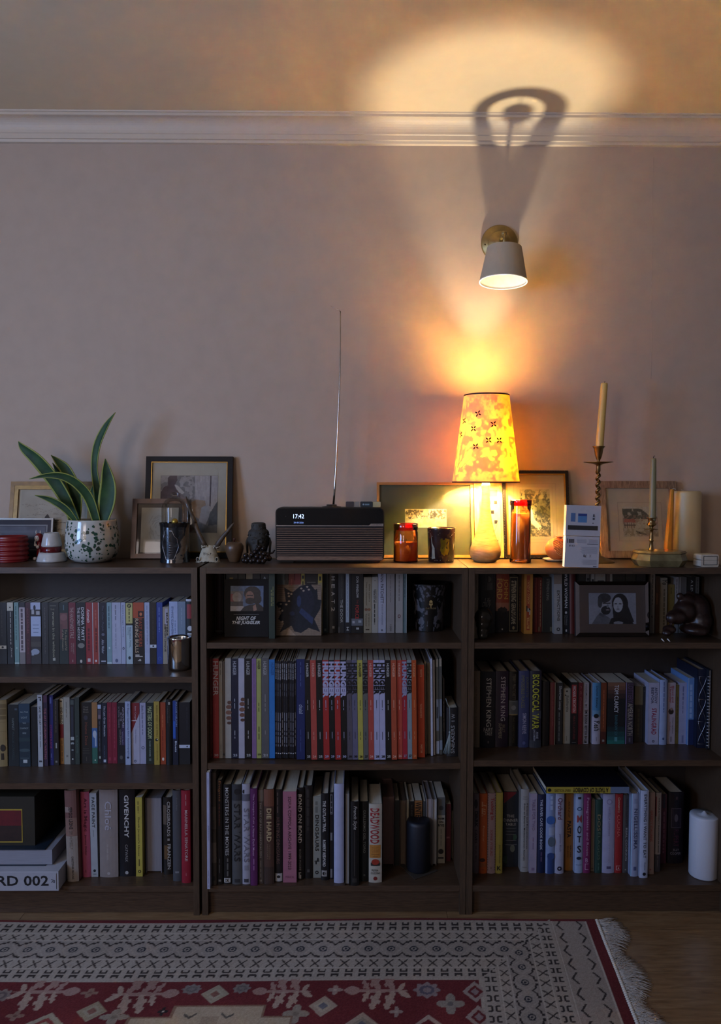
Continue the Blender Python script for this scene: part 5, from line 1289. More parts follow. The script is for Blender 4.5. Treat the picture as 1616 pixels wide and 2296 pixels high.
z3 = z2 + h2 + .0004
Y3 = Y2 + .02
X3 = at_y(78, 1850, Y3)[0]
h3 = min(at_y(40, 1786, Y3)[2] - z3, CLEAR['L3'] - z3 - .006)
ob = empty('presentation_box', (X3 - .11, Y3, z3), 'dark olive box with a red picture in a yellow outline, top of stack', 'box', 'stack lying on the left bottom shelf')
MB().box(-.11, .11, 0, .17, 0, h3).build('case', mat('231f12', rough=.6), ob)
def rx(px): return at_y(px, 1850, Y3)[0] - (X3 - .11)
def rz(py): return at_y(40, py, Y3)[2] - z3
MB().box(-.108, rx(50.5), -.0008, 0, rz(1889), rz(1814)).build('yellow_outline', tmat('a08a35'), ob)
pm2 = MB().box(-.107, rx(48.5), -.0014, -.0008, rz(1851), rz(1817)).build('picture_upper', mat('5c1018', rough=.6, noise=.2), ob)
MB().box(-.107, rx(48.5), -.0014, -.0008, rz(1886), rz(1851)).build('picture_lower', mat('2a1a14', rough=.6, noise=.3), ob)

# ---- steel cup in front of the upper-left row
Z = SH['L1']
r = 27.5 * k_at(.03)
c = at_z(400, 1506, Z); cy = c[1] + r * .92
cx = at_y(401.5, 1465, cy)[0]
cx = min(cx, CASES['L'][1] - SHELF_T - r - .002)
ob = empty('steel_cup', (cx, cy, Z), 'polished steel beaker on the left bookcase upper shelf', 'cup')
hh = at_y(400, 1428, cy)[2] - Z
steel = mat('d5d3cf', rough=.09, metal=1.0, noise=.02)
MB().lathe([(0, .0005), (r * .80, .0005), (r * .90, .003), (r * .95, .010), (r * .96, hh * .75), (r * 1.0, hh * .97), (r * 1.03, hh), (r * 1.0, hh), (r * .93, hh * .92), (r * .92, .012), (0, .010)], 40, cap=False).build('beaker', steel, ob)

# ---- film case and spiky artwork leaning in front of the upper-middle row
def leaner(name, x0, x1, yt, yb, Z, thick, label, cat, body_m, lean=.10, group=None, roll=0.0):
    xm = (x0 + x1) / 2
    Yb = at_z(xm, yb, Z)[1]
    X0, X1 = at_y(x0, (yt + yb) / 2, Yb)[0], at_y(x1, (yt + yb) / 2, Yb)[0]
    H = (at_y(xm, yt, Yb)[2] - Z) / math.cos(lean)
    ob = empty(name, ((X0 + X1) / 2, Yb, Z + .0004), label, cat, group, (-lean, 0, 0))
    W2 = (X1 - X0) / 2
    if body_m:
        MB().box(-W2, W2, 0, thick, thick * math.tan(lean) * 0 + .0002, H).build('body', body_m, ob)
    return ob, W2, H
ob, w2, hh = leaner('film_case', 503, 602, 1301.6, 1429, SH['C1'], .012, 'black film case with white slanted title and framed photograph of a man', 'film case', mat('171412', rough=.6, spec=.2))
ob.location.z += .0012
im = Img(110, 84, '4a5a72')
im.put(vnoise(84, 110, 30, 3) > .5, '56677f', .6)
im.rect(0, .22, .38, .80, '5f5a58').rect(.0, .32, .2, .72, '7a2a2a').ell(.2, .45, .14, .2, '8a8078').rect(0, .8, .4, 1, 'a09a96').rect(0, .62, .38, .8, '3a3230')
im.ell(.66, .30, .25, .28, '1d1512').ell(.80, .52, .14, .2, '1d1512').ell(.58, .44, .13, .23, '7d5a4a').ell(.60, .60, .15, .13, '1f1613').rect(.50, .36, .68, .41, '1f1613')
im.poly([(.30, 1), (.42, .82), (.60, .74), (.86, .70), (1, .85), (1, 1)], '1c1614').poly([(.68, .80), (.76, .72), (.80, .95), (.70, 1)], '8a6654')
im.noise(.05, 6, 5)
grid_print('cover_photograph', -w2 * .75, w2 * .75, hh * .445, hh * .885, im.a, attr_mat(.4), ob, -.0006)
letter(ob, 'cover_lettering', 'NIGHT OF', flat_place(-w2 * .48, w2 * .42, hh * .285, hh * .355, -.0008), tmat('c9c5be'), .03, .25)
letter(ob, 'cover_lettering', 'THE JUGGLER', flat_place(-w2 * .66, w2 * .60, hh * .205, hh * .275, -.0008), tmat('c9c5be'), .03, .25)
MB().box(-w2 * .6, w2 * .55, -.0008, -.0004, hh * .385, hh * .392).build('credit_line', tmat('6d6964'), ob)
ob, w2, hh = leaner('artwork_card', 619, 720, 1303.5, 1426, SH['C1'], .006, 'newsprint artwork card with a black spiky shape, leaning on books', 'artwork', mat('8a7a66', rough=.7))
ob.location.z += .0006
im = Img(130, 160, '85705c')
for i in range(26):
    v = .01 + i * .038
    for j in range(4):
        im.rect(.02 + j * .25, v, .23 + j * .25, v + .014, '6d5a49', .7)
im.poly([(.42, 0), (.52, .10), (.68, .0)], 'a58e78').poly([(.28, .86), (.22, 1), (.44, 1)], 'a58e78')
im.poly([(.17, .13), (.36, .22), (.52, .11), (.68, .08), (.75, .02), (.78, .10), (.86, .18), (.9, .15), (.92, .35), (1, .36), (.97, .52), (.84, .70), (.97, .93), (.72, .86), (.55, .95), (.40, .92), (.34, .82), (.08, .94), (.17, .78), (.04, .70), (.12, .58), (.0, .44), (.03, .39), (.21, .39)], '14131a')
im.ell(.66, .40, .18, .26, '1b1a26').ell(.50, .38, .05, .10, '2a3352').poly([(.5, .58), (.56, .50), (.82, .68), (.80, .80), (.66, .70)], '2a3352').ell(.35, .60, .06, .04, '232840')
for u, v in ((.33, .25), (.27, .24), (.28, .29), (.55, .15), (.68, .12), (.6, .19), (.72, .17), (.1, .43), (.22, .44), (.08, .51), (.13, .55), (.07, .57), (.14, .75), (.28, .38)):
    im.ell(u, v, .025, .016, 'a08e7c')
im.noise(.04, 5, 8)
grid_print('printed_sheet', -w2, w2, .0004, hh, im.a, attr_mat(.7), ob, -.0005)

# ---- dark glass with pale tree pattern, upper-middle shelf
Z = SH['C1']
r = 43 * k_at(.06)
p = at_z(962, 1417, Z); cy = p[1] + r * .74
cx = at_y(962, 1360, cy)[0]
hh = at_y(962, 1306, cy)[2] - Z
ob = empty('candle_glass', (cx, cy, Z), 'dark tapered candle glass with a silvery tree pattern and gold label', 'candle')
seg, rows = 120, 80
img = np.ones((rows, seg, 3)) * np.array([.07, .06, .05])
nz = vnoise(rows, seg, 7, 21, 3)
uu = np.linspace(-1, 1, seg)[None, :] * np.ones((rows, 1)); vv = np.linspace(0, 1, rows)[:, None] * np.ones((1, seg))
leafy = (nz > .50) & (vv > .02)
img[leafy] = (.34, .33, .35)
br_ = np.abs(((np.abs(uu) * 7 + vv * 4.0 + .7 * nz) % 1) - .5) < .16
img[br_ & (vv < .45)] = (.07, .06, .05)
trunk = (np.abs(uu) < .10) & (vv > .25) | (np.abs(uu) < .2) & (vv > .27) & (vv < .55)
img[trunk] = (.07, .055, .04)
def conev(V):
    th = V[:, 0]; t = V[:, 2]
    rr_ = r * (.76 + .24 * t)
    V = V.copy(); V[:, 0] = rr_ * np.sin(th); V[:, 1] = -rr_ * np.cos(th); V[:, 2] = t * hh
    return V
grid_print('tree_print', -math.pi / 2 * 1.25, math.pi / 2 * 1.25, 0.01, 1, img, attr_mat(.35), ob, 0, False, lambda V: conev(V))
MB().lathe([(0, .0004), (r * .74, .0004), (r * .755, .002), (r * .988, hh - .001), (r * .99, hh + .0005), (r * .95, hh), (r * .73, .012), (0, .010)], 48, cap=False).build('glass_cup', mat('16130f', rough=.18), ob)
em = MB()
rr_ = r * .93
for a, b, ra, rb in ((0, .64, .10, .04), (-.06, .60, .05, .03), (.06, .60, .05, .03), (0, .56, .03, .05)):
    em.add([(rr_ * (a + ra * math.cos(q * math.pi / 6)), -r * (.76 + .24 * .6) - .0025, hh * (b + rb * math.sin(q * math.pi / 6))) for q in range(12)], [tuple(range(12))])
em.build('gold_emblem', mat('a88a52', rough=.5), ob)
letter(ob, 'label_lettering', 'DAVROS', flat_place(-rr_ * .3, rr_ * .3, hh * .49, hh * .525, -r * .905 - .0025), tmat('7d6a45'))

# ---- dark pillar candle on a card, lower-middle shelf
Z = SH['C3']
cardp = [at_z(px, py, Z) for px, py in ((896, 1941), (930, 1973), (982, 1953), (948, 1932))]
ob = MB().prism([(p[0], p[1]) for p in cardp], Z + .0003, Z + .0015, 'z').build('card_coaster', mat('3a3128', rough=.7))
ob['label'] = 'dark card lying under the black pillar candle'; ob['category'] = 'coaster'
r = 27.5 * k_at(.09)
p = at_z(937, 1962, Z); cy = p[1] + r
cx = at_y(937.5, 1900, cy)[0]
hh = at_y(937, 1838, cy)[2] - Z
ob = empty('pillar_candle', (cx, cy, Z + .0017), 'black pillar candle with a slumped top on the middle bottom shelf', 'candle')
MB().lathe([(0, 0), (r * .93, 0), (r, .004), (r, hh - .012), (r * .95, hh - .003), (r * .82, hh), (r * .4, hh - .004), (0, hh - .005)], 40, cap=False).build('wax_body', mat('14161f', rough=.55, noise=.1, nscale=40), ob)
MB().tube([(0, 0, hh - .006), (.001, 0, hh + .004), (.003, 0, hh + .008)], .0011, 6).build('wick', mat('1d1a17', rough=.9), ob)

# ---- dark glass ornament, upper-right shelf
Z = SH['R1']
r = 22 * k_at(.035)
p = at_z(1080, 1435, Z); cy = p[1] + r * .8
cx = at_y(1083.5, 1395, cy)[0]
cx = max(cx, CASES['R'][0] + SHELF_T + r + .001)
hh = at_y(1082, 1363, cy)[2] - Z
ob = empty('glass_ornament', (cx, cy, Z + .001), 'dark smoky glass ornament with a rounded top by the left panel', 'ornament')
m = MB()
m.ball((0, 0, hh - r), (r * .98, r * .98, r), 24, 16)
m.ball((-.002, -.004, hh - r * 1.7), (r * .78, r * .8, r * .7), 20, 12)
m.ball((-.003, -.006, hh * .24), (r * .62, r * .66, hh * .25), 20, 12)
m.ball((-.003, -.012, hh * .10), (r * .55, r * .5, hh * .10), 16, 10)
sg = bpy.data.materials.new('smoky_glass'); sg.use_nodes = True
_b = sg.node_tree.nodes['Principled BSDF']
_b.inputs['Base Color'].default_value = (.05, .046, .04, 1); _b.inputs['Roughness'].default_value = .12
_b.inputs['Transmission Weight'].default_value = .55; _b.inputs['IOR'].default_value = 1.3
remesh(m.build('glass_body', sg, ob), .0026, 4)

# ---- mirrored photo frame, upper-right shelf
ob, w2, hh = leaner('mirrored_photo_frame', 1291.4, 1455.7, 1307, 1428, SH['R1'], .012, 'mirror-edged photo frame with a black and white portrait of a couple', 'photo frame', mat('2a2622', rough=.6), lean=.09)
ob.location.z += .0018
mir = mat('8f8c90', rough=.06, metal=1.0, noise=.02)
bw = w2 * .10
m = MB()
for pts in ([(-w2, 0), (w2, 0), (w2 - bw, bw), (-w2 + bw, bw)], [(-w2, hh), (-w2 + bw, hh - bw), (w2 - bw, hh - bw), (w2, hh)],
            [(-w2, 0), (-w2 + bw, bw), (-w2 + bw, hh - bw), (-w2, hh)], [(w2, 0), (w2, hh), (w2 - bw, hh - bw), (w2 - bw, bw)]):
    # bevelled mirror strips: outer edge set back
    def yy(q): return -.0012 if (abs(abs(q[0]) - w2) < 1e-6 or q[1] in (0, hh)) else -.0042
    m.add([(q[0], yy(q), q[1]) for q in pts], [(0, 1, 2, 3)])
m.build('bevelled_mirror_edge', mir, ob)
MB().box(-w2 + bw, w2 - bw, -.0034, -.0005, bw, hh - bw).build('mirror_panel', mir, ob)
im = Img(130, 96, '6a6a70')
im.put(vnoise(96, 130, 50, 2) > .5, '74747a', .5)
im.poly([(.06, 1), (.18, .72), (.30, .66), (.48, .85), (.50, 1)], '4a4a4e').poly([(.20, .70), (.24, .62), (.34, .74), (.30, .78)], '3a3a3e')
im.ell(.345, .36, .135, .30, '77777b').ell(.335, .16, .135, .15, '2c2b2c').ell(.24, .30, .05, .18, '343334').ell(.36, .56, .10, .14, '1f1e1f').rect(.30, .31, .46, .35, '2b2a2b').ell(.40, .42, .025, .06, '5c5c60').ell(.40, .545, .04, .02, '6a6064')
im.ell(.66, .34, .17, .32, '1b1a1b').poly([(.50, .30), (.52, .95), (.86, 1), (.95, .92), (.80, .30)], '1b1a1b').ell(.62, .38, .10, .24, '86868a').rect(.55, .33, .60, .36, '1f1e1f').rect(.64, .33, .69, .36, '1f1e1f').ell(.62, .52, .035, .018, '4c4448').ell(.615, .44, .012, .04, '6d6d71')
im.poly([(.42, 1), (.48, .80), (.70, .78), (.90, .90), (.95, 1)], '161516').ell(.62, .96, .10, .05, '6a6a6e')
im.noise(.03, 5, 12)
grid_print('portrait_photograph', -w2 * .645, w2 * .645, hh * .225, hh * .79, im.a, attr_mat(.35), ob, -.0038)

# ---- dark carved animal with pale claws, upper-right shelf
Z = SH['R1']
yc = .095
def q3(px, py, Y): return at_y(px, py, Y)
def LB(px, py, Y, rx_, ry_, rz_): 
    p = at_y(px, py, Y); k = k_at(Y)
    return (p - np.array([bx0 + .008, yc, Z])), (rx_ * k, ry_ * k, rz_ * k)
bx0 = at_y(1560, 1400, yc)[0] - .008
ob = empty('animal_figurine', (bx0, yc, Z + .001), 'dark brown carved animal crouching with white claws at the right end', 'figurine')
m = MB()
for a in ((1562, 1368, .12, 32, 40, 38), (1568, 1390, .11, 30, 42, 28), (1540, 1372, .09, 26, 26, 26), (1522, 1384, .07, 23, 22, 17), (1512, 1386, .06, 14, 15, 13),
          (1530, 1338, .09, 9, 7, 9), (1552, 1334, .11, 10, 8, 9), (1506, 1412, .05, 15, 15, 10), (1500, 1420, .035, 10, 12, 8), (1562, 1411, .08, 32, 36, 13), (1572, 1418, .06, 20, 22, 8), (1545, 1350, .10, 20, 18, 18)):
    c_, r_ = LB(*a)
    m.ball(tuple(c_), r_, 18, 12)
o = m.build('carved_body', mat('2a1a15', rough=.4, noise=.25, nscale=50), ob)
remesh(o, .0036, 5)
for px, py in ((1491, 1428), (1504, 1430)):
    c_, r_ = LB(px, py, .012, 1, 1, 1)
    m = MB()
    m.tube([(c_[0] - .002, c_[1] + .003, .008), (c_[0] + .001, c_[1] - .003, .004), (c_[0] + .003, c_[1] - .006, .0006)], [.002, .0016, .0005], 6)
    m.build('claw', mat('d8d4cc', rough=.35), ob)

# ---- cookbook lying across the lower-right row
Z = SH['R3']
Yc = .045
zt = max(o.matrix_world.translation.z for o in [ob])  # placeholder, replaced below
zb = at_y(1320, 1779, Yc)[2] + .001
X0, X1 = at_y(1224, 1770, Yc)[0], at_y(1410, 1770, Yc)[0]
hh = at_y(1320, 1764, Yc)[2] - zb
ob = empty('hardback_book', ((X0 + X1) / 2, Yc, zb), 'yellow-spined cookbook lying upside down across the upright cookbooks', 'book', GROUP['R3'])
w2 = (X1 - X0) / 2
MB().box(-w2, w2, 0, .19, 0, .002).box(-w2, w2, 0, .19, hh - .002, hh).box(-w2, w2, -.0006, .002, 0, hh).build('cover', mat('1c1a24', rough=.3), ob)
MB().box(-w2 + .003, w2 - .003, .002, .186, .0022, hh - .0022).build('page_block', PAGE_M, ob)
m = MB().box(-w2 + .001, w2 * .55, -.0010, -.0006, .0002, hh - .0002, 0).box(w2 * .55, w2, -.0010, -.0006, .0002, hh - .0002, 1)
m.build('spine_panel', [tmat('9a8a35'), tmat('5d6c86')], ob)
letter(ob, 'spine_lettering', 'A TASTE OF COWBOY', flat_place(-w2 * .36, w2 * .50, hh * .12, hh * .88, -.0014, 180), tmat('17140c'), .03)
letter(ob, 'spine_lettering', 'KENT ROLLINS', flat_place(-w2 * .80, -w2 * .42, hh * .2, hh * .66, -.0014, 180), tmat('4a3f16'), .01)
MB().lathe([(.0055, 0), (.0055, .0004)], 16).build('publisher_disc', tmat('17140c'), ob, (-w2 * .92, -.0012, hh / 2), (math.radians(90), 0, 0))

# ---- white pillar candle and cord, lower-right shelf
r = 31.5 * k_at(.05)
p = at_z(1576, 1977, Z); cy = p[1] + r
cx = at_y(1577, 1900, cy)[0]
hh = at_y(1577, 1826, cy)[2] - Z
ob = empty('pillar_candle', (cx, cy, Z + .0004), 'thick white pillar candle standing on the right bottom shelf', 'candle')
MB().lathe([(0, 0), (r * .96, 0), (r, .003), (r, hh - .004), (r * .97, hh), (r * .55, hh - .001), (r * .22, hh + .002), (r * .06, hh + .010), (0, hh + .011)], 48, cap=False).build('wax_body', sss_wax('c3c6cf', .2), ob)
cord = [at_y(px, py, Y) for px, py, Y in ((1561, 1768, .255), (1568, 1776, .24), (1573, 1790, .23), (1571, 1812, .22), (1566, 1840, .21), (1564, 1880, .2))]
o = MB().tube([tuple(p) for p in cord], .0022, 7).build('white_cord', mat('a5a9b5', rough=.6))
o['label'] = 'white cord curling down behind the white pillar candle'; o['category'] = 'cord'

# ================================================================== things along the top of the bookcases
TZ = TOP_Z + .0004
def foot(px, py):
    return at_z(px, py, TZ)

def round_at(x0, x1, ybot, base=1.0):
    """centre and radius (m) of an upright round thing from its widest pixel span and its lowest pixel; base = base radius / widest radius"""
    xm = (x0 + x1) / 2
    Y = foot(xm, ybot)[1]
    for _ in range(6):
        r = (x1 - x0) / 2 * k_at(Y)
        Y = foot(xm, ybot)[1] + r * base
    Y = min(Y, WALL_Y - r - .004)
    return np.array([at_y(xm, ybot - 20, Y)[0], Y, TZ]), (x1 - x0) / 2 * k_at(Y), k_at(Y)

PANE = thin_glass('ffffff', .35, .01, 'picture_glass')
def picture(name, x0, x1, yt, yb, bar, fm, label, cat, mats_px=None, mat_c=None, art=None, depth=.016, mat_lines=(), inner=None, ybot_y=None, glass=True, group='framed pictures leaning on the wall', Yt=None):
    """framed picture leaning against the wall. bar: frame width in px; mats_px: (l,t,r,b) px from the outer edge to the image"""
    xm = (x0 + x1) / 2
    Yb = foot(xm, yb)[1] if ybot_y is None else ybot_y
    X0, X1 = at_y(x0, yb, Yb)[0], at_y(x1, yb, Yb)[0]
    Yt = WALL_Y - depth - .004 if Yt is None else Yt
    Zt = at_y(xm, yt, Yt)[2]
    lean = math.atan2(Yt - Yb, Zt - TZ)
    H = math.hypot(Yt - Yb, Zt - TZ)
    ob = empty(name, ((X0 + X1) / 2, Yb, TZ + .0003 + depth * math.sin(max(lean, 0))), label, cat, group, (-lean, 0, 0))
    k = (X1 - X0) / (x1 - x0)
    w2 = (X1 - X0) / 2
    b = bar * k
    m = MB()
    for pts in ([(-w2, 0), (w2, 0), (w2 - b, b), (-w2 + b, b)], [(-w2, H), (-w2 + b, H - b), (w2 - b, H - b), (w2, H)],
                [(-w2, 0), (-w2 + b, b), (-w2 + b, H - b), (-w2, H)], [(w2, 0), (w2, H), (w2 - b, H - b), (w2 - b, b)]):
        m.prism(pts, 0, depth, 'y')
    m.build('frame', fm, ob)
    if inner:
        w3, h0, h1 = w2 - b, b, H - b
        t = inner[0] * k
        mm = MB()
        mm.box(-w3, -w3 + t, .001, .006, h0, h1).box(w3 - t, w3, .001, .006, h0, h1).box(-w3 + t, w3 - t, .001, .006, h0, h0 + t).box(-w3 + t, w3 - t, .001, .006, h1 - t, h1)
        mm.build('inner_slip', inner[1], ob)
    MB().box(-w2 + b * .9, w2 - b * .9, .007, depth - .002, b * .9, H - b * .9).build('mount', mat(mat_c, rough=.8, noise=.03), ob)
    if art is not None:
        l, t, r, bb = mats_px
        grid_print('print', -w2 + l * k, w2 - r * k, bb * k, H - t * k, art.a, attr_mat(.75), ob, .0064)
        if mat_lines:
            g = MB()
            for off, cc in mat_lines:
                xa, xb, za, zb_ = -w2 + (l - off) * k, w2 - (r - off) * k, (bb - off) * k, H - (t - off) * k
                t_ = .0006
                g.box(xa, xb, .0062, .0066, za, za + t_).box(xa, xb, .0062, .0066, zb_ - t_, zb_).box(xa, xa + t_, .0062, .0066, za, zb_).box(xb - t_, xb, .0062, .0066, za, zb_)
            g.build('mount_line', tmat(mat_lines[0][1]), ob)
    if glass:
        MB().box(-w2 + b * .95, w2 - b * .95, .0035, .0050, b * .95, H - b * .95).build('glass_pane', PANE, ob)
    return ob, w2, H, k

gold_wood = mat('7a5a2c', rough=.4, noise=.25, nscale=40, metal=.3)
# 1 seascape sketch behind the plant
im = Img(150, 110, 'a59a86')
im.noise(.05, 30, 1)
im.rect(0, .55, 1, 1, '968a74', .6)
for i in range(40):
    rr = random.Random(i)
    u = rr.random(); v = .22 + .3 * rr.random()
    im.line([(u, v), (u + .08, v - .03 + rr.random() * .04), (u + .14, v)], .005, '6d6252', .5)
for i in range(50):
    rr = random.Random(100 + i)
    u = rr.random() * .9; v = .50 + .28 * rr.random()
    im.line([(u, v), (u + .06 + .1 * rr.random(), v + .01)], .006, '3f382c', .7)
im.poly([(.36, .50), (.42, .40), (.48, .50)], '2b251c').rect(.1, .51, .6, .53, '2b251c', .8)
im.poly([(.45, 1), (.5, .72), (.8, .80), (1, .92), (1, 1)], '5c4f35', .8)
picture('framed_picture', 13, 208, 1082, 1251, 9, gold_wood, 'gilt framed seascape sketch behind the potted plant', 'picture', (24, 20, 24, 20), 'b0a48e', im, inner=(9, mat('8a6a34', rough=.35, metal=.4, noise=.2)), ybot_y=.262)
# 2 small dark mount picture at the far left
im = Img(80, 70, '4a505c'); im.noise(.08, 18, 4); im.rect(0, .6, 1, .75, '3a3f49', .7); im.rect(0, .2, 1, .28, '5c6470', .5)
picture('framed_picture', -34, 115, 1163, 1248, 4, mat('6a665e', rough=.3, metal=.7), 'small silver framed picture with a dark blue mount at far left', 'picture', (24, 19, 18, 22), '222a38', im, mat_lines=((4, 'a5a8ac'), (3, 'a5a8ac'), (2, 'a5a8ac')), depth=.012, ybot_y=.245, Yt=.266)
# 3 black frame with drawing of a figure
im = Img(120, 116, '7d7872')
im.rect(.0, 0, 1, .62, '948c84').put(vnoise(116, 120, 9, 6) > .52, '55504c', .5 * 1)
im.rect(.60, 0, 1, .66, 'a59c96').rect(.86, 0, .88, .66, '4a3f40')
for i in range(14):
    im.line([(.62 + .027 * i, 0), (.61 + .027 * i, .62)], .006, '8a817b', .6)
im.poly([(.0, .30), (.06, .20), (.13, .17), (.12, .05), (.16, 0), (.28, 0), (.29, .08), (.25, .16), (.34, .22), (.40, .42), (.36, .60), (.2, .80), (0, .84)], '4c3c3c')
im.poly([(.24, .16), (.30, .18), (.42, .30), (.36, .34), (.28, .24)], 'b0a598')
im.poly([(.34, .30), (.46, .40), (.52, .62), (.58, .70), (.52, .80), (.40, .66)], '6a5c56')
im.poly([(.54, .48), (.62, .42), (.78, .44), (.80, .56), (.70, .76), (.60, .72)], 'a08468').poly([(.72, .56), (.80, .52), (.90, .55), (.86, .70), (.80, .86), (.68, .80)], 'a39c98')
im.poly([(.86, .68), (1, .44), (1, .9), (.84, .9)], '4a4e52').poly([(.40, .84), (.60, .80), (.82, .88), (1, .86), (1, 1), (.3, 1)], '6a6a66').poly([(0, .82), (.5, .84), (.62, .94), (.5, 1), (0, 1)], '4a3e3a')
im.noise(.05, 5, 9)
picture('framed_picture', 321, 518, 1025, 1250, 12, mat('1c1715', rough=.5, spec=.2), 'large black framed drawing of a seated figure, left of radio', 'picture', (34, 44, 34, 57), 'aaa391', im, inner=(2, mat('a8843c', rough=.3, metal=.7)), ybot_y=.262, mat_lines=((.5, '5c564c'),))
# 4 small brown frame with pencil drawing
im = Img(80, 100, '9c9686'); im.noise(.04, 20, 3)
for i in range(60):
    rr = random.Random(300 + i); a = rr.random() * 6.28; q = .1 + .3 * rr.random()
    im.line([(.5 + q * math.cos(a) * .8, .5 + q * math.sin(a)), (.5 + q * math.cos(a + .5) * .8, .5 + q * math.sin(a + .5))], .012, '6d685d', .4)
picture('framed_picture', 292, 416, 1120, 1254, 11, mat('5e3a22', rough=.4, noise=.15, nscale=30), 'small brown wooden frame with a pencil drawing behind the domed jar', 'picture', (20, 20, 20, 14), '2e2a26', im, ybot_y=.235, depth=.014, Yt=.270)
# 5 olive mount with a little sepia photograph
im = Img(120, 54, 'a5966c'); im.put((vnoise(54, 120, 7, 2) > .48) & (im.v < .55), '4a4530', .9); im.put((vnoise(54, 120, 5, 7) > .62) & (im.v < .7), 'c9bd92', .9)
im.rect(0, .55, 1, 1, 'b3a678', .7).noise(.08, 8, 5); im.rect(0, 0, 1, .03, 'd0c59a').rect(0, .97, 1, 1, 'd0c59a').rect(0, 0, .012, 1, 'd0c59a').rect(.988, 0, 1, 1, 'd0c59a')
picture('framed_picture', 845, 1064, 1084, 1251, 6, mat('a8743a', rough=.45, noise=.12, nscale=30), 'thin wood frame, olive mount with tiny sepia photograph, behind lamp', 'picture', (64, 61, 61, 69), '4d5038', im, ybot_y=.257, depth=.018)
# 6 pale frame with checker pattern, mostly behind the lamp base
im = Img(70, 150, 'b5a582'); im.rect(0, 0, .28, 1, '8a6a48').rect(.36, .0, 1, .12, '6b4a30').noise(.06, 12, 2)
for i in range(5):
    for j in range(3):
        if (i + j) % 2 == 0:
            im.rect(.45 + .17 * j, .18 + .16 * i, .62 + .17 * j, .24 + .16 * i, '1c1812')
im.line([(.45, .6), (.95, .95)], .03, 'd8ccac').line([(.45, .95), (.95, .55)], .03, '94866a')
picture('framed_picture', 1066, 1130, 1086, 1251, 5, mat('b5935a', rough=.4, noise=.1), 'narrow pale wood frame with black checks, directly behind lamp base', 'picture', (12, 14, 10, 16), 'b8a783', im, ybot_y=.258, depth=.016)
# 7 black and gold frame with waterfall engraving
im = Img(120, 170, '8d8458'); im.put(vnoise(170, 120, 14, 3) > .5, '3b3a24', .85).put(vnoise(170, 120, 6, 8) > .58, 'a89c68', .6)
im.rect(0, 0, 1, .10, 'b0a678', .4)
im.poly([(.30, .45), (.40, .42), (.45, .62), (.70, .80), (.62, .88), (.36, .72)], 'd0c698').put((vnoise(170, 120, 5, 11) > .5) & (im.v > .8), '4a462e', .7).rect(.55, .2, 1, .6, '2f2d1b', .35)
im.noise(.05, 4, 3)
blackgold = mat('1f160d', rough=.3)
ob, w2, H, k = picture('framed_picture', 1131, 1281, 1057, 1252, 7, blackgold, 'black and gold frame with a waterfall engraving, right of lamp', 'picture', (39, 43, 43, 49), 'b3a478', im, inner=(3, mat('b5883c', rough=.3, metal=.6)), mat_lines=((6, '94855c'), (14, '94855c')), ybot_y=.256)
m = MB()
n = 34
for i in range(n):
    z = H * (i + .5) / n
    m.ball((-w2 + 1.2 * k, -.0005, z), .0018, 6, 4).ball((w2 - 1.2 * k, -.0005, z), .0018, 6, 4)
for i in range(26):
    x = -w2 + 2 * w2 * (i + .5) / 26
    m.ball((x, -.0005, H - 1.2 * k), .0018, 6, 4).ball((x, -.0005, 1.2 * k), .0018, 6, 4)
m.build('beaded_edge', blackgold, ob)
# 8 rustic frame with a village print
im = Img(120, 104, 'a0937c'); im.put((vnoise(104, 120, 12, 3) > .42) & (im.v < .42) & (im.v > .08 - .0) & (im.u < .75), '4a4836', .9)
im.rect(0, 0, 1, .06, 'b3a890').poly([(.35, 0), (1, 0), (1, .34), (.75, .3), (.6, .12)], 'b0a48c')
im.put((vnoise(104, 120, 6, 9) > .5) & (im.v > .3) & (im.v < .6), '8a6a55', .7)
im.poly([(.02, .52), (.06, .42), (.34, .42), (.38, .54)], '9a5a44').rect(.03, .54, .37, .72, 'a39078')
for i in range(5): im.rect(.05 + .065 * i, .54, .065 + .065 * i, .72, '4c3a2c')
im.rect(.03, .61, .37, .63, '4c3a2c').poly([(.35, .80), (.6, .88), (.7, .96), (.4, .9)], '3b3226').put((vnoise(104, 120, 8, 4) > .55) & (im.v > .72), '7d7054', .7)
im.noise(.05, 4, 6)
rustic = wood('rustic_frame_wood', '9c7c5c', '6d513a', 30, .6, (8, 8, 1.2))
picture('framed_picture', 1349, 1526, 1081, 1253, 16, rustic, 'rustic pale wood frame with a village print, right end', 'picture', (53, 58, 45, 49), 'b5a284', im, mat_lines=((10, '8a7a60'),), ybot_y=.258)

# ---- red ribbed pot at the far left
c, r, k = round_at(-14, 62, 1262.5)
pr = [(0, 0), (r * .92, 0), (r * .95, .003)]
for i in range(5):
    z0 = .004 + i * 56 * k / 5.4
    for t in range(6):
        pr.append((r * (.93 + .07 * math.sin(math.pi * t / 5)), z0 + 56 * k / 5.4 * t / 6))
hh = 57 * k
pr += [(r * .95, hh - .003), (r * .93, hh), (r * .86, hh), (r * .85, .008), (0, .006)]
ob = empty('ribbed_candle_pot', c, 'red candle pot with horizontal ribs at the far left', 'candle pot')
MB().lathe(pr, 40, cap=False).build('pot', mat('7d1a1c', rough=.35), ob)
MB().lathe([(0, hh * .55), (r * .84, hh * .55)], 32, cap=False).build('wax', mat('8a2a26', rough=.5), ob)

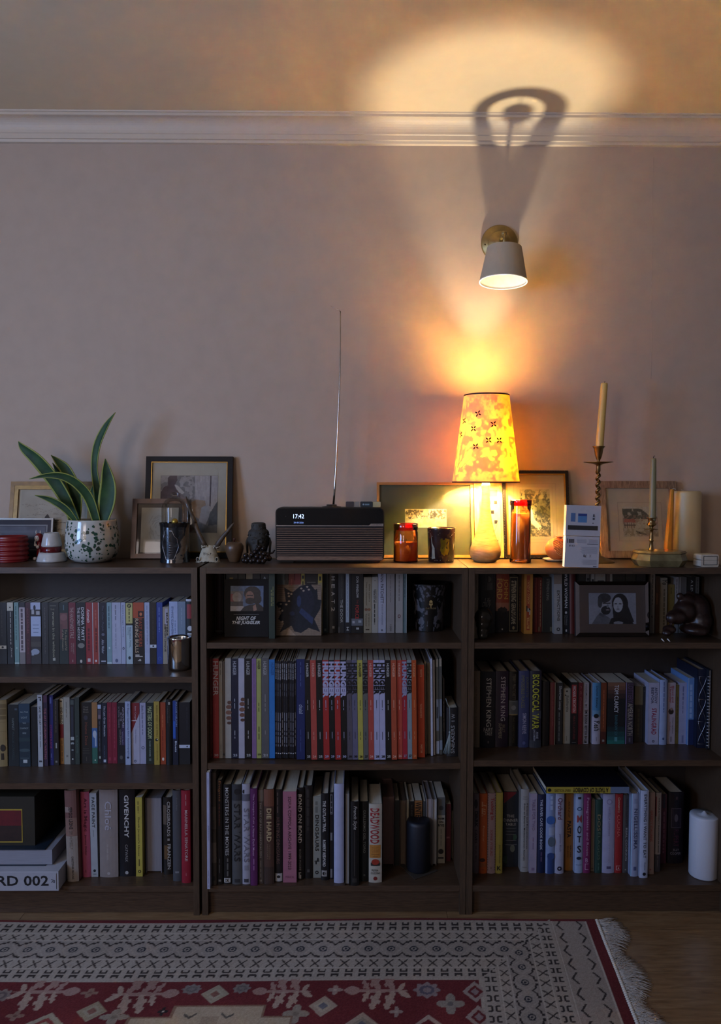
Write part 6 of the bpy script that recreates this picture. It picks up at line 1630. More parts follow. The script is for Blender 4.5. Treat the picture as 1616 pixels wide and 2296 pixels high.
# ---- little red devil figurine
p = foot(88, 1255.5); k = k_at(p[1])
ob = empty('figurine', (at_y(88, 1220, p[1])[0], p[1], TZ), 'small red horned figurine with a white face beside the liqueur ornament', 'figurine')
red_m = mat('6d1218', rough=.2); whm = mat('c9bfb5', rough=.25)
m = MB()
m.ball((0, 0, 50 * k), (9 * k, 9 * k, 11 * k), 16, 10).ball((.001, 0, 31 * k), (7 * k, 6 * k, 12 * k), 14, 8).ball((.002, .001, 14 * k), (8 * k, 7 * k, 14 * k), 14, 8).ball((0, 0, 2.5 * k), (9 * k, 8 * k, 3 * k), 14, 6)
remesh(m.build('red_body', red_m, ob), .0018, 3)
m = MB().ball((-2 * k, -7 * k, 49 * k), (5.5 * k, 3.5 * k, 6.5 * k), 12, 8)
m.build('face', whm, ob)
for nm_, q_, s_ in (('eye', (-3.6 * k, -10.2 * k, 50.5 * k), .8 * k), ('eye', (-.2 * k, -10.3 * k, 50.5 * k), .8 * k), ('mouth', (-2 * k, -10.3 * k, 46 * k), (1.1 * k, .5 * k, .6 * k))):
    MB().ball(q_, s_, 8, 6).build(nm_, mat('1c1010', rough=.3), ob)
for s in (-1, 1):
    m = MB()
    m.tube([(s * 4 * k - 1.5 * k, 0, 58 * k), (s * 5 * k - 1.5 * k, -1 * k, 63 * k), (s * 4.3 * k - 1.5 * k, -1 * k, 67 * k)], [1.8 * k, 1.3 * k, .3 * k], 8)
    m.build('horn', whm, ob)
m = MB().ball((-6 * k, -6 * k, 34 * k), (3.5 * k, 3 * k, 3 * k), 10, 6).ball((-1 * k, -7 * k, 30 * k), (4 * k, 2.5 * k, 4 * k), 10, 6).tube([(-8 * k, -1 * k, 43 * k), (-8 * k, -4 * k, 38 * k), (-6 * k, -6 * k, 34 * k)], 1.8 * k, 8)
m.build('arm', whm, ob)
MB().tube([(8 * k, 0, 42 * k), (12 * k, -2 * k, 46 * k)], [1.8 * k, 2.4 * k], 8).build('arm', whm, ob)
MB().ball((-8 * k, -5 * k, 3.5 * k), (4.5 * k, 5 * k, 3.8 * k), 12, 8).build('foot', whm, ob)

# ---- liqueur ornament
c, r, k = round_at(83.5, 149, 1262)
ob = empty('ceramic_ornament', c, 'white and dark red ceramic stand lettered LIQUEUR, left of plant', 'ornament')
wc = mat('b9b4ae', rough=.18)
sl = 1.0
MB().lathe([(0, 0), (r * .96, 0), (r, .002), (r * .97, 5 * k), (r * .86, 17 * k), (r * .82, 20 * k), (r * .5, 20.5 * k), (0, 20.5 * k)], 48, cap=False).build('base_ring', wc, ob)
MB().lathe([(0, 20.6 * k), (r * .60, 20.6 * k), (r * .62, 22 * k), (r * .66, 33 * k), (0, 33 * k)], 40, cap=False).build('red_band', mat('5a0f16', rough=.15), ob)
MB().lathe([(0, 33 * k), (r * .62, 33 * k), (r * .67, 35 * k), (r * .665, 38 * k), (r * .58, 52 * k), (r * .50, 62 * k), (r * .46, 64.5 * k), (r * .42, 64 * k), (r * .40, 56 * k), (0, 54 * k)], 40, cap=False).build('upper_bowl', wc, ob)
def wrap(a, b):
    th = (-.62 + a * 1.24)
    z = (6 + b * 10) * k
    rr_ = r * (.97 - (z / k - 5) / 12 * .11) + .0005
    return (rr_ * math.sin(th), -rr_ * math.cos(th), z)
letter(ob, 'base_lettering', '(LOT) LIQUEUR M', wrap, tmat('2e2833'), .005)

# ---- potted snake plant
c, r, k = round_at(149, 266, 1262, .55)
ob = empty('potted_snake_plant', c, 'snake plant in a white pot with green speckles', 'potted plant')
hh = 94 * k
prof = [(0, 0), (r * .58, 0), (r * .68, .002), (r * .84, 8 * k), (r * .95, 20 * k), (r * .995, 34 * k), (r, 44 * k), (r * .985, 58 * k), (r * .95, 76 * k), (r * .905, 91 * k), (r * .895, hh), (r * .86, hh), (r * .85, hh - .012), (r * .88, 60 * k), (0, 58 * k)]
pot = MB().lathe(prof, 56, cap=False).build('speckled_pot', mat('b9b8ae', rough=.12, noise=.03, coat=.5), ob)
# glaze speckles: irregular thin patches following the pot
zs_ = [z for _, z in prof[1:11]]; rs_ = [q for q, _ in prof[1:11]]
def rad(z): return float(np.interp(z, zs_, rs_))
m = MB(); rr = random.Random(11)
spots = [(rr.uniform(-1.6, 1.6), rr.uniform(5, 88), abs(rr.gauss(0, 1)) * 1.6 + .9) for _ in range(190)]
spots += [(.10, 34, 7), (.22, 31, 6), (.02, 40, 5), (-.25, 48, 5), (-.1, 52, 4), (.45, 56, 5), (.55, 44, 3.5), (-.62, 18, 4), (-.8, 30, 3.5), (.15, 68, 4), (-.3, 72, 4), (.7, 74, 3)]
for th, zc, s in spots:
    n = 9
    pts = []
    for q in range(n):
        a = 2 * math.pi * q / n
        s_ = s * (.75 + .5 * rr.random())
        z = min(max((zc + s_ * math.sin(a)) * k, .003), hh - .001)
        t = th + s_ * math.cos(a) * k / r
        R_ = rad(z) + .0004
        pts.append((R_ * math.sin(t), -R_ * math.cos(t), z))
    m.add(pts, [tuple(range(n))], 0 if rr.random() < .75 else 1)
sp_ = m.build('glaze_speckles', [mat('2c4a3a', rough=.15), mat('3a4238', rough=.15)], ob)
sp_['kind'] = 'stuff'
MB().lathe([(0, 82 * k), (r * .86, 82 * k)], 32, cap=False).build('soil', mat('231a12', rough=.95, noise=.3, nscale=200), ob)
green = mat('33522c', rough=.55, noise=.22, nscale=26, c2='1d3520', spec=.25); marg = mat('8f9446', rough=.55, noise=.1, spec=.25)
def leaf(pts, wid, ys, tw=0.0):
    """pts zoomed pixels in the crop with 2.993x scale; wid widths; ys depth"""
    n = len(pts)
    N = 22
    def cr(seq, t):
        s = t * (n - 1); i = min(int(s), n - 2); f = s - i
        p0, p1, p2, p3 = seq[max(i - 1, 0)], seq[i], seq[i + 1], seq[min(i + 2, n - 1)]
        return .5 * ((2 * p1) + (-p0 + p2) * f + (2 * p0 - 5 * p1 + 4 * p2 - p3) * f * f + (-p0 + 3 * p1 - 3 * p2 + p3) * f ** 3)
    P3 = [np.array(at_y(px / 2.993, 900 + py / 2.993, Y)) - c for (px, py), Y in zip(pts, ys)]
    V_, F_, M_ = [], [], []
    for i in range(N + 1):
        t = i / N
        p = cr(P3, t); d = cr(P3, min(1, t + .03)) - cr(P3, max(0, t - .03))
        d = d / np.linalg.norm(d)
        w = max(.0006, float(cr(np.array(wid, float), t)) / 2.993 * k / 2)
        a = np.cross(d, [0, 1, 0]); a = a / (np.linalg.norm(a) + 1e-9)
        nrm = np.cross(a, d)
        ang = tw * (t - .3)
        a2 = a * math.cos(ang) + nrm * math.sin(ang)
        n2 = np.cross(a2, d)
        for s in (-1, -.80, 0, .80, 1):
            V_.append(tuple(p + a2 * w * s + n2 * (w * .30 * (1 - s * s)) * (1)))
    for i in range(N):
        for j in range(4):
            F_.append((i * 5 + j, i * 5 + j + 1, (i + 1) * 5 + j + 1, (i + 1) * 5 + j)); M_.append(1 if j in (0, 3) else 0)
    m = MB()
    for f, mi_ in zip(F_, M_):
        pass
    m.v = V_; m.f = F_; m.m = M_; m.s = [True] * len(F_)
    o = m.build('leaf', [green, marg], ob)
    sd = o.modifiers.new('thickness', 'SOLIDIFY'); sd.thickness = .0022; sd.offset = 0
    return o
Y0 = c[1]
leaf([(520, 815), (440, 660), (350, 520), (250, 400), (155, 315), (123, 268)], [40, 78, 92, 88, 55, 2], [Y0, Y0 - .005, Y0 - .01, Y0 - .02, Y0 - .02, Y0 - .02], .5)
leaf([(515, 815), (505, 620), (445, 470), (395, 410), (342, 360)], [50, 88, 76, 50, 2], [Y0 + .02, Y0 + .02, Y0 + .02, Y0 + .02, Y0 + .02], -.6)
leaf([(490, 815), (450, 610), (395, 490), (352, 412)], [55, 88, 52, 2], [Y0 + .03, Y0 + .035, Y0 + .035, Y0 + .035], .8)
leaf([(650, 815), (595, 650), (510, 550), (410, 502), (300, 500), (196, 521)], [52, 66, 62, 50, 28, 2], [Y0 - .02, Y0 - .03, Y0 - .045, Y0 - .055, Y0 - .06, Y0 - .06], .5)
leaf([(515, 815), (440, 725), (340, 662), (233, 630)], [28, 48, 40, 2], [Y0 - .03, Y0 - .04, Y0 - .045, Y0 - .05], .3)
leaf([(665, 815), (652, 600), (632, 450), (648, 300), (705, 170), (774, 73)], [38, 52, 46, 54, 44, 2], [Y0 + .01, Y0 + .005, Y0, Y0, Y0, Y0 + .005], .6)
leaf([(690, 815), (712, 690), (724, 570), (714, 460), (706, 385)], [60, 112, 104, 58, 4], [Y0 - .015, Y0 - .02, Y0 - .02, Y0 - .015, Y0 - .01], -.5)
leaf([(645, 815), (622, 650), (632, 540)], [40, 56, 6], [Y0 + .02, Y0 + .02, Y0 + .02], .4)

# ---- black candle jar under a glass dome
c, r, k = round_at(359, 426, 1263)
hh = 88 * k
ob = empty('domed_candle_jar', c, 'marbled black candle jar with silver label and glass dome', 'candle')
im = Img(160, 90, '17191c'); im.put(np.abs(im.u - (.70 - .17 * (im.v - .3)) + .10 * (vnoise(90, 160, 14, 5) - .5)) < .045 + .03 * (vnoise(90, 160, 9, 6) - .3), '6a5e50').put((vnoise(90, 160, 8, 7) > .66), '2b2e30').noise(.04, 5, 2)
def cyl(V):
    th = V[:, 0]; z = V[:, 2]; V = V.copy()
    fl = r * (1 + .06 * np.clip((z - hh * .9) / (hh * .1), 0, 1) + .03 * np.clip((hh * .08 - z) / (hh * .08), 0, 1)) * .965
    V[:, 0] = fl * np.sin(th); V[:, 1] = -fl * np.cos(th)
    return V
grid_print('marbled_wall', -math.pi, math.pi, 0, hh, im.a, attr_mat(.15, coat=.6), ob, 0, False, cyl)
MB().lathe([(0, .0004), (r * .96, .0004)], 40, cap=False).build('jar_base', mat('17191c', rough=.3), ob)
MB().lathe([(0, hh * .93), (r * .97, hh * .93)], 40, cap=False).build('lid', mat('17191c', rough=.2), ob)
oct_ = [(-.45, .1), (-.62, .28), (-.62, .34), (-.70, .42), (-.70, .52), (-.36, .82), (.0, .82), (.25, .82), (.62, .5), (.52, .38), (.50, .30), (.30, .24), (.12, .1)]
def wrapj(u, v): 
    th = u * .9 - .08
    return (r * .972 * math.sin(th), -r * .972 * math.cos(th) - .0006, hh * (1 - (v + .09)))
m = MB()
pts = [wrapj(u, v) for u, v in oct_]
m.tube(pts + [pts[0]], .0007, 5)
for i in range(6):
    v = .40 + .06 * i
    m.tube([wrapj(-.34 + .04 * (i % 2), v), wrapj(0, v), wrapj(.22 - .05 * (i % 2), v)], .0004, 4)
m.tube([wrapj(-.3, .18), wrapj(-.12, .30), wrapj(.06, .18)], .0005, 4)
m.build('silver_label', mat('b9bcc2', rough=.25, metal=.9), ob)
MB().ball((0, 0, hh * .93 + .011), (.0105, .0105, .0110), 18, 12).build('gold_knob', mat('c9a84a', rough=.3, metal=.7), ob)
rg = 29 * k
dome = [(rg, hh * .95), (rg, hh + 30 * k)]
for i in range(1, 9):
    a = math.pi / 2 * i / 8.6
    dome.append((rg * math.cos(a), hh + 30 * k + rg * .98 * math.sin(a)))
zt = dome[-1][1]
dome += [(rg * .16, zt + 1 * k), (rg * .30, zt + 4 * k), (rg * .30, zt + 7 * k), (rg * .16, zt + 9.5 * k), (.0003, zt + 10 * k)]
MB().lathe(dome, 40, cap=False).build('glass_dome', thin_glass('f2efe9', .55, .01, 'dome_glass'), ob)

# ---- antlered skull
p = foot(466, 1262); k = k_at(p[1])
c = np.array([at_y(466, 1250, p[1] + .02)[0], p[1] + .022, TZ])
ob = empty('antlered_skull', c, 'small bleached deer skull cap with two antlers', 'skull')
bone = mat('b3a890', rough=.7, noise=.15, nscale=90, bump=.5)
m = MB(); nu, nv = 18, 14; V_, F_ = [], []
rr = random.Random(5)
for j in range(nv + 1):
    t = j / nv
    for i in range(nu + 1):
        s = -1 + 2 * i / nu
        half = (15 + 13 * t ** 1.3) * k
        z = (38 - 36 * t ** 1.1) * k + (.0 if j < nv else rr.uniform(-1.5, 2.5) * k)
        z -= (abs(s) ** 2.6) * 6 * k * (.6 + .4 * t)
        y = (.012 - .030 * t) + abs(s) ** 2 * .012
        if t > .35 and abs(s) > .62:           # eye sockets scooped from the sides
            d = ((t - .78) / .30) ** 2 + ((abs(s) - .98) / .26) ** 2
            if d < 1: y += .014 * (1 - d)
        V_.append((half * s, y, max(z, .0008)))
for j in range(nv):
    for i in range(nu):
        a = j * (nu + 1) + i
        F_.append((a, a + 1, a + nu + 2, a + nu + 1))
m.add(V_, F_, 0, True)
o = m.build('cranium', bone, ob)
sd = o.modifiers.new('thickness', 'SOLIDIFY'); sd.thickness = .004; sd.offset = 1
for s in (-1, 1):
    m = MB()
    MB().lathe([(0, 0), (3.4 * k, 0), (3.4 * k, .001), (0, .001)], 14, cap=False).build('socket_shade', mat('1c1611', rough=.9), ob, (s * 21.5 * k, -.0150, 7.5 * k), (math.radians(90), 0, s * math.radians(40)))  # dark disc, its colour standing in for shade inside the eye socket
    m.tube([(s * 21.5 * k + s * 3.0 * k * math.cos(a * math.pi / 7), -.0150, 7.5 * k + 4.6 * k * math.sin(a * math.pi / 7)) for a in range(-4, 12)], .0010, 7)
    m.build('eye_socket', bone, ob)
m = MB()
for i in range(22):
    u = rr.uniform(-9, 9); v = rr.uniform(17, 22)
    m.ball((u * k, -.014 + (22 - v) * -.0004, v * k), (.9 * k, .0012, .6 * k), 5, 4)
m.build('bone_cracks', mat('2b241b', rough=.9), ob, kind='stuff')
ant = mat('5e4c38', rough=.55, noise=.25, nscale=70, bump=.6, c2='3f3224')
def antl(pts, rs, name='antler'):
    P_ = [tuple(np.array(at_y(px, py, Y)) - c) for px, py, Y in pts]
    return MB().tube(P_, [q * k for q in rs], 10).build(name, ant, ob)
Yk = c[1]
antl([(461, 1226, Yk + .012), (455, 1215, Yk + .012), (446, 1197, Yk + .014), (440, 1182, Yk + .018), (436, 1167, Yk + .028), (428, 1150, Yk + .038), (422, 1130, Yk + .046), (417, 1113, Yk + .052)], [6, 5.5, 5, 5, 4.6, 4, 3.2, 1])
antl([(484, 1228, Yk + .012), (490, 1217, Yk + .010), (500, 1203, Yk + .006), (511, 1190, Yk + .002), (520, 1178, Yk), (525.5, 1171, Yk)], [6.5, 6, 5.2, 4.2, 3, .8])
antl([(438, 1172, Yk + .02), (435, 1166, Yk + .015), (434, 1161, Yk + .012)], [3.4, 2, .6], 'antler_tine')
for px, sgn in ((459.5, -1), (486, 1)):
    m = MB()
    q = np.array(at_y(px, 1226, Yk + .012)) - c
    for i in range(12):
        a = 2 * math.pi * i / 12
        m.ball((q[0] + 7 * k * math.cos(a), q[1] + 5 * k * math.sin(a), q[2] + rr.uniform(-2, 2) * k), 2.1 * k, 6, 5)
    m.build('antler_burr', bone, ob)

# ---- wooden apple
c, r, k = round_at(504.6, 546, 1261, .55)
ob = empty('wooden_apple', c, 'turned wooden apple with a little stem', 'ornament')
prof = [(0, 0), (r * .5, 0), (r * .58, .002), (r * .76, 12 * k), (r * .92, 22 * k), (r, 30 * k), (r * .97, 36 * k), (r * .86, 41 * k), (r * .66, 44.5 * k), (r * .4, 45.5 * k), (r * .2, 44.5 * k), (0, 43 * k)]
MB().lathe(prof, 36, cap=False).build('apple_body', mat('6a4f36', rough=.35, noise=.15, nscale=20, c2='533c28'), ob)
MB().lathe([(1.8 * k, 43 * k), (1.9 * k, 49 * k), (3.2 * k, 51 * k), (3.2 * k, 53 * k), (.3 * k, 53.6 * k)], 12).build('stem', mat('4a2418', rough=.4), ob)

# ---- stone head
c, r, k = round_at(561, 613, 1252)
c[1] = .20
ob = empty('stone_sculpture', c, 'dark stone head with a topknot and long ears', 'sculpture')
m = MB()
m.ball((0, 0, 44 * k), (23.5 * k, 24 * k, 29 * k), 28, 20).ball((0, -.004, 30 * k), (20 * k, 21 * k, 24 * k), 24, 16).ball((0, .002, 60 * k), (23 * k, 22 * k, 12 * k), 24, 12)
m.lathe([(.1 * k, 60 * k), (16 * k, 61 * k), (16 * k, 76 * k), (15 * k, 81 * k), (10 * k, 83 * k), (.1 * k, 83 * k)], 24)
m.lathe([(.1 * k, 0), (13 * k, 0), (13 * k, 6 * k), (11 * k, 14 * k), (.1 * k, 22 * k)], 24)
m.tube([(0, -24 * k, 48 * k), (0, -27 * k, 38 * k), (0, -28 * k, 34 * k)], [2 * k, 2.8 * k, 3.4 * k], 8)
for s in (-1, 1):
    m.ball((s * 8 * k, -22 * k, 42 * k), (5 * k, 3 * k, 2.2 * k), 10, 6)
    m.tube([(s * 2 * k, -24.5 * k, 48 * k), (s * 8 * k, -24 * k, 50.5 * k), (s * 15 * k, -19 * k, 47 * k)], [1.4 * k, 1.8 * k, 1.2 * k], 6)
m.ball((0, -22 * k, 24 * k), (6 * k, 3.4 * k, 1.7 * k), 12, 6).ball((0, -21 * k, 21 * k), (5 * k, 3.4 * k, 1.8 * k), 12, 6).ball((0, -17 * k, 13 * k), (7 * k, 6 * k, 5 * k), 12, 8)
stone = mat('34302a', rough=.75, noise=.3, nscale=120, bump=.6)
remesh(m.build('head', stone, ob), .0022, 2)
m = MB()
rr = random.Random(8)
for i in range(150):
    th = rr.uniform(0, 2 * math.pi); ph = rr.uniform(.05, .9)
    x, y, z = 23.5 * k * math.cos(th) * math.sin(ph * 1.5), 23 * k * math.sin(th) * math.sin(ph * 1.5), 50 * k + 22 * k * math.cos(ph * 1.5)
    if y < -18 * k and z < 58 * k: continue
    m.ball((x, y, z), 1.7 * k, 5, 4)
for i in range(40):
    th = rr.uniform(0, 2 * math.pi)
    m.ball((15.6 * k * math.cos(th), 15.6 * k * math.sin(th), rr.uniform(63, 80) * k), 1.6 * k, 5, 4)
m.build('hair_curls', stone, ob, kind='stuff')
for s in (-1, 1):
    MB().tube([(s * 23 * k, .002, 50 * k), (s * 25 * k, 0, 40 * k), (s * 24.5 * k, -.001, 28 * k), (s * 24 * k, -.001, 16 * k)], [2 * k, 3.2 * k, 2.6 * k, 2.2 * k], 8).build('ear', stone, ob)

# ---- bunch of metal grapes
p = foot(577, 1265)
c = np.array([at_y(577, 1250, p[1] + .02)[0], p[1] + .025, TZ])
k = k_at(c[1])
ob = empty('grape_bunch', c, 'bunch of dark metal grapes in front of the stone head', 'ornament')
gm = mat('2a211d', rough=.22, metal=.5, noise=.2, nscale=40)
rr = random.Random(2)
gr = [(551, 1246, 6.5, 0), (547, 1256, 6.5, .004), (553, 1259, 6.3, -.006), (559, 1252, 6.3, -.008), (563, 1259, 6.2, -.012), (565, 1244, 6.4, 0), (572, 1238, 6, .004), (576, 1248, 6.5, -.012), (570, 1256, 6.3, -.014), (580, 1258, 6.3, -.016), (586, 1249, 6.4, -.012), (584, 1240, 6, 0), (578, 1231, 5.6, .004), (592, 1242, 6.2, -.002), (596, 1252, 6.5, -.008), (590, 1259, 6, -.014), (603, 1252, 6.4, .002), (600, 1244, 6.2, .004), (582, 1226, 5.4, .006), (590, 1230, 5.6, .006)]
for px, py, rg, dy in gr:
    q = np.array(at_y(px, py, c[1] + dy)) - c
    MB().ball((q[0], q[1], max(q[2], rg * k)), rg * k, 14, 10).build('grape', gm, ob)
P_ = [tuple(np.array(at_y(px, py, c[1] + .01)) - c) for px, py in ((596, 1244), (604, 1241), (612, 1239), (616, 1233))]
MB().tube(P_, [2.4 * k, 2.2 * k, 2 * k, 1.5 * k], 8).build('stalk', gm, ob)

# ---- radio
Yr = foot(740, 1263)[1] + .004
X0, X1 = at_y(617.5, 1200, Yr)[0], at_y(861, 1200, Yr)[0]
k = k_at(Yr)
zb_ = TZ + 5 * k
zt_ = at_y(740, 1138.5, Yr)[2]
c = np.array([(X0 + X1) / 2, Yr, TZ])
w2, H0, H1 = (X1 - X0) / 2, zb_ - TZ, zt_ - TZ
ob = empty('tabletop_radio', c, 'black tabletop radio with wooden slat grille and lit clock', 'radio')
def rrect(w, z0, z1, rad_, n=6):
    pts = []
    for cx_, cz_, a0 in ((w - rad_, z0 + rad_, -90), (w - rad_, z1 - rad_, 0), (-w + rad_, z1 - rad_, 90), (-w + rad_, z0 + rad_, 180)):
        for i in range(n + 1):
            a = math.radians(a0 + 90 * i / n)
            pts.append((cx_ + rad_ * math.cos(a), cz_ + rad_ * math.sin(a)))
    return pts
blk_ = mat('15120f', rough=.3)
dep = .115
MB().prism(rrect(w2, H0, H1, 11 * k), 0, dep, 'y', 0, True).build('cabinet', blk_, ob)
zs0 = H1 - 40 * k
MB().prism(rrect(w2 - 2.2 * k, zs0, H1 - 2 * k, 8 * k), -.0012, 0, 'y').build('glass_fascia', mat('100e0c', rough=.12), ob)
MB().box(-w2 + 2 * k, w2 - 2 * k, -.0008, 0, H0 + 3 * k, zs0).build('grille_cloth', mat('0e0b09', rough=.9), ob)
slat = wood('radio_slat_wood', '8a6c56', '6b5040', 40, .45, (1, 12, 12))
ns = 16
zz0, zz1 = H0 + 10 * k, zs0 - 3 * k
for i in range(ns):
    z = zz0 + (zz1 - zz0) * i / ns
    MB().box(-w2 + 3 * k, w2 - 3 * k, -.0042, -.0008, z + .0006, z + (zz1 - zz0) / ns * .56).build('slat', slat, ob)
MB().prism(rrect(w2 - 3 * k, H0 + 2 * k, H0 + 9.5 * k, 3.5 * k), -.0042, -.0008, 'y').build('lower_rail', slat, ob)
silver = mat('b5aca6', rough=.3, metal=.8)
MB().box(-w2 + 2 * k, w2 - 2 * k, -.0045, -.0006, zs0 - 1.4 * k, zs0 + .6 * k).prism([(w2 - 34 * k, zs0 + .6 * k), (w2 - 2 * k, zs0 + .6 * k), (w2 - 2 * k, zs0 + 4.6 * k), (w2 - 30 * k, zs0 + 4.6 * k)], -.0045, -.0006, 'y').build('silver_trim', silver, ob)
letter(ob, 'badge_lettering', 'ruarkaudio', flat_place(w2 - 27 * k, w2 - 5 * k, zs0 + 1.2 * k, zs0 + 3.9 * k, -.0048), tmat('5c5550'))
def rxz(px, py): return at_y(px, py, Yr)[0] - c[0], at_y(px, py, Yr)[2] - c[2]
a, b = rxz(657.5, 1162.3), rxz(681.5, 1152.8)
letter(ob, 'clock_digits', '17:42', flat_place(a[0], b[0], a[1], b[1], -.0018), emit_mat('bcd4ff', 1.6), .006)
a, b = rxz(658.5, 1173.5), rxz(680.5, 1169.7)
letter(ob, 'clock_digits', '30-08-2026', flat_place(a[0], b[0], a[1], b[1], -.0018), emit_mat('7f9be0', .8), 0.0)
q = rxz(640.5, 1157.5)
MB().lathe([(.0012, 0), (.0012, .0006)], 12).build('sensor_dot', mat('3a3733', rough=.4), ob, (q[0], -.0014, q[1]), (math.radians(90), 0, 0))
for s in (-1, 1):
    MB().prism([(s * w2 * .80 - 14 * k, .0002), (s * w2 * .80 + 14 * k, .0002), (s * w2 * .80 + 16 * k, H0 + .001), (s * w2 * .80 - 16 * k, H0 + .001)], .02, dep - .02, 'y').build('foot', blk_, ob)
MB().box(-w2 * .8, w2 * .8, .03, dep - .03, .001, H0).build('plinth', blk_, ob)
dial = [(742.5, 1137)]
q = rxz(742, 1138)
MB().lathe([(23 * k, 0), (22 * k, 1.6 * k), (12 * k, 2.4 * k), (12 * k, 5.6 * k), (11 * k, 6.2 * k), (.2 * k, 6.4 * k)], 36, cap=False).build('control_dial', mat('2a2420', rough=.3), ob, (q[0], .06, H1))
Ya = Yr + dep - .015
A_ = [np.array(at_y(px, py, Ya)) - c for px, py in ((747, 1136), (750.5, 1090), (753.5, 1040), (757, 960), (760, 890), (762, 820), (763, 760), (763.2, 699))]
chrome = mat('b5aea5', rough=.18, metal=1.0)
an = MB().tube([tuple(p_) for p_ in A_], [.0036, .0034, .0032, .0028, .0025, .0021, .0017, .0015], 8).build('antenna', chrome, ob)
T_ = [np.array(at_y(px, py, Ya)) - c for px, py in ((763.2, 699), (761, 695.5), (752, 692), (741, 686))]
MB().tube([tuple(p_) for p_ in T_], [.0022, .0016, .0009, .0005], 6).build('antenna_tip', chrome, ob)

# ---- two small gadgets on the radio
zt2 = zt_ + .0004
Yg = Yr + .05
def gadget(x0, x1, label, bodycol, capcol, face, k_):
    xa, xb = at_y(x0, 1132, Yg)[0], at_y(x1, 1132, Yg)[0]
    hgt = 12.2 * k_at(Yg)
    o = empty('adapter', ((xa + xb) / 2, Yg, zt2), label, 'adapter')
    w = (xb - xa) / 2
    MB().prism(rrect(w * .60, 0, hgt, hgt * .18, 3), 0, .03, 'y').build('body', mat(bodycol, rough=.4), o, (-w * .40, 0, 0))
    MB().prism(rrect(w * .385, .0003, hgt * .98, hgt * .15, 3), .001, .029, 'y').build('end_cap', mat(capcol, rough=.4), o, (w * .60, 0, 0))
    if face:
        MB().lathe([(.0028, 0), (.0028, .0005)], 14).build('round_mark', tmat('8da0a8'), o, (-w * .70, -.0003, hgt * .5), (math.radians(90), 0, 0))
        MB().box(-w * .55, -w * .12, -.0005, 0, hgt * .35, hgt * .62).build('print_bar', tmat('6d848c'), o)
    return o
gadget(775, 806, 'grey plug adapter on the radio, left of the pair', '3a3638', '8a8276', False, 0)
gadget(807.6, 853.6, 'dark adapter with cream cap on the radio, right of pair', '2b3236', 'b8aa7e', True, 0)

# ---- candle jars
def tinted(hexcol, name, refl=1.2):
    return thin_glass(hexcol, refl, .02, name)
orange_glass = tinted('ffcd8c', 'orange_glass'); red_glass = tinted('ff7066', 'red_glass')
c, r, k = round_at(881.7, 937, 1262)
hh = 86 * k
ob = empty('candle_jar', c, 'short orange glass candle jar with a red rim, half burnt', 'candle')
MB().lathe([(0, .0005), (r * .96, .0005), (r, .003), (r, hh * .80), (r * .97, hh * .82)], 40, cap=False).build('orange_glass', orange_glass, ob)
MB().lathe([(0, .004), (r * .93, .004), (r * .93, hh * .50), (r * .8, hh * .52), (r * .2, hh * .505), (0, hh * .505)], 36, cap=False).build('wax', sss_wax('d8841c', .3), ob)
MB().lathe([(r * .96, hh * .82), (r * 1.0, hh * .84), (r * 1.0, hh * .985), (r * .97, hh), (r * .92, hh * .985), (r * .92, hh * .84)], 40, cap=False).build('red_rim', red_glass, ob)
MB().tube([(0, 0, hh * .5), (.001, 0, hh * .58), (.002, 0, hh * .60)], .001, 6).build('wick', mat('1d1712', rough=.9), ob)
c, r, k = round_at(1142, 1190, 1263)
hh = 141 * k
ob = empty('tall_candle_jar', c, 'tall orange glass cylinder with a red rim, right of lamp', 'candle')
MB().lathe([(0, .0005), (r * .98, .0005), (r, .003), (r, .010), (r * .94, .014), (r * .93, hh * .90)], 40, cap=False).build('orange_glass', orange_glass, ob)
MB().lathe([(0, .010), (r * .82, .010), (r * .82, hh * .78), (0, hh * .78)], 36, cap=False).build('wax', sss_wax('e8a038', .4), ob)
MB().lathe([(r * .93, hh * .90), (r * 1.02, hh * .915), (r * 1.02, hh * .985), (r * .99, hh), (r * .94, hh * .985), (r * .92, hh * .90)], 40, cap=False).build('red_rim', red_glass, ob)
c, r, k = round_at(957, 1020.5, 1262.5, .90)
hh = 77 * k
ob = empty('candle_tumbler', c, 'brown candle tumbler with a gold shield plaque', 'candle')
MB().lathe([(0, .0005), (r * .86, .0005), (r * .90, .002), (r * .99, hh * .96), (r, hh), (r * .95, hh), (r * .93, hh * .9), (r * .86, hh * .7), (0, hh * .7)], 44, cap=False).build('tumbler', mat('2c1a18', rough=.2, noise=.3, nscale=30), ob)
def wt(u, v):
    rr_ = r * (.90 + .09 * v) + .0006
    return (rr_ * math.sin(u), -rr_ * math.cos(u), hh * v)
sh_ = [(-.18, .68), (-.12, .71), (.25, .71), (.52, .68), (.48, .5), (.52, .38), (.42, .28), (.36, .22), (.25, .25), (.12, .2), (.0, .24), (-.10, .28), (-.2, .38), (-.14, .5)]
m = MB()
gc = wt(.15, .47)
V_ = [gc] + [wt(u, v) for u, v in sh_]
m.add(V_, [(0, i + 1, (i + 1) % len(sh_) + 1) for i in range(len(sh_))])
m.build('gold_plaque', mat('8a7a22', rough=.25, metal=.8), ob)
m = MB(); rr = random.Random(4)
for pts in ([(-.95, .86), (-.80, .55), (-.62, .42), (-.60, .12), (-.9, .10), (-.85, .4)], [(.86, .75), (1.0, .5), (1.15, .6), (.98, .35)]):
    m.add([wt(u, v) for u, v in pts], [tuple(range(len(pts)))])
for i in range(26):
    m.ball(wt(rr.uniform(-1.2, 1.2), rr.choice([rr.uniform(.05, .2), rr.uniform(.75, .93)])), .0009, 5, 4)
m.build('painted_motif', mat('8a8270', rough=.5, noise=.3, nscale=90), ob)
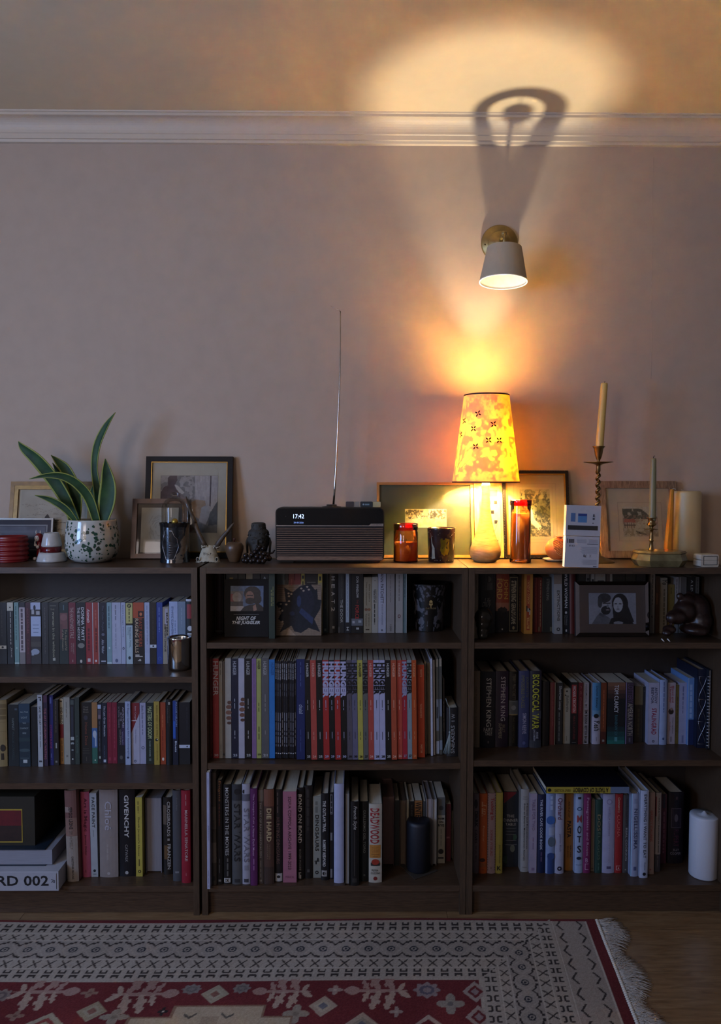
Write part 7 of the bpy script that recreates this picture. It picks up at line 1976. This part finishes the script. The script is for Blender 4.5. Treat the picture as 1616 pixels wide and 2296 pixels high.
MB().lathe([(r * .955, hh * 1.001), (r * 1.004, hh * 1.001)], 40, cap=False).build('gold_rim', mat('b59a4a', rough=.3, metal=.7), ob)

# ---- table lamp
c, r, k = round_at(1057, 1127, 1264, .6)
c[1] = .178
ob = empty('table_lamp', c, 'lit table lamp with a turned wood base and glowing mottled shade', 'lamp')
k = k_at(c[1])
prof = [(0, 0), (22, 0), (25, 1.5), (31, 7), (34, 14), (35, 22), (33.5, 31), (29, 43), (24, 55), (19.5, 70), (15.5, 88), (12.5, 106), (10.5, 124), (9, 145), (8.8, 158), (9.5, 170), (9.8, 174), (0, 174)]
lm = wood('lamp_base_wood', 'c9a068', 'a87c48', 14, .42, (2, 2, 10))
MB().lathe([(a * k, b * k) for a, b in prof], 48, cap=False).build('turned_base', lm, ob)
MB().lathe([(8 * k, 174 * k), (9 * k, 178 * k), (9 * k, 190 * k), (7 * k, 196 * k), (7 * k, 196.5 * k), (.1 * k, 197 * k)], 24, cap=False).build('lamp_holder', mat('d8cfb8', rough=.5), ob)
z_b = at_y(1098, 1081, c[1])[2] - TZ
z_t = at_y(1098, 887, c[1])[2] - TZ
r_b, r_t = 74.5 * k, 50 * k
# shade: mottled paper, carrying its colour on a fine grid
nt_, nz_ = 260, 130
th = np.linspace(-math.pi, math.pi, nt_)[None, :] * np.ones((nz_, 1))
tt = np.linspace(0, 1, nz_)[:, None] * np.ones((1, nt_))        # 0 at top
nz1 = vnoise(nz_, nt_, 11, 31, 4); nz2 = vnoise(nz_, nt_, 4, 32, 3)
f = np.clip((nz1 - .47) * 5.5 + (nz2 - .5) * 4.0, 0, 1)[..., None]
img = np.array([1.0, .87, .34]) * (1 - f) + np.array([.72, .34, .06]) * f
# features given in photograph pixels of the front face
rpx = 50 + 24.5 * tt
xpx = 1098.5 + (1098.0 - 1098.5) * tt + rpx * np.sin(th)
ypx = 885 + 196 * tt
front = np.cos(th) > 0
def feat(px, py): return 800 + px / 3.673, 840 + py / 3.673
for a, b in ((930, 330), (1055, 330), (1165, 470), (1028, 485), (1188, 612)):
    x_, y_ = feat(a, b)
    d = np.sqrt(((xpx - x_) / 5.2) ** 2 + ((ypx - y_) / 8) ** 2)
    img[front & (d < 1)] = (.86, .46, .12); img[front & (d < .66)] = (.97, .72, .22)
def stem_(pts):
    for (a, b), (a2, b2) in zip(pts[:-1], pts[1:]):
        x0_, y0_ = feat(a, b); x1_, y1_ = feat(a2, b2)
        dx, dy = x1_ - x0_, y1_ - y0_; L2 = dx * dx + dy * dy
        t_ = np.clip(((xpx - x0_) * dx + (ypx - y0_) * dy) / L2, 0, 1)
        d = np.hypot(xpx - x0_ - t_ * dx, ypx - y0_ - t_ * dy)
        img[front & (d < .75)] = (.62, .30, .08)
stem_([(852, 800), (880, 700), (930, 620), (975, 560)]); stem_([(855, 790), (910, 720), (980, 650), (1040, 605)]); stem_([(858, 780), (930, 740), (1000, 700), (1050, 680)])
stem_([(850, 770), (870, 650), (885, 560)]); stem_([(1180, 690), (1250, 670), (1310, 690)]); stem_([(850, 760), (900, 640), (905, 470)])
def cone(Vv):
    a = Vv[:, 0]; t_ = Vv[:, 2]                     # t_ 1 at top
    rr_ = r_b + (r_t - r_b) * t_
    Vv = Vv.copy(); Vv[:, 0] = rr_ * np.sin(a); Vv[:, 1] = -rr_ * np.cos(a); Vv[:, 2] = z_b + (z_t - z_b) * t_
    return Vv
sm = bpy.data.materials.new('shade_paper'); sm.use_nodes = True
nt = sm.node_tree
for n_ in list(nt.nodes): nt.nodes.remove(n_)
out = nt.nodes.new('ShaderNodeOutputMaterial'); at_ = nt.nodes.new('ShaderNodeAttribute'); at_.attribute_name = 'Col'
di = nt.nodes.new('ShaderNodeBsdfDiffuse'); tl = nt.nodes.new('ShaderNodeBsdfTranslucent'); mx = nt.nodes.new('ShaderNodeMixShader')
tint = nt.nodes.new('ShaderNodeMix'); tint.data_type = 'RGBA'; tint.blend_type = 'MULTIPLY'; tint.inputs['Factor'].default_value = 1
tint.inputs['B'].default_value = (1.0, .58, .02, 1)
mx.inputs[0].default_value = .032
lin_ = nt.nodes.new('ShaderNodeMix'); lin_.data_type = 'RGBA'; lin_.inputs['Factor'].default_value = .8; lin_.inputs['B'].default_value = (.86, .67, .31, 1); nt.links.new(at_.outputs['Color'], lin_.inputs['A']); nt.links.new(lin_.outputs['Result'], di.inputs[0]); nt.links.new(at_.outputs['Color'], tint.inputs['A']); nt.links.new(tint.outputs['Result'], tl.inputs[0])
nt.links.new(di.outputs[0], mx.inputs[1]); nt.links.new(tl.outputs[0], mx.inputs[2]); nt.links.new(mx.outputs[0], out.inputs[0])
sh_o = grid_print('lamp_shade', -math.pi, math.pi, 0, 1, img, sm, ob, 0, False, cone)
for p_ in sh_o.data.polygons: p_.use_smooth = True
tr_m = mat('5a3014', rough=.6)
for nm_, rr_, zz in (('top_trim', r_t, z_t), ('bottom_trim', r_b, z_b)):
    MB().lathe([(rr_ + .0008, zz - .0022), (rr_ + .0012, zz), (rr_ + .0008, zz + .0022), (rr_ - .0008, zz + .0022), (rr_ - .0008, zz - .0022), (rr_ + .0008, zz - .0022)], 64, cap=False).build(nm_, tr_m, ob)
fl_m = mat('2b1208', rough=.8)
for a, b in ((998, 330), (902, 382), (1115, 418), (963, 452), (880, 495), (1075, 547), (1160, 548), (977, 597)):
    x_, y_ = feat(a, b)
    t0 = (y_ - 885) / 196; s0 = (x_ - 1098.3) / (50 + 24.5 * t0)
    a0 = math.asin(max(-.97, min(.97, s0)))
    rc = (50 + 24.5 * t0) * k
    m = MB()
    for q in range(4):
        ang = math.radians(45 + 90 * q + (a * 7) % 23)
        pts = []
        for u, v in ((.4, 0), (3.4, 1.6), (6.0, 1.5), (8.4, 0), (6.0, -1.5), (3.4, -1.6)):
            dx = (u * math.cos(ang) - v * math.sin(ang)); dz = (u * math.sin(ang) + v * math.cos(ang))
            tz = t0 - dz / 196
            ra = (r_t + (r_b - r_t) * tz) + .0008
            pts.append((ra * math.sin(a0 + dx * k / rc), -ra * math.cos(a0 + dx * k / rc), z_t - (z_t - z_b) * tz))
        m.add(pts, [tuple(range(6))])
    m.build('pressed_flower', fl_m, ob)
# spider fitting and bulb
m = MB()
zsp = z_t - .012
for q in range(3):
    a = 2 * math.pi * q / 3 + .4
    m.tube([(0.004 * math.cos(a), .004 * math.sin(a), z_b + .012), (r_b * .92 * math.cos(a), r_b * .92 * math.sin(a), z_b + .006)], .0012, 6)
m.build('shade_carrier', mat('b5aa90', rough=.4, metal=.5), ob)
zbulb = z_t - r_t / math.tan(math.radians(19.5))
bm_ = emit_mat('ffffff', LAMP_STRENGTH).copy()
bm_.node_tree.nodes['Principled BSDF'].inputs['Emission Color'].default_value = (1.0, .86, .64, 1)
bulb_r = .019
MB().lathe([(.018 * math.cos(a * math.pi / 20), zbulb - .008 + .032 * math.sin(a * math.pi / 20)) for a in range(10)] + [(.0004, zbulb + .024)], 20).build('bulb', bm_, ob)
MB().lathe([(.0095, 196 * k), (.0105, zbulb - .040), (.0150, zbulb - .022), (.0182, zbulb - .0085)], 24).build('bulb_shield', mat('c9c4b8', rough=.4), ob)  # opaque cup added under the dome to block the bulb's downward light

# ---- terracotta pomegranate on a saucer
c, r, k = round_at(1216, 1270, 1260.5, .9)
ob = empty('saucer', c, 'cream saucer under the terracotta pomegranate', 'saucer')
MB().lathe([(0, .0003), (r * .6, .0003), (r * .7, .002), (r, 5 * k), (r * .98, 5.8 * k), (r * .68, .0035), (0, .003)], 40, cap=False).build('dish', mat('b9a184', rough=.35), ob)
c2_ = np.array([at_y(1244, 1230, c[1])[0], c[1], TZ + .0036])
ob = empty('terracotta_pomegranate', c2_, 'terracotta pomegranate cut open to show its seeds', 'ornament')
R_ = 26 * k
ter = mat('b0622f', rough=.65, noise=.08)
m = MB().ball((0, 0, R_ * .97), (R_, R_, R_ * .97), 28, 18).lathe([(R_ * .1, R_ * 1.85), (R_ * .22, R_ * 1.95), (R_ * .34, R_ * 2.1), (R_ * .26, R_ * 2.1), (R_ * .1, R_ * 1.95)], 14)
m.build('fruit', ter, ob, rot=(0, math.radians(10), 0))
m = MB(); rr = random.Random(6)
dirv = Vector((.10, -.96, .22)).normalized()
ax = dirv.cross(Vector((0, 0, 1))).normalized(); az = ax.cross(dirv).normalized()
pts = []
for i in range(28):
    a = 2 * math.pi * i / 28
    u, v = .44 * math.cos(a), .70 * math.sin(a)
    u, v = u * math.cos(-.45) - v * math.sin(-.45), u * math.sin(-.45) + v * math.cos(-.45)
    d_ = (dirv * math.sqrt(max(.05, 1 - u * u - v * v)) + ax * u + az * v).normalized()
    pts.append(tuple(d_ * R_ * 1.01 + Vector((0, 0, R_ * .97))))
m.tube(pts + [pts[0]], .0016, 6)
m.build('cut_rim', mat('c88a5c', rough=.6), ob)
m = MB()
for i in range(-4, 5):
    for j in range(-5, 6):
        u, v = i * .105 + (j % 2) * .05, j * .125
        if (u / .40) ** 2 + (v / .64) ** 2 > 1: continue
        u2, v2 = u * math.cos(-.45) - v * math.sin(-.45), u * math.sin(-.45) + v * math.cos(-.45)
        d_ = (dirv * math.sqrt(max(.05, 1 - u2 * u2 - v2 * v2)) + ax * u2 + az * v2).normalized()
        q = d_ * R_ * .995 + Vector((0, 0, R_ * .97))
        m.ball(tuple(q), R_ * .062, 7, 5)
m.build('seeds', mat('c0713a', rough=.5), ob, kind='stuff')

# ---- white two-part box
Yb = foot(1304, 1274)[1]
k = k_at(Yb)
xm = at_y(1304, 1240, Yb)[0]
ob = empty('product_box', (xm, Yb + .002, TZ + .0022), 'white two-part carton standing on end with upside-down print', 'box', None, (-.02, .032, 0))
w2, hb = 38.5 * k, 70 * k
white = mat('b0adb2', rough=.45, noise=.02)
bd = .022
MB().box(-w2, w2, 0, bd, 0, hb).build('lower_half', white, ob)
MB().box(-w2 * 1.02, w2 * 1.02, -.001, bd + .001, hb + .0016, hb + 70 * k).build('upper_half', white, ob)
ink = tmat('3c3c44')
def bq(u): return -w2 + 2 * w2 * u
m = MB()
z0 = hb + .0016; zh = 70 * k - .0016
def rect(u0, u1, v0, v1, mi=0):
    m.box(bq(u0), bq(u1), -.0016, -.0011, z0 + zh * (1 - v1), z0 + zh * (1 - v0), mi)
rect(.13, .26, .26, .54, 0); rect(.34, .60, .27, .35, 1); rect(.34, .60, .35, .56, 2); rect(.05, .93, .66, .81, 3)
rect(.78, .82, .28, .36, 4); rect(.77, .84, .355, .37, 4); rect(.77, .83, .40, .46, 4); rect(.77, .80, .56, .59, 4)
def rect2(u0, u1, v0, v1, mi=4):
    m.box(bq(u0), bq(u1), -.0006, -.0001, hb * (1 - v1), hb * (1 - v0), mi)
for i in range(9): rect2(.10 + .018 * i, .108 + .018 * i + (.006 if i % 3 == 0 else 0), .09, .22)
rect2(.05, .07, .08, .22)
for i in range(5): rect2(.34, .62, .10 + .025 * i, .108 + .025 * i, 5)
for i in range(5): rect2(.68, .95, .10 + .025 * i, .108 + .025 * i, 5)
rect2(.64, .96, .235, .25)
for i in range(9): rect2(.45 + .03 * (i % 3), .95, .34 + .025 * i, .347 + .025 * i, 5)
for i in range(8): rect2(.5 + .04 * (i % 2), .94, .75 + .022 * i, .757 + .022 * i, 5)
rect2(.84, .94, .955, .975)
m.build('printed_marks', [tmat('4d6a94'), tmat('2e3f78'), tmat('4f7ba8'), tmat('2b2926'), ink, tmat('85838a')], ob)
letter(ob, 'print_lettering', 'CE', flat_place(bq(.19), bq(.28), hb * .665, hb * .715, -.0008, 180), ink, .01)
letter(ob, 'print_lettering', 'UK', flat_place(bq(.10), bq(.17), hb * .665, hb * .72, -.0008, 180), ink, .01)
letter(ob, 'print_lettering', '78', flat_place(bq(.54), bq(.63), hb * .33, hb * .42, -.0008, 180), ink, .02)
letter(ob, 'print_lettering', 'X', flat_place(bq(.71), bq(.77), hb * .33, hb * .42, -.0008, 180), tmat('85838a'))

# ---- tall twisted candlestick
brass = mat('85704a', rough=.30, metal=1.0, noise=.15, nscale=30)
c, r, k = round_at(1303, 1377, 1264, 1.0)
c = np.array([at_y(1338, 1250, c[1])[0], c[1], TZ])
ob = empty('tall_candlestick', c, 'tall brass candlestick with a barley-twist stem', 'candlestick')
zc = lambda py: at_y(1338, py, c[1])[2] - TZ
r = 38 * k
MB().lathe([(0, 0), (r, 0), (r, .002), (r * .94, .006), (r * .70, .010), (r * .5, .013), (r * .24, .022), (r * .16, .034), (r * .12, zc(1165))], 40, cap=False).build('base', brass, ob)
z0, z1 = zc(1168), zc(1058)
m = MB()
pts = []
for i in range(141):
    t_ = i / 140
    a = 2 * math.pi * 7.5 * t_
    pts.append((3.0 * k * math.cos(a), 3.0 * k * math.sin(a), z0 + (z1 - z0) * t_))
m.tube(pts, 3.3 * k, 8)
m.build('twisted_stem', brass, ob)
# the upper parts lean very slightly with the stem
xo = lambda px: at_y(px, 1030, c[1])[0] - c[0]
MB().lathe([(3 * k, zc(1060)), (5 * k, zc(1056)), (4.6 * k, zc(1046)), (5 * k, zc(1043)), (12 * k, zc(1040)), (32 * k, zc(1036.5)), (32 * k, zc(1035.5)), (14 * k, zc(1037)), (4 * k, zc(1036)), (3.4 * k, zc(1032)), (6 * k, zc(1027)), (8.5 * k, zc(1018)), (10 * k, zc(1006)), (14 * k, zc(1001.5)), (13.8 * k, zc(1000.5)), (9 * k, zc(1005)), (8 * k, zc(1012)), (0, zc(1014))], 36, (xo(1341.5), 0, 0), cap=False).build('drip_pan_and_cup', brass, ob)
cd = empty('taper_candle', (c[0] + xo(1342.5), c[1], TZ + zc(1011)), 'tall cream taper candle in the tall twisted candlestick', 'candle', 'taper candles', (0, math.radians(3.6), 0))
L = zc(858) - zc(1011)
MB().lathe([(0, 0), (8.0 * k, 0), (8.6 * k, .004), (8.6 * k, L * .3), (7.6 * k, L - .006), (7.0 * k, L - .001), (4 * k, L), (0, L - .001)], 28, cap=False).build('wax_body', sss_wax('dcb866', .25), cd)
MB().tube([(0, 0, L - .002), (.0005, 0, L + .003), (.002, 0, L + .0045)], .0009, 6).build('wick', mat('15110e', rough=.9), cd)

# ---- onyx box with lid, short candlestick standing on it
Yx = foot(1492, 1272)[1]
k = k_at(Yx)
X0, X1 = at_y(1434, 1255, Yx)[0], at_y(1552, 1255, Yx)[0]
w2 = (X1 - X0) / 2
dx = .052
c = np.array([(X0 + X1) / 2, Yx + dx, TZ])
ob = empty('stone_box', c, 'octagonal greenish onyx box with a flat lid', 'box')
ony = mat('7d7350', rough=.25, noise=.4, nscale=26, c2='55482f')
def octa(w, d, ch):
    return [(-w + ch, -d), (w - ch, -d), (w, -d + ch), (w, d - ch), (w - ch, d), (-w + ch, d), (-w, d - ch), (-w, -d + ch)]
def frust(mb_, a, za, b, zb2, mi=0):
    n = 8
    vs = [(x, y, za) for x, y in a] + [(x, y, zb2) for x, y in b]
    mb_.add(vs, [tuple(range(8))[::-1], tuple(range(8, 16))] + [(i, (i + 1) % 8, 8 + (i + 1) % 8, 8 + i) for i in range(8)], mi)
m = MB()
frust(m, octa(w2 * .86, dx * .86, .026), 0, octa(w2 * 1.0, dx, .03), 14 * k)
frust(m, octa(w2 * 1.0, dx, .03), 14 * k, octa(w2 * .90, dx * .9, .026), 28 * k)
m.build('box_body', ony, ob)
m = MB()
frust(m, octa(w2 * .90, dx * .92, .028), 28.5 * k, octa(w2 * .97, dx * .98, .03), 31 * k)
frust(m, octa(w2 * .97, dx * .98, .03), 31 * k, octa(w2 * .90, dx * .9, .028), 35 * k)
m.build('lid', mat('8a7a50', rough=.22, noise=.35, nscale=22, c2='5e4c30'), ob)
zl = TZ + 35 * k + .0004
cs = np.array([at_y(1462, 1220, c[1])[0], c[1] + .008, zl])
kk = k_at(cs[1])
z2 = lambda py: at_y(1462, py, cs[1])[2] - zl
ob = empty('short_candlestick', cs, 'short brass candlestick standing on the onyx box', 'candlestick')
b0 = z2(1232)
MB().lathe([(0, 0), (6 * kk, 0), (5.5 * kk, .001), (4.6 * kk, z2(1226)), (3.6 * kk, z2(1215)), (4.5 * kk, z2(1213.5)), (6 * kk, z2(1212.5)), (4 * kk, z2(1210)), (4.6 * kk, z2(1206)), (3.2 * kk, z2(1195)), (3.6 * kk, z2(1189)), (6 * kk, z2(1188)), (14 * kk, z2(1187)), (14 * kk, z2(1186.2)), (5 * kk, z2(1186)), (3 * kk, z2(1183)), (5 * kk, z2(1180)), (10 * kk, z2(1177)), (10 * kk, z2(1175)), (7.6 * kk, z2(1172)), (7.6 * kk, z2(1163)), (11.5 * kk, z2(1161.5)), (11.5 * kk, z2(1160.5)), (7 * kk, z2(1161)), (6.8 * kk, z2(1168)), (0, z2(1168))], 32, cap=False).build('turned_body', brass, ob)
cd = empty('taper_candle', (cs[0] + 1.5 * kk, cs[1], zl + z2(1167.5)), 'shorter grey-green taper candle in the short candlestick', 'candle', 'taper candles')
L = z2(1027.5) - z2(1167.5)
MB().lathe([(0, 0), (7.4 * kk, 0), (7.9 * kk, .006), (7.6 * kk, L * .3), (6.2 * kk, L - .004), (5.5 * kk, L), (0, L)], 28, cap=False).build('wax_body', sss_wax('86805c', .25), cd)
MB().tube([(0, 0, L - .001), (0, 0, L + .004), (.003, 0, L + .008)], .0009, 6).build('wick', mat('15110e', rough=.9), cd)

# ---- amber cone candle and big cream pillar
kY = .205
k = k_at(kY)
p0 = at_y(1497, 1250, kY)
hh = at_y(1504, 1097, kY)[2] - TZ
ob = empty('cone_candle', (p0[0] - .001, kY, TZ), 'amber faceted cone candle behind the onyx box', 'candle', None, (0, math.radians(2.6), 0))
MB().lathe([(0, 0), (12.5 * k, 0), (11.5 * k, .01), (4.4 * k, hh - .004), (3.6 * k, hh), (0, hh)], 8, cap=False, smooth=False, rot=.2).build('wax_body', sss_wax('c8841c', .3), ob)
MB().tube([(0, 0, hh - .001), (.003, 0, hh + .003), (.010, 0, hh + .002), (.014, 0, hh - .003)], .0009, 6).build('wick', mat('c9bea8', rough=.9), ob)
c, r, k = round_at(1508, 1568.5, 1258)
c[1] = min(c[1], WALL_Y - r - .004); c[1] = max(c[1], .235) if .235 + r < WALL_Y else c[1]
k = k_at(c[1]); hh = at_y(1538, 1101, c[1])[2] - TZ
c[0] = at_y(1538.5, 1180, c[1])[0]
ob = empty('pillar_candle', c, 'tall cream pillar candle on top of the right bookcase', 'candle')
MB().lathe([(0, 0), (r * .97, 0), (r, .003), (r, hh - .008), (r * .96, hh - .002), (r * .88, hh), (r * .5, hh - .003), (0, hh - .004)], 48, cap=False).build('wax_body', sss_wax('cdb98c', .25), ob)
MB().tube([(-.01, 0, hh - .005), (-.012, 0, hh + .002), (-.02, 0, hh + .004)], .0009, 6).build('wick', mat('c9bea8', rough=.9), ob)

# ---- small white hinged box
Yx = foot(1590, 1271)[1]
k = k_at(Yx)
X0, X1 = at_y(1570, 1255, Yx)[0], at_y(1612, 1255, Yx)[0]
c = np.array([(X0 + X1) / 2, Yx, TZ]); w2 = (X1 - X0) / 2
ob = empty('trinket_box', c, 'small white box with dark outlined panel at the right end', 'box', None, (0, 0, math.radians(6)))
wb_ = mat('c0b8a8', rough=.3)
MB().prism(rrect(w2, 0, 14.5 * k, 3 * k, 4), 0, .042, 'y').build('box_base', wb_, ob)
MB().prism(rrect(w2, 14.9 * k, 28 * k, 4 * k, 4), 0, .042, 'y').build('lid', wb_, ob)
m = MB()
for a0, a1, b0, b1 in ((-.72, .85, 4, 5), (-.72, .85, 23, 24.4), (-.72, -.67, 4, 24), (.80, .85, 4, 24)):
    m.box(w2 * a0, w2 * a1, -.0006, 0, b0 * k, b1 * k)
m.build('painted_outline', mat('2b2a30', rough=.4), ob)

# ---- wall lamp (unlit)
Ypl = WALL_Y
kp = k_at(Ypl)
pc = at_y(1119, 547, Ypl)
ob = empty('wall_lamp', (pc[0], Ypl - .0005, pc[2]), 'unlit wall lamp with brass plate and cream drum shade', 'lamp')
rp = 41 * kp
bp_ = mat('8f7a4c', rough=.4, metal=.7, noise=.08)
MB().lathe([(0, 0), (rp * .98, 0), (rp, .004), (rp * .94, .010), (rp * .66, .012), (rp * .63, .016), (rp * .58, .018), (rp * .30, .020), (rp * .28, .024), (0, .025)], 48, cap=False).build('wall_plate', bp_, ob, (0, 0, 0), (math.radians(90), 0, 0))
MB().lathe([(.0028, 0), (.0028, .0012), (.001, .002)], 10).build('screw', mat('4a3a20', rough=.4, metal=.7), ob, (-rp * .80, -.010, -.006), (math.radians(90), 0, 0))
SD = .105                                     # shade axis stands this far off the wall
sx = at_y(1130, 590, Ypl - SD)[0] - pc[0]
zt_s = at_y(1130, 556, Ypl - SD)[2] - pc[2]
zb_s = at_y(1130, 634, Ypl - SD)[2] - pc[2]
ks = k_at(Ypl - SD)
arm_z = at_y(1129, 527, Ypl - SD * .8)[2] - pc[2]
m = MB()
m.tube([(0, -.022, 0), (sx * .3, -.035, .004), (sx * .8, -SD * .62, arm_z * .8), (sx, -SD * .85, arm_z), (sx, -SD, arm_z - .004), (sx, -SD, zt_s + .004)], .0052, 10)
m.ball((sx, -SD * .93, arm_z), .0095, 16, 10)
m.build('arm', bp_, ob)
rtS, rbS = 38 * ks, 52.5 * ks
fab = bpy.data.materials.new('wall_shade_fabric'); fab.use_nodes = True
nt = fab.node_tree
b_ = nt.nodes['Principled BSDF']; b_.inputs['Roughness'].default_value = .85
nn = nt.nodes.new('ShaderNodeTexNoise'); nn.inputs['Scale'].default_value = 600
rp_ = nt.nodes.new('ShaderNodeValToRGB'); rp_.color_ramp.elements[0].color = (*srgb('a89a84'), 1); rp_.color_ramp.elements[1].color = (*srgb('b9ab94'), 1)
nt.links.new(nn.outputs['Fac'], rp_.inputs['Fac']); nt.links.new(rp_.outputs['Color'], b_.inputs['Base Color'])
tilt = math.radians(-3)
sho = MB().lathe([(rtS, 0), (rbS, zb_s - zt_s)], 56, cap=False).build('shade_fabric', fab, ob, (sx, -SD, zt_s), (tilt, math.radians(2), 0))
MB().lathe([(rtS - .0012, -.0004), (rbS - .0014, zb_s - zt_s + .0006)], 56, cap=False).build('shade_lining', mat('d8d4cc', rough=.8), sho)
MB().lathe([(rbS - .0030, zb_s - zt_s), (rbS + .0006, zb_s - zt_s - .001), (rbS + .0006, zb_s - zt_s + .003), (rbS - .0030, zb_s - zt_s + .003), (rbS - .0030, zb_s - zt_s)], 56, cap=False).build('lower_rim', mat('e2ddd2', rough=.6), sho)
m = MB()
for q in range(3):
    a = 2 * math.pi * q / 3 + .5
    m.tube([(.012 * math.cos(a), .012 * math.sin(a), -.012), (rtS * math.cos(a), rtS * math.sin(a), -.003)], .0012, 6)
m.build('shade_carrier', mat('c9c4b8', rough=.4), sho)
MB().lathe([(.0105, .004), (.015, -.004), (.016, -.03), (.010, -.034)], 20).build('lamp_holder', mat('c9c4b8', rough=.5), sho)
MB().lathe([(.008, -.034), (.017, -.044), (.026, -.058), (.027, -.066), (.023, -.076), (.012, -.085), (.001, -.087)], 20).build('bulb', mat('d8d4c8', rough=.3), sho)

flush_text()
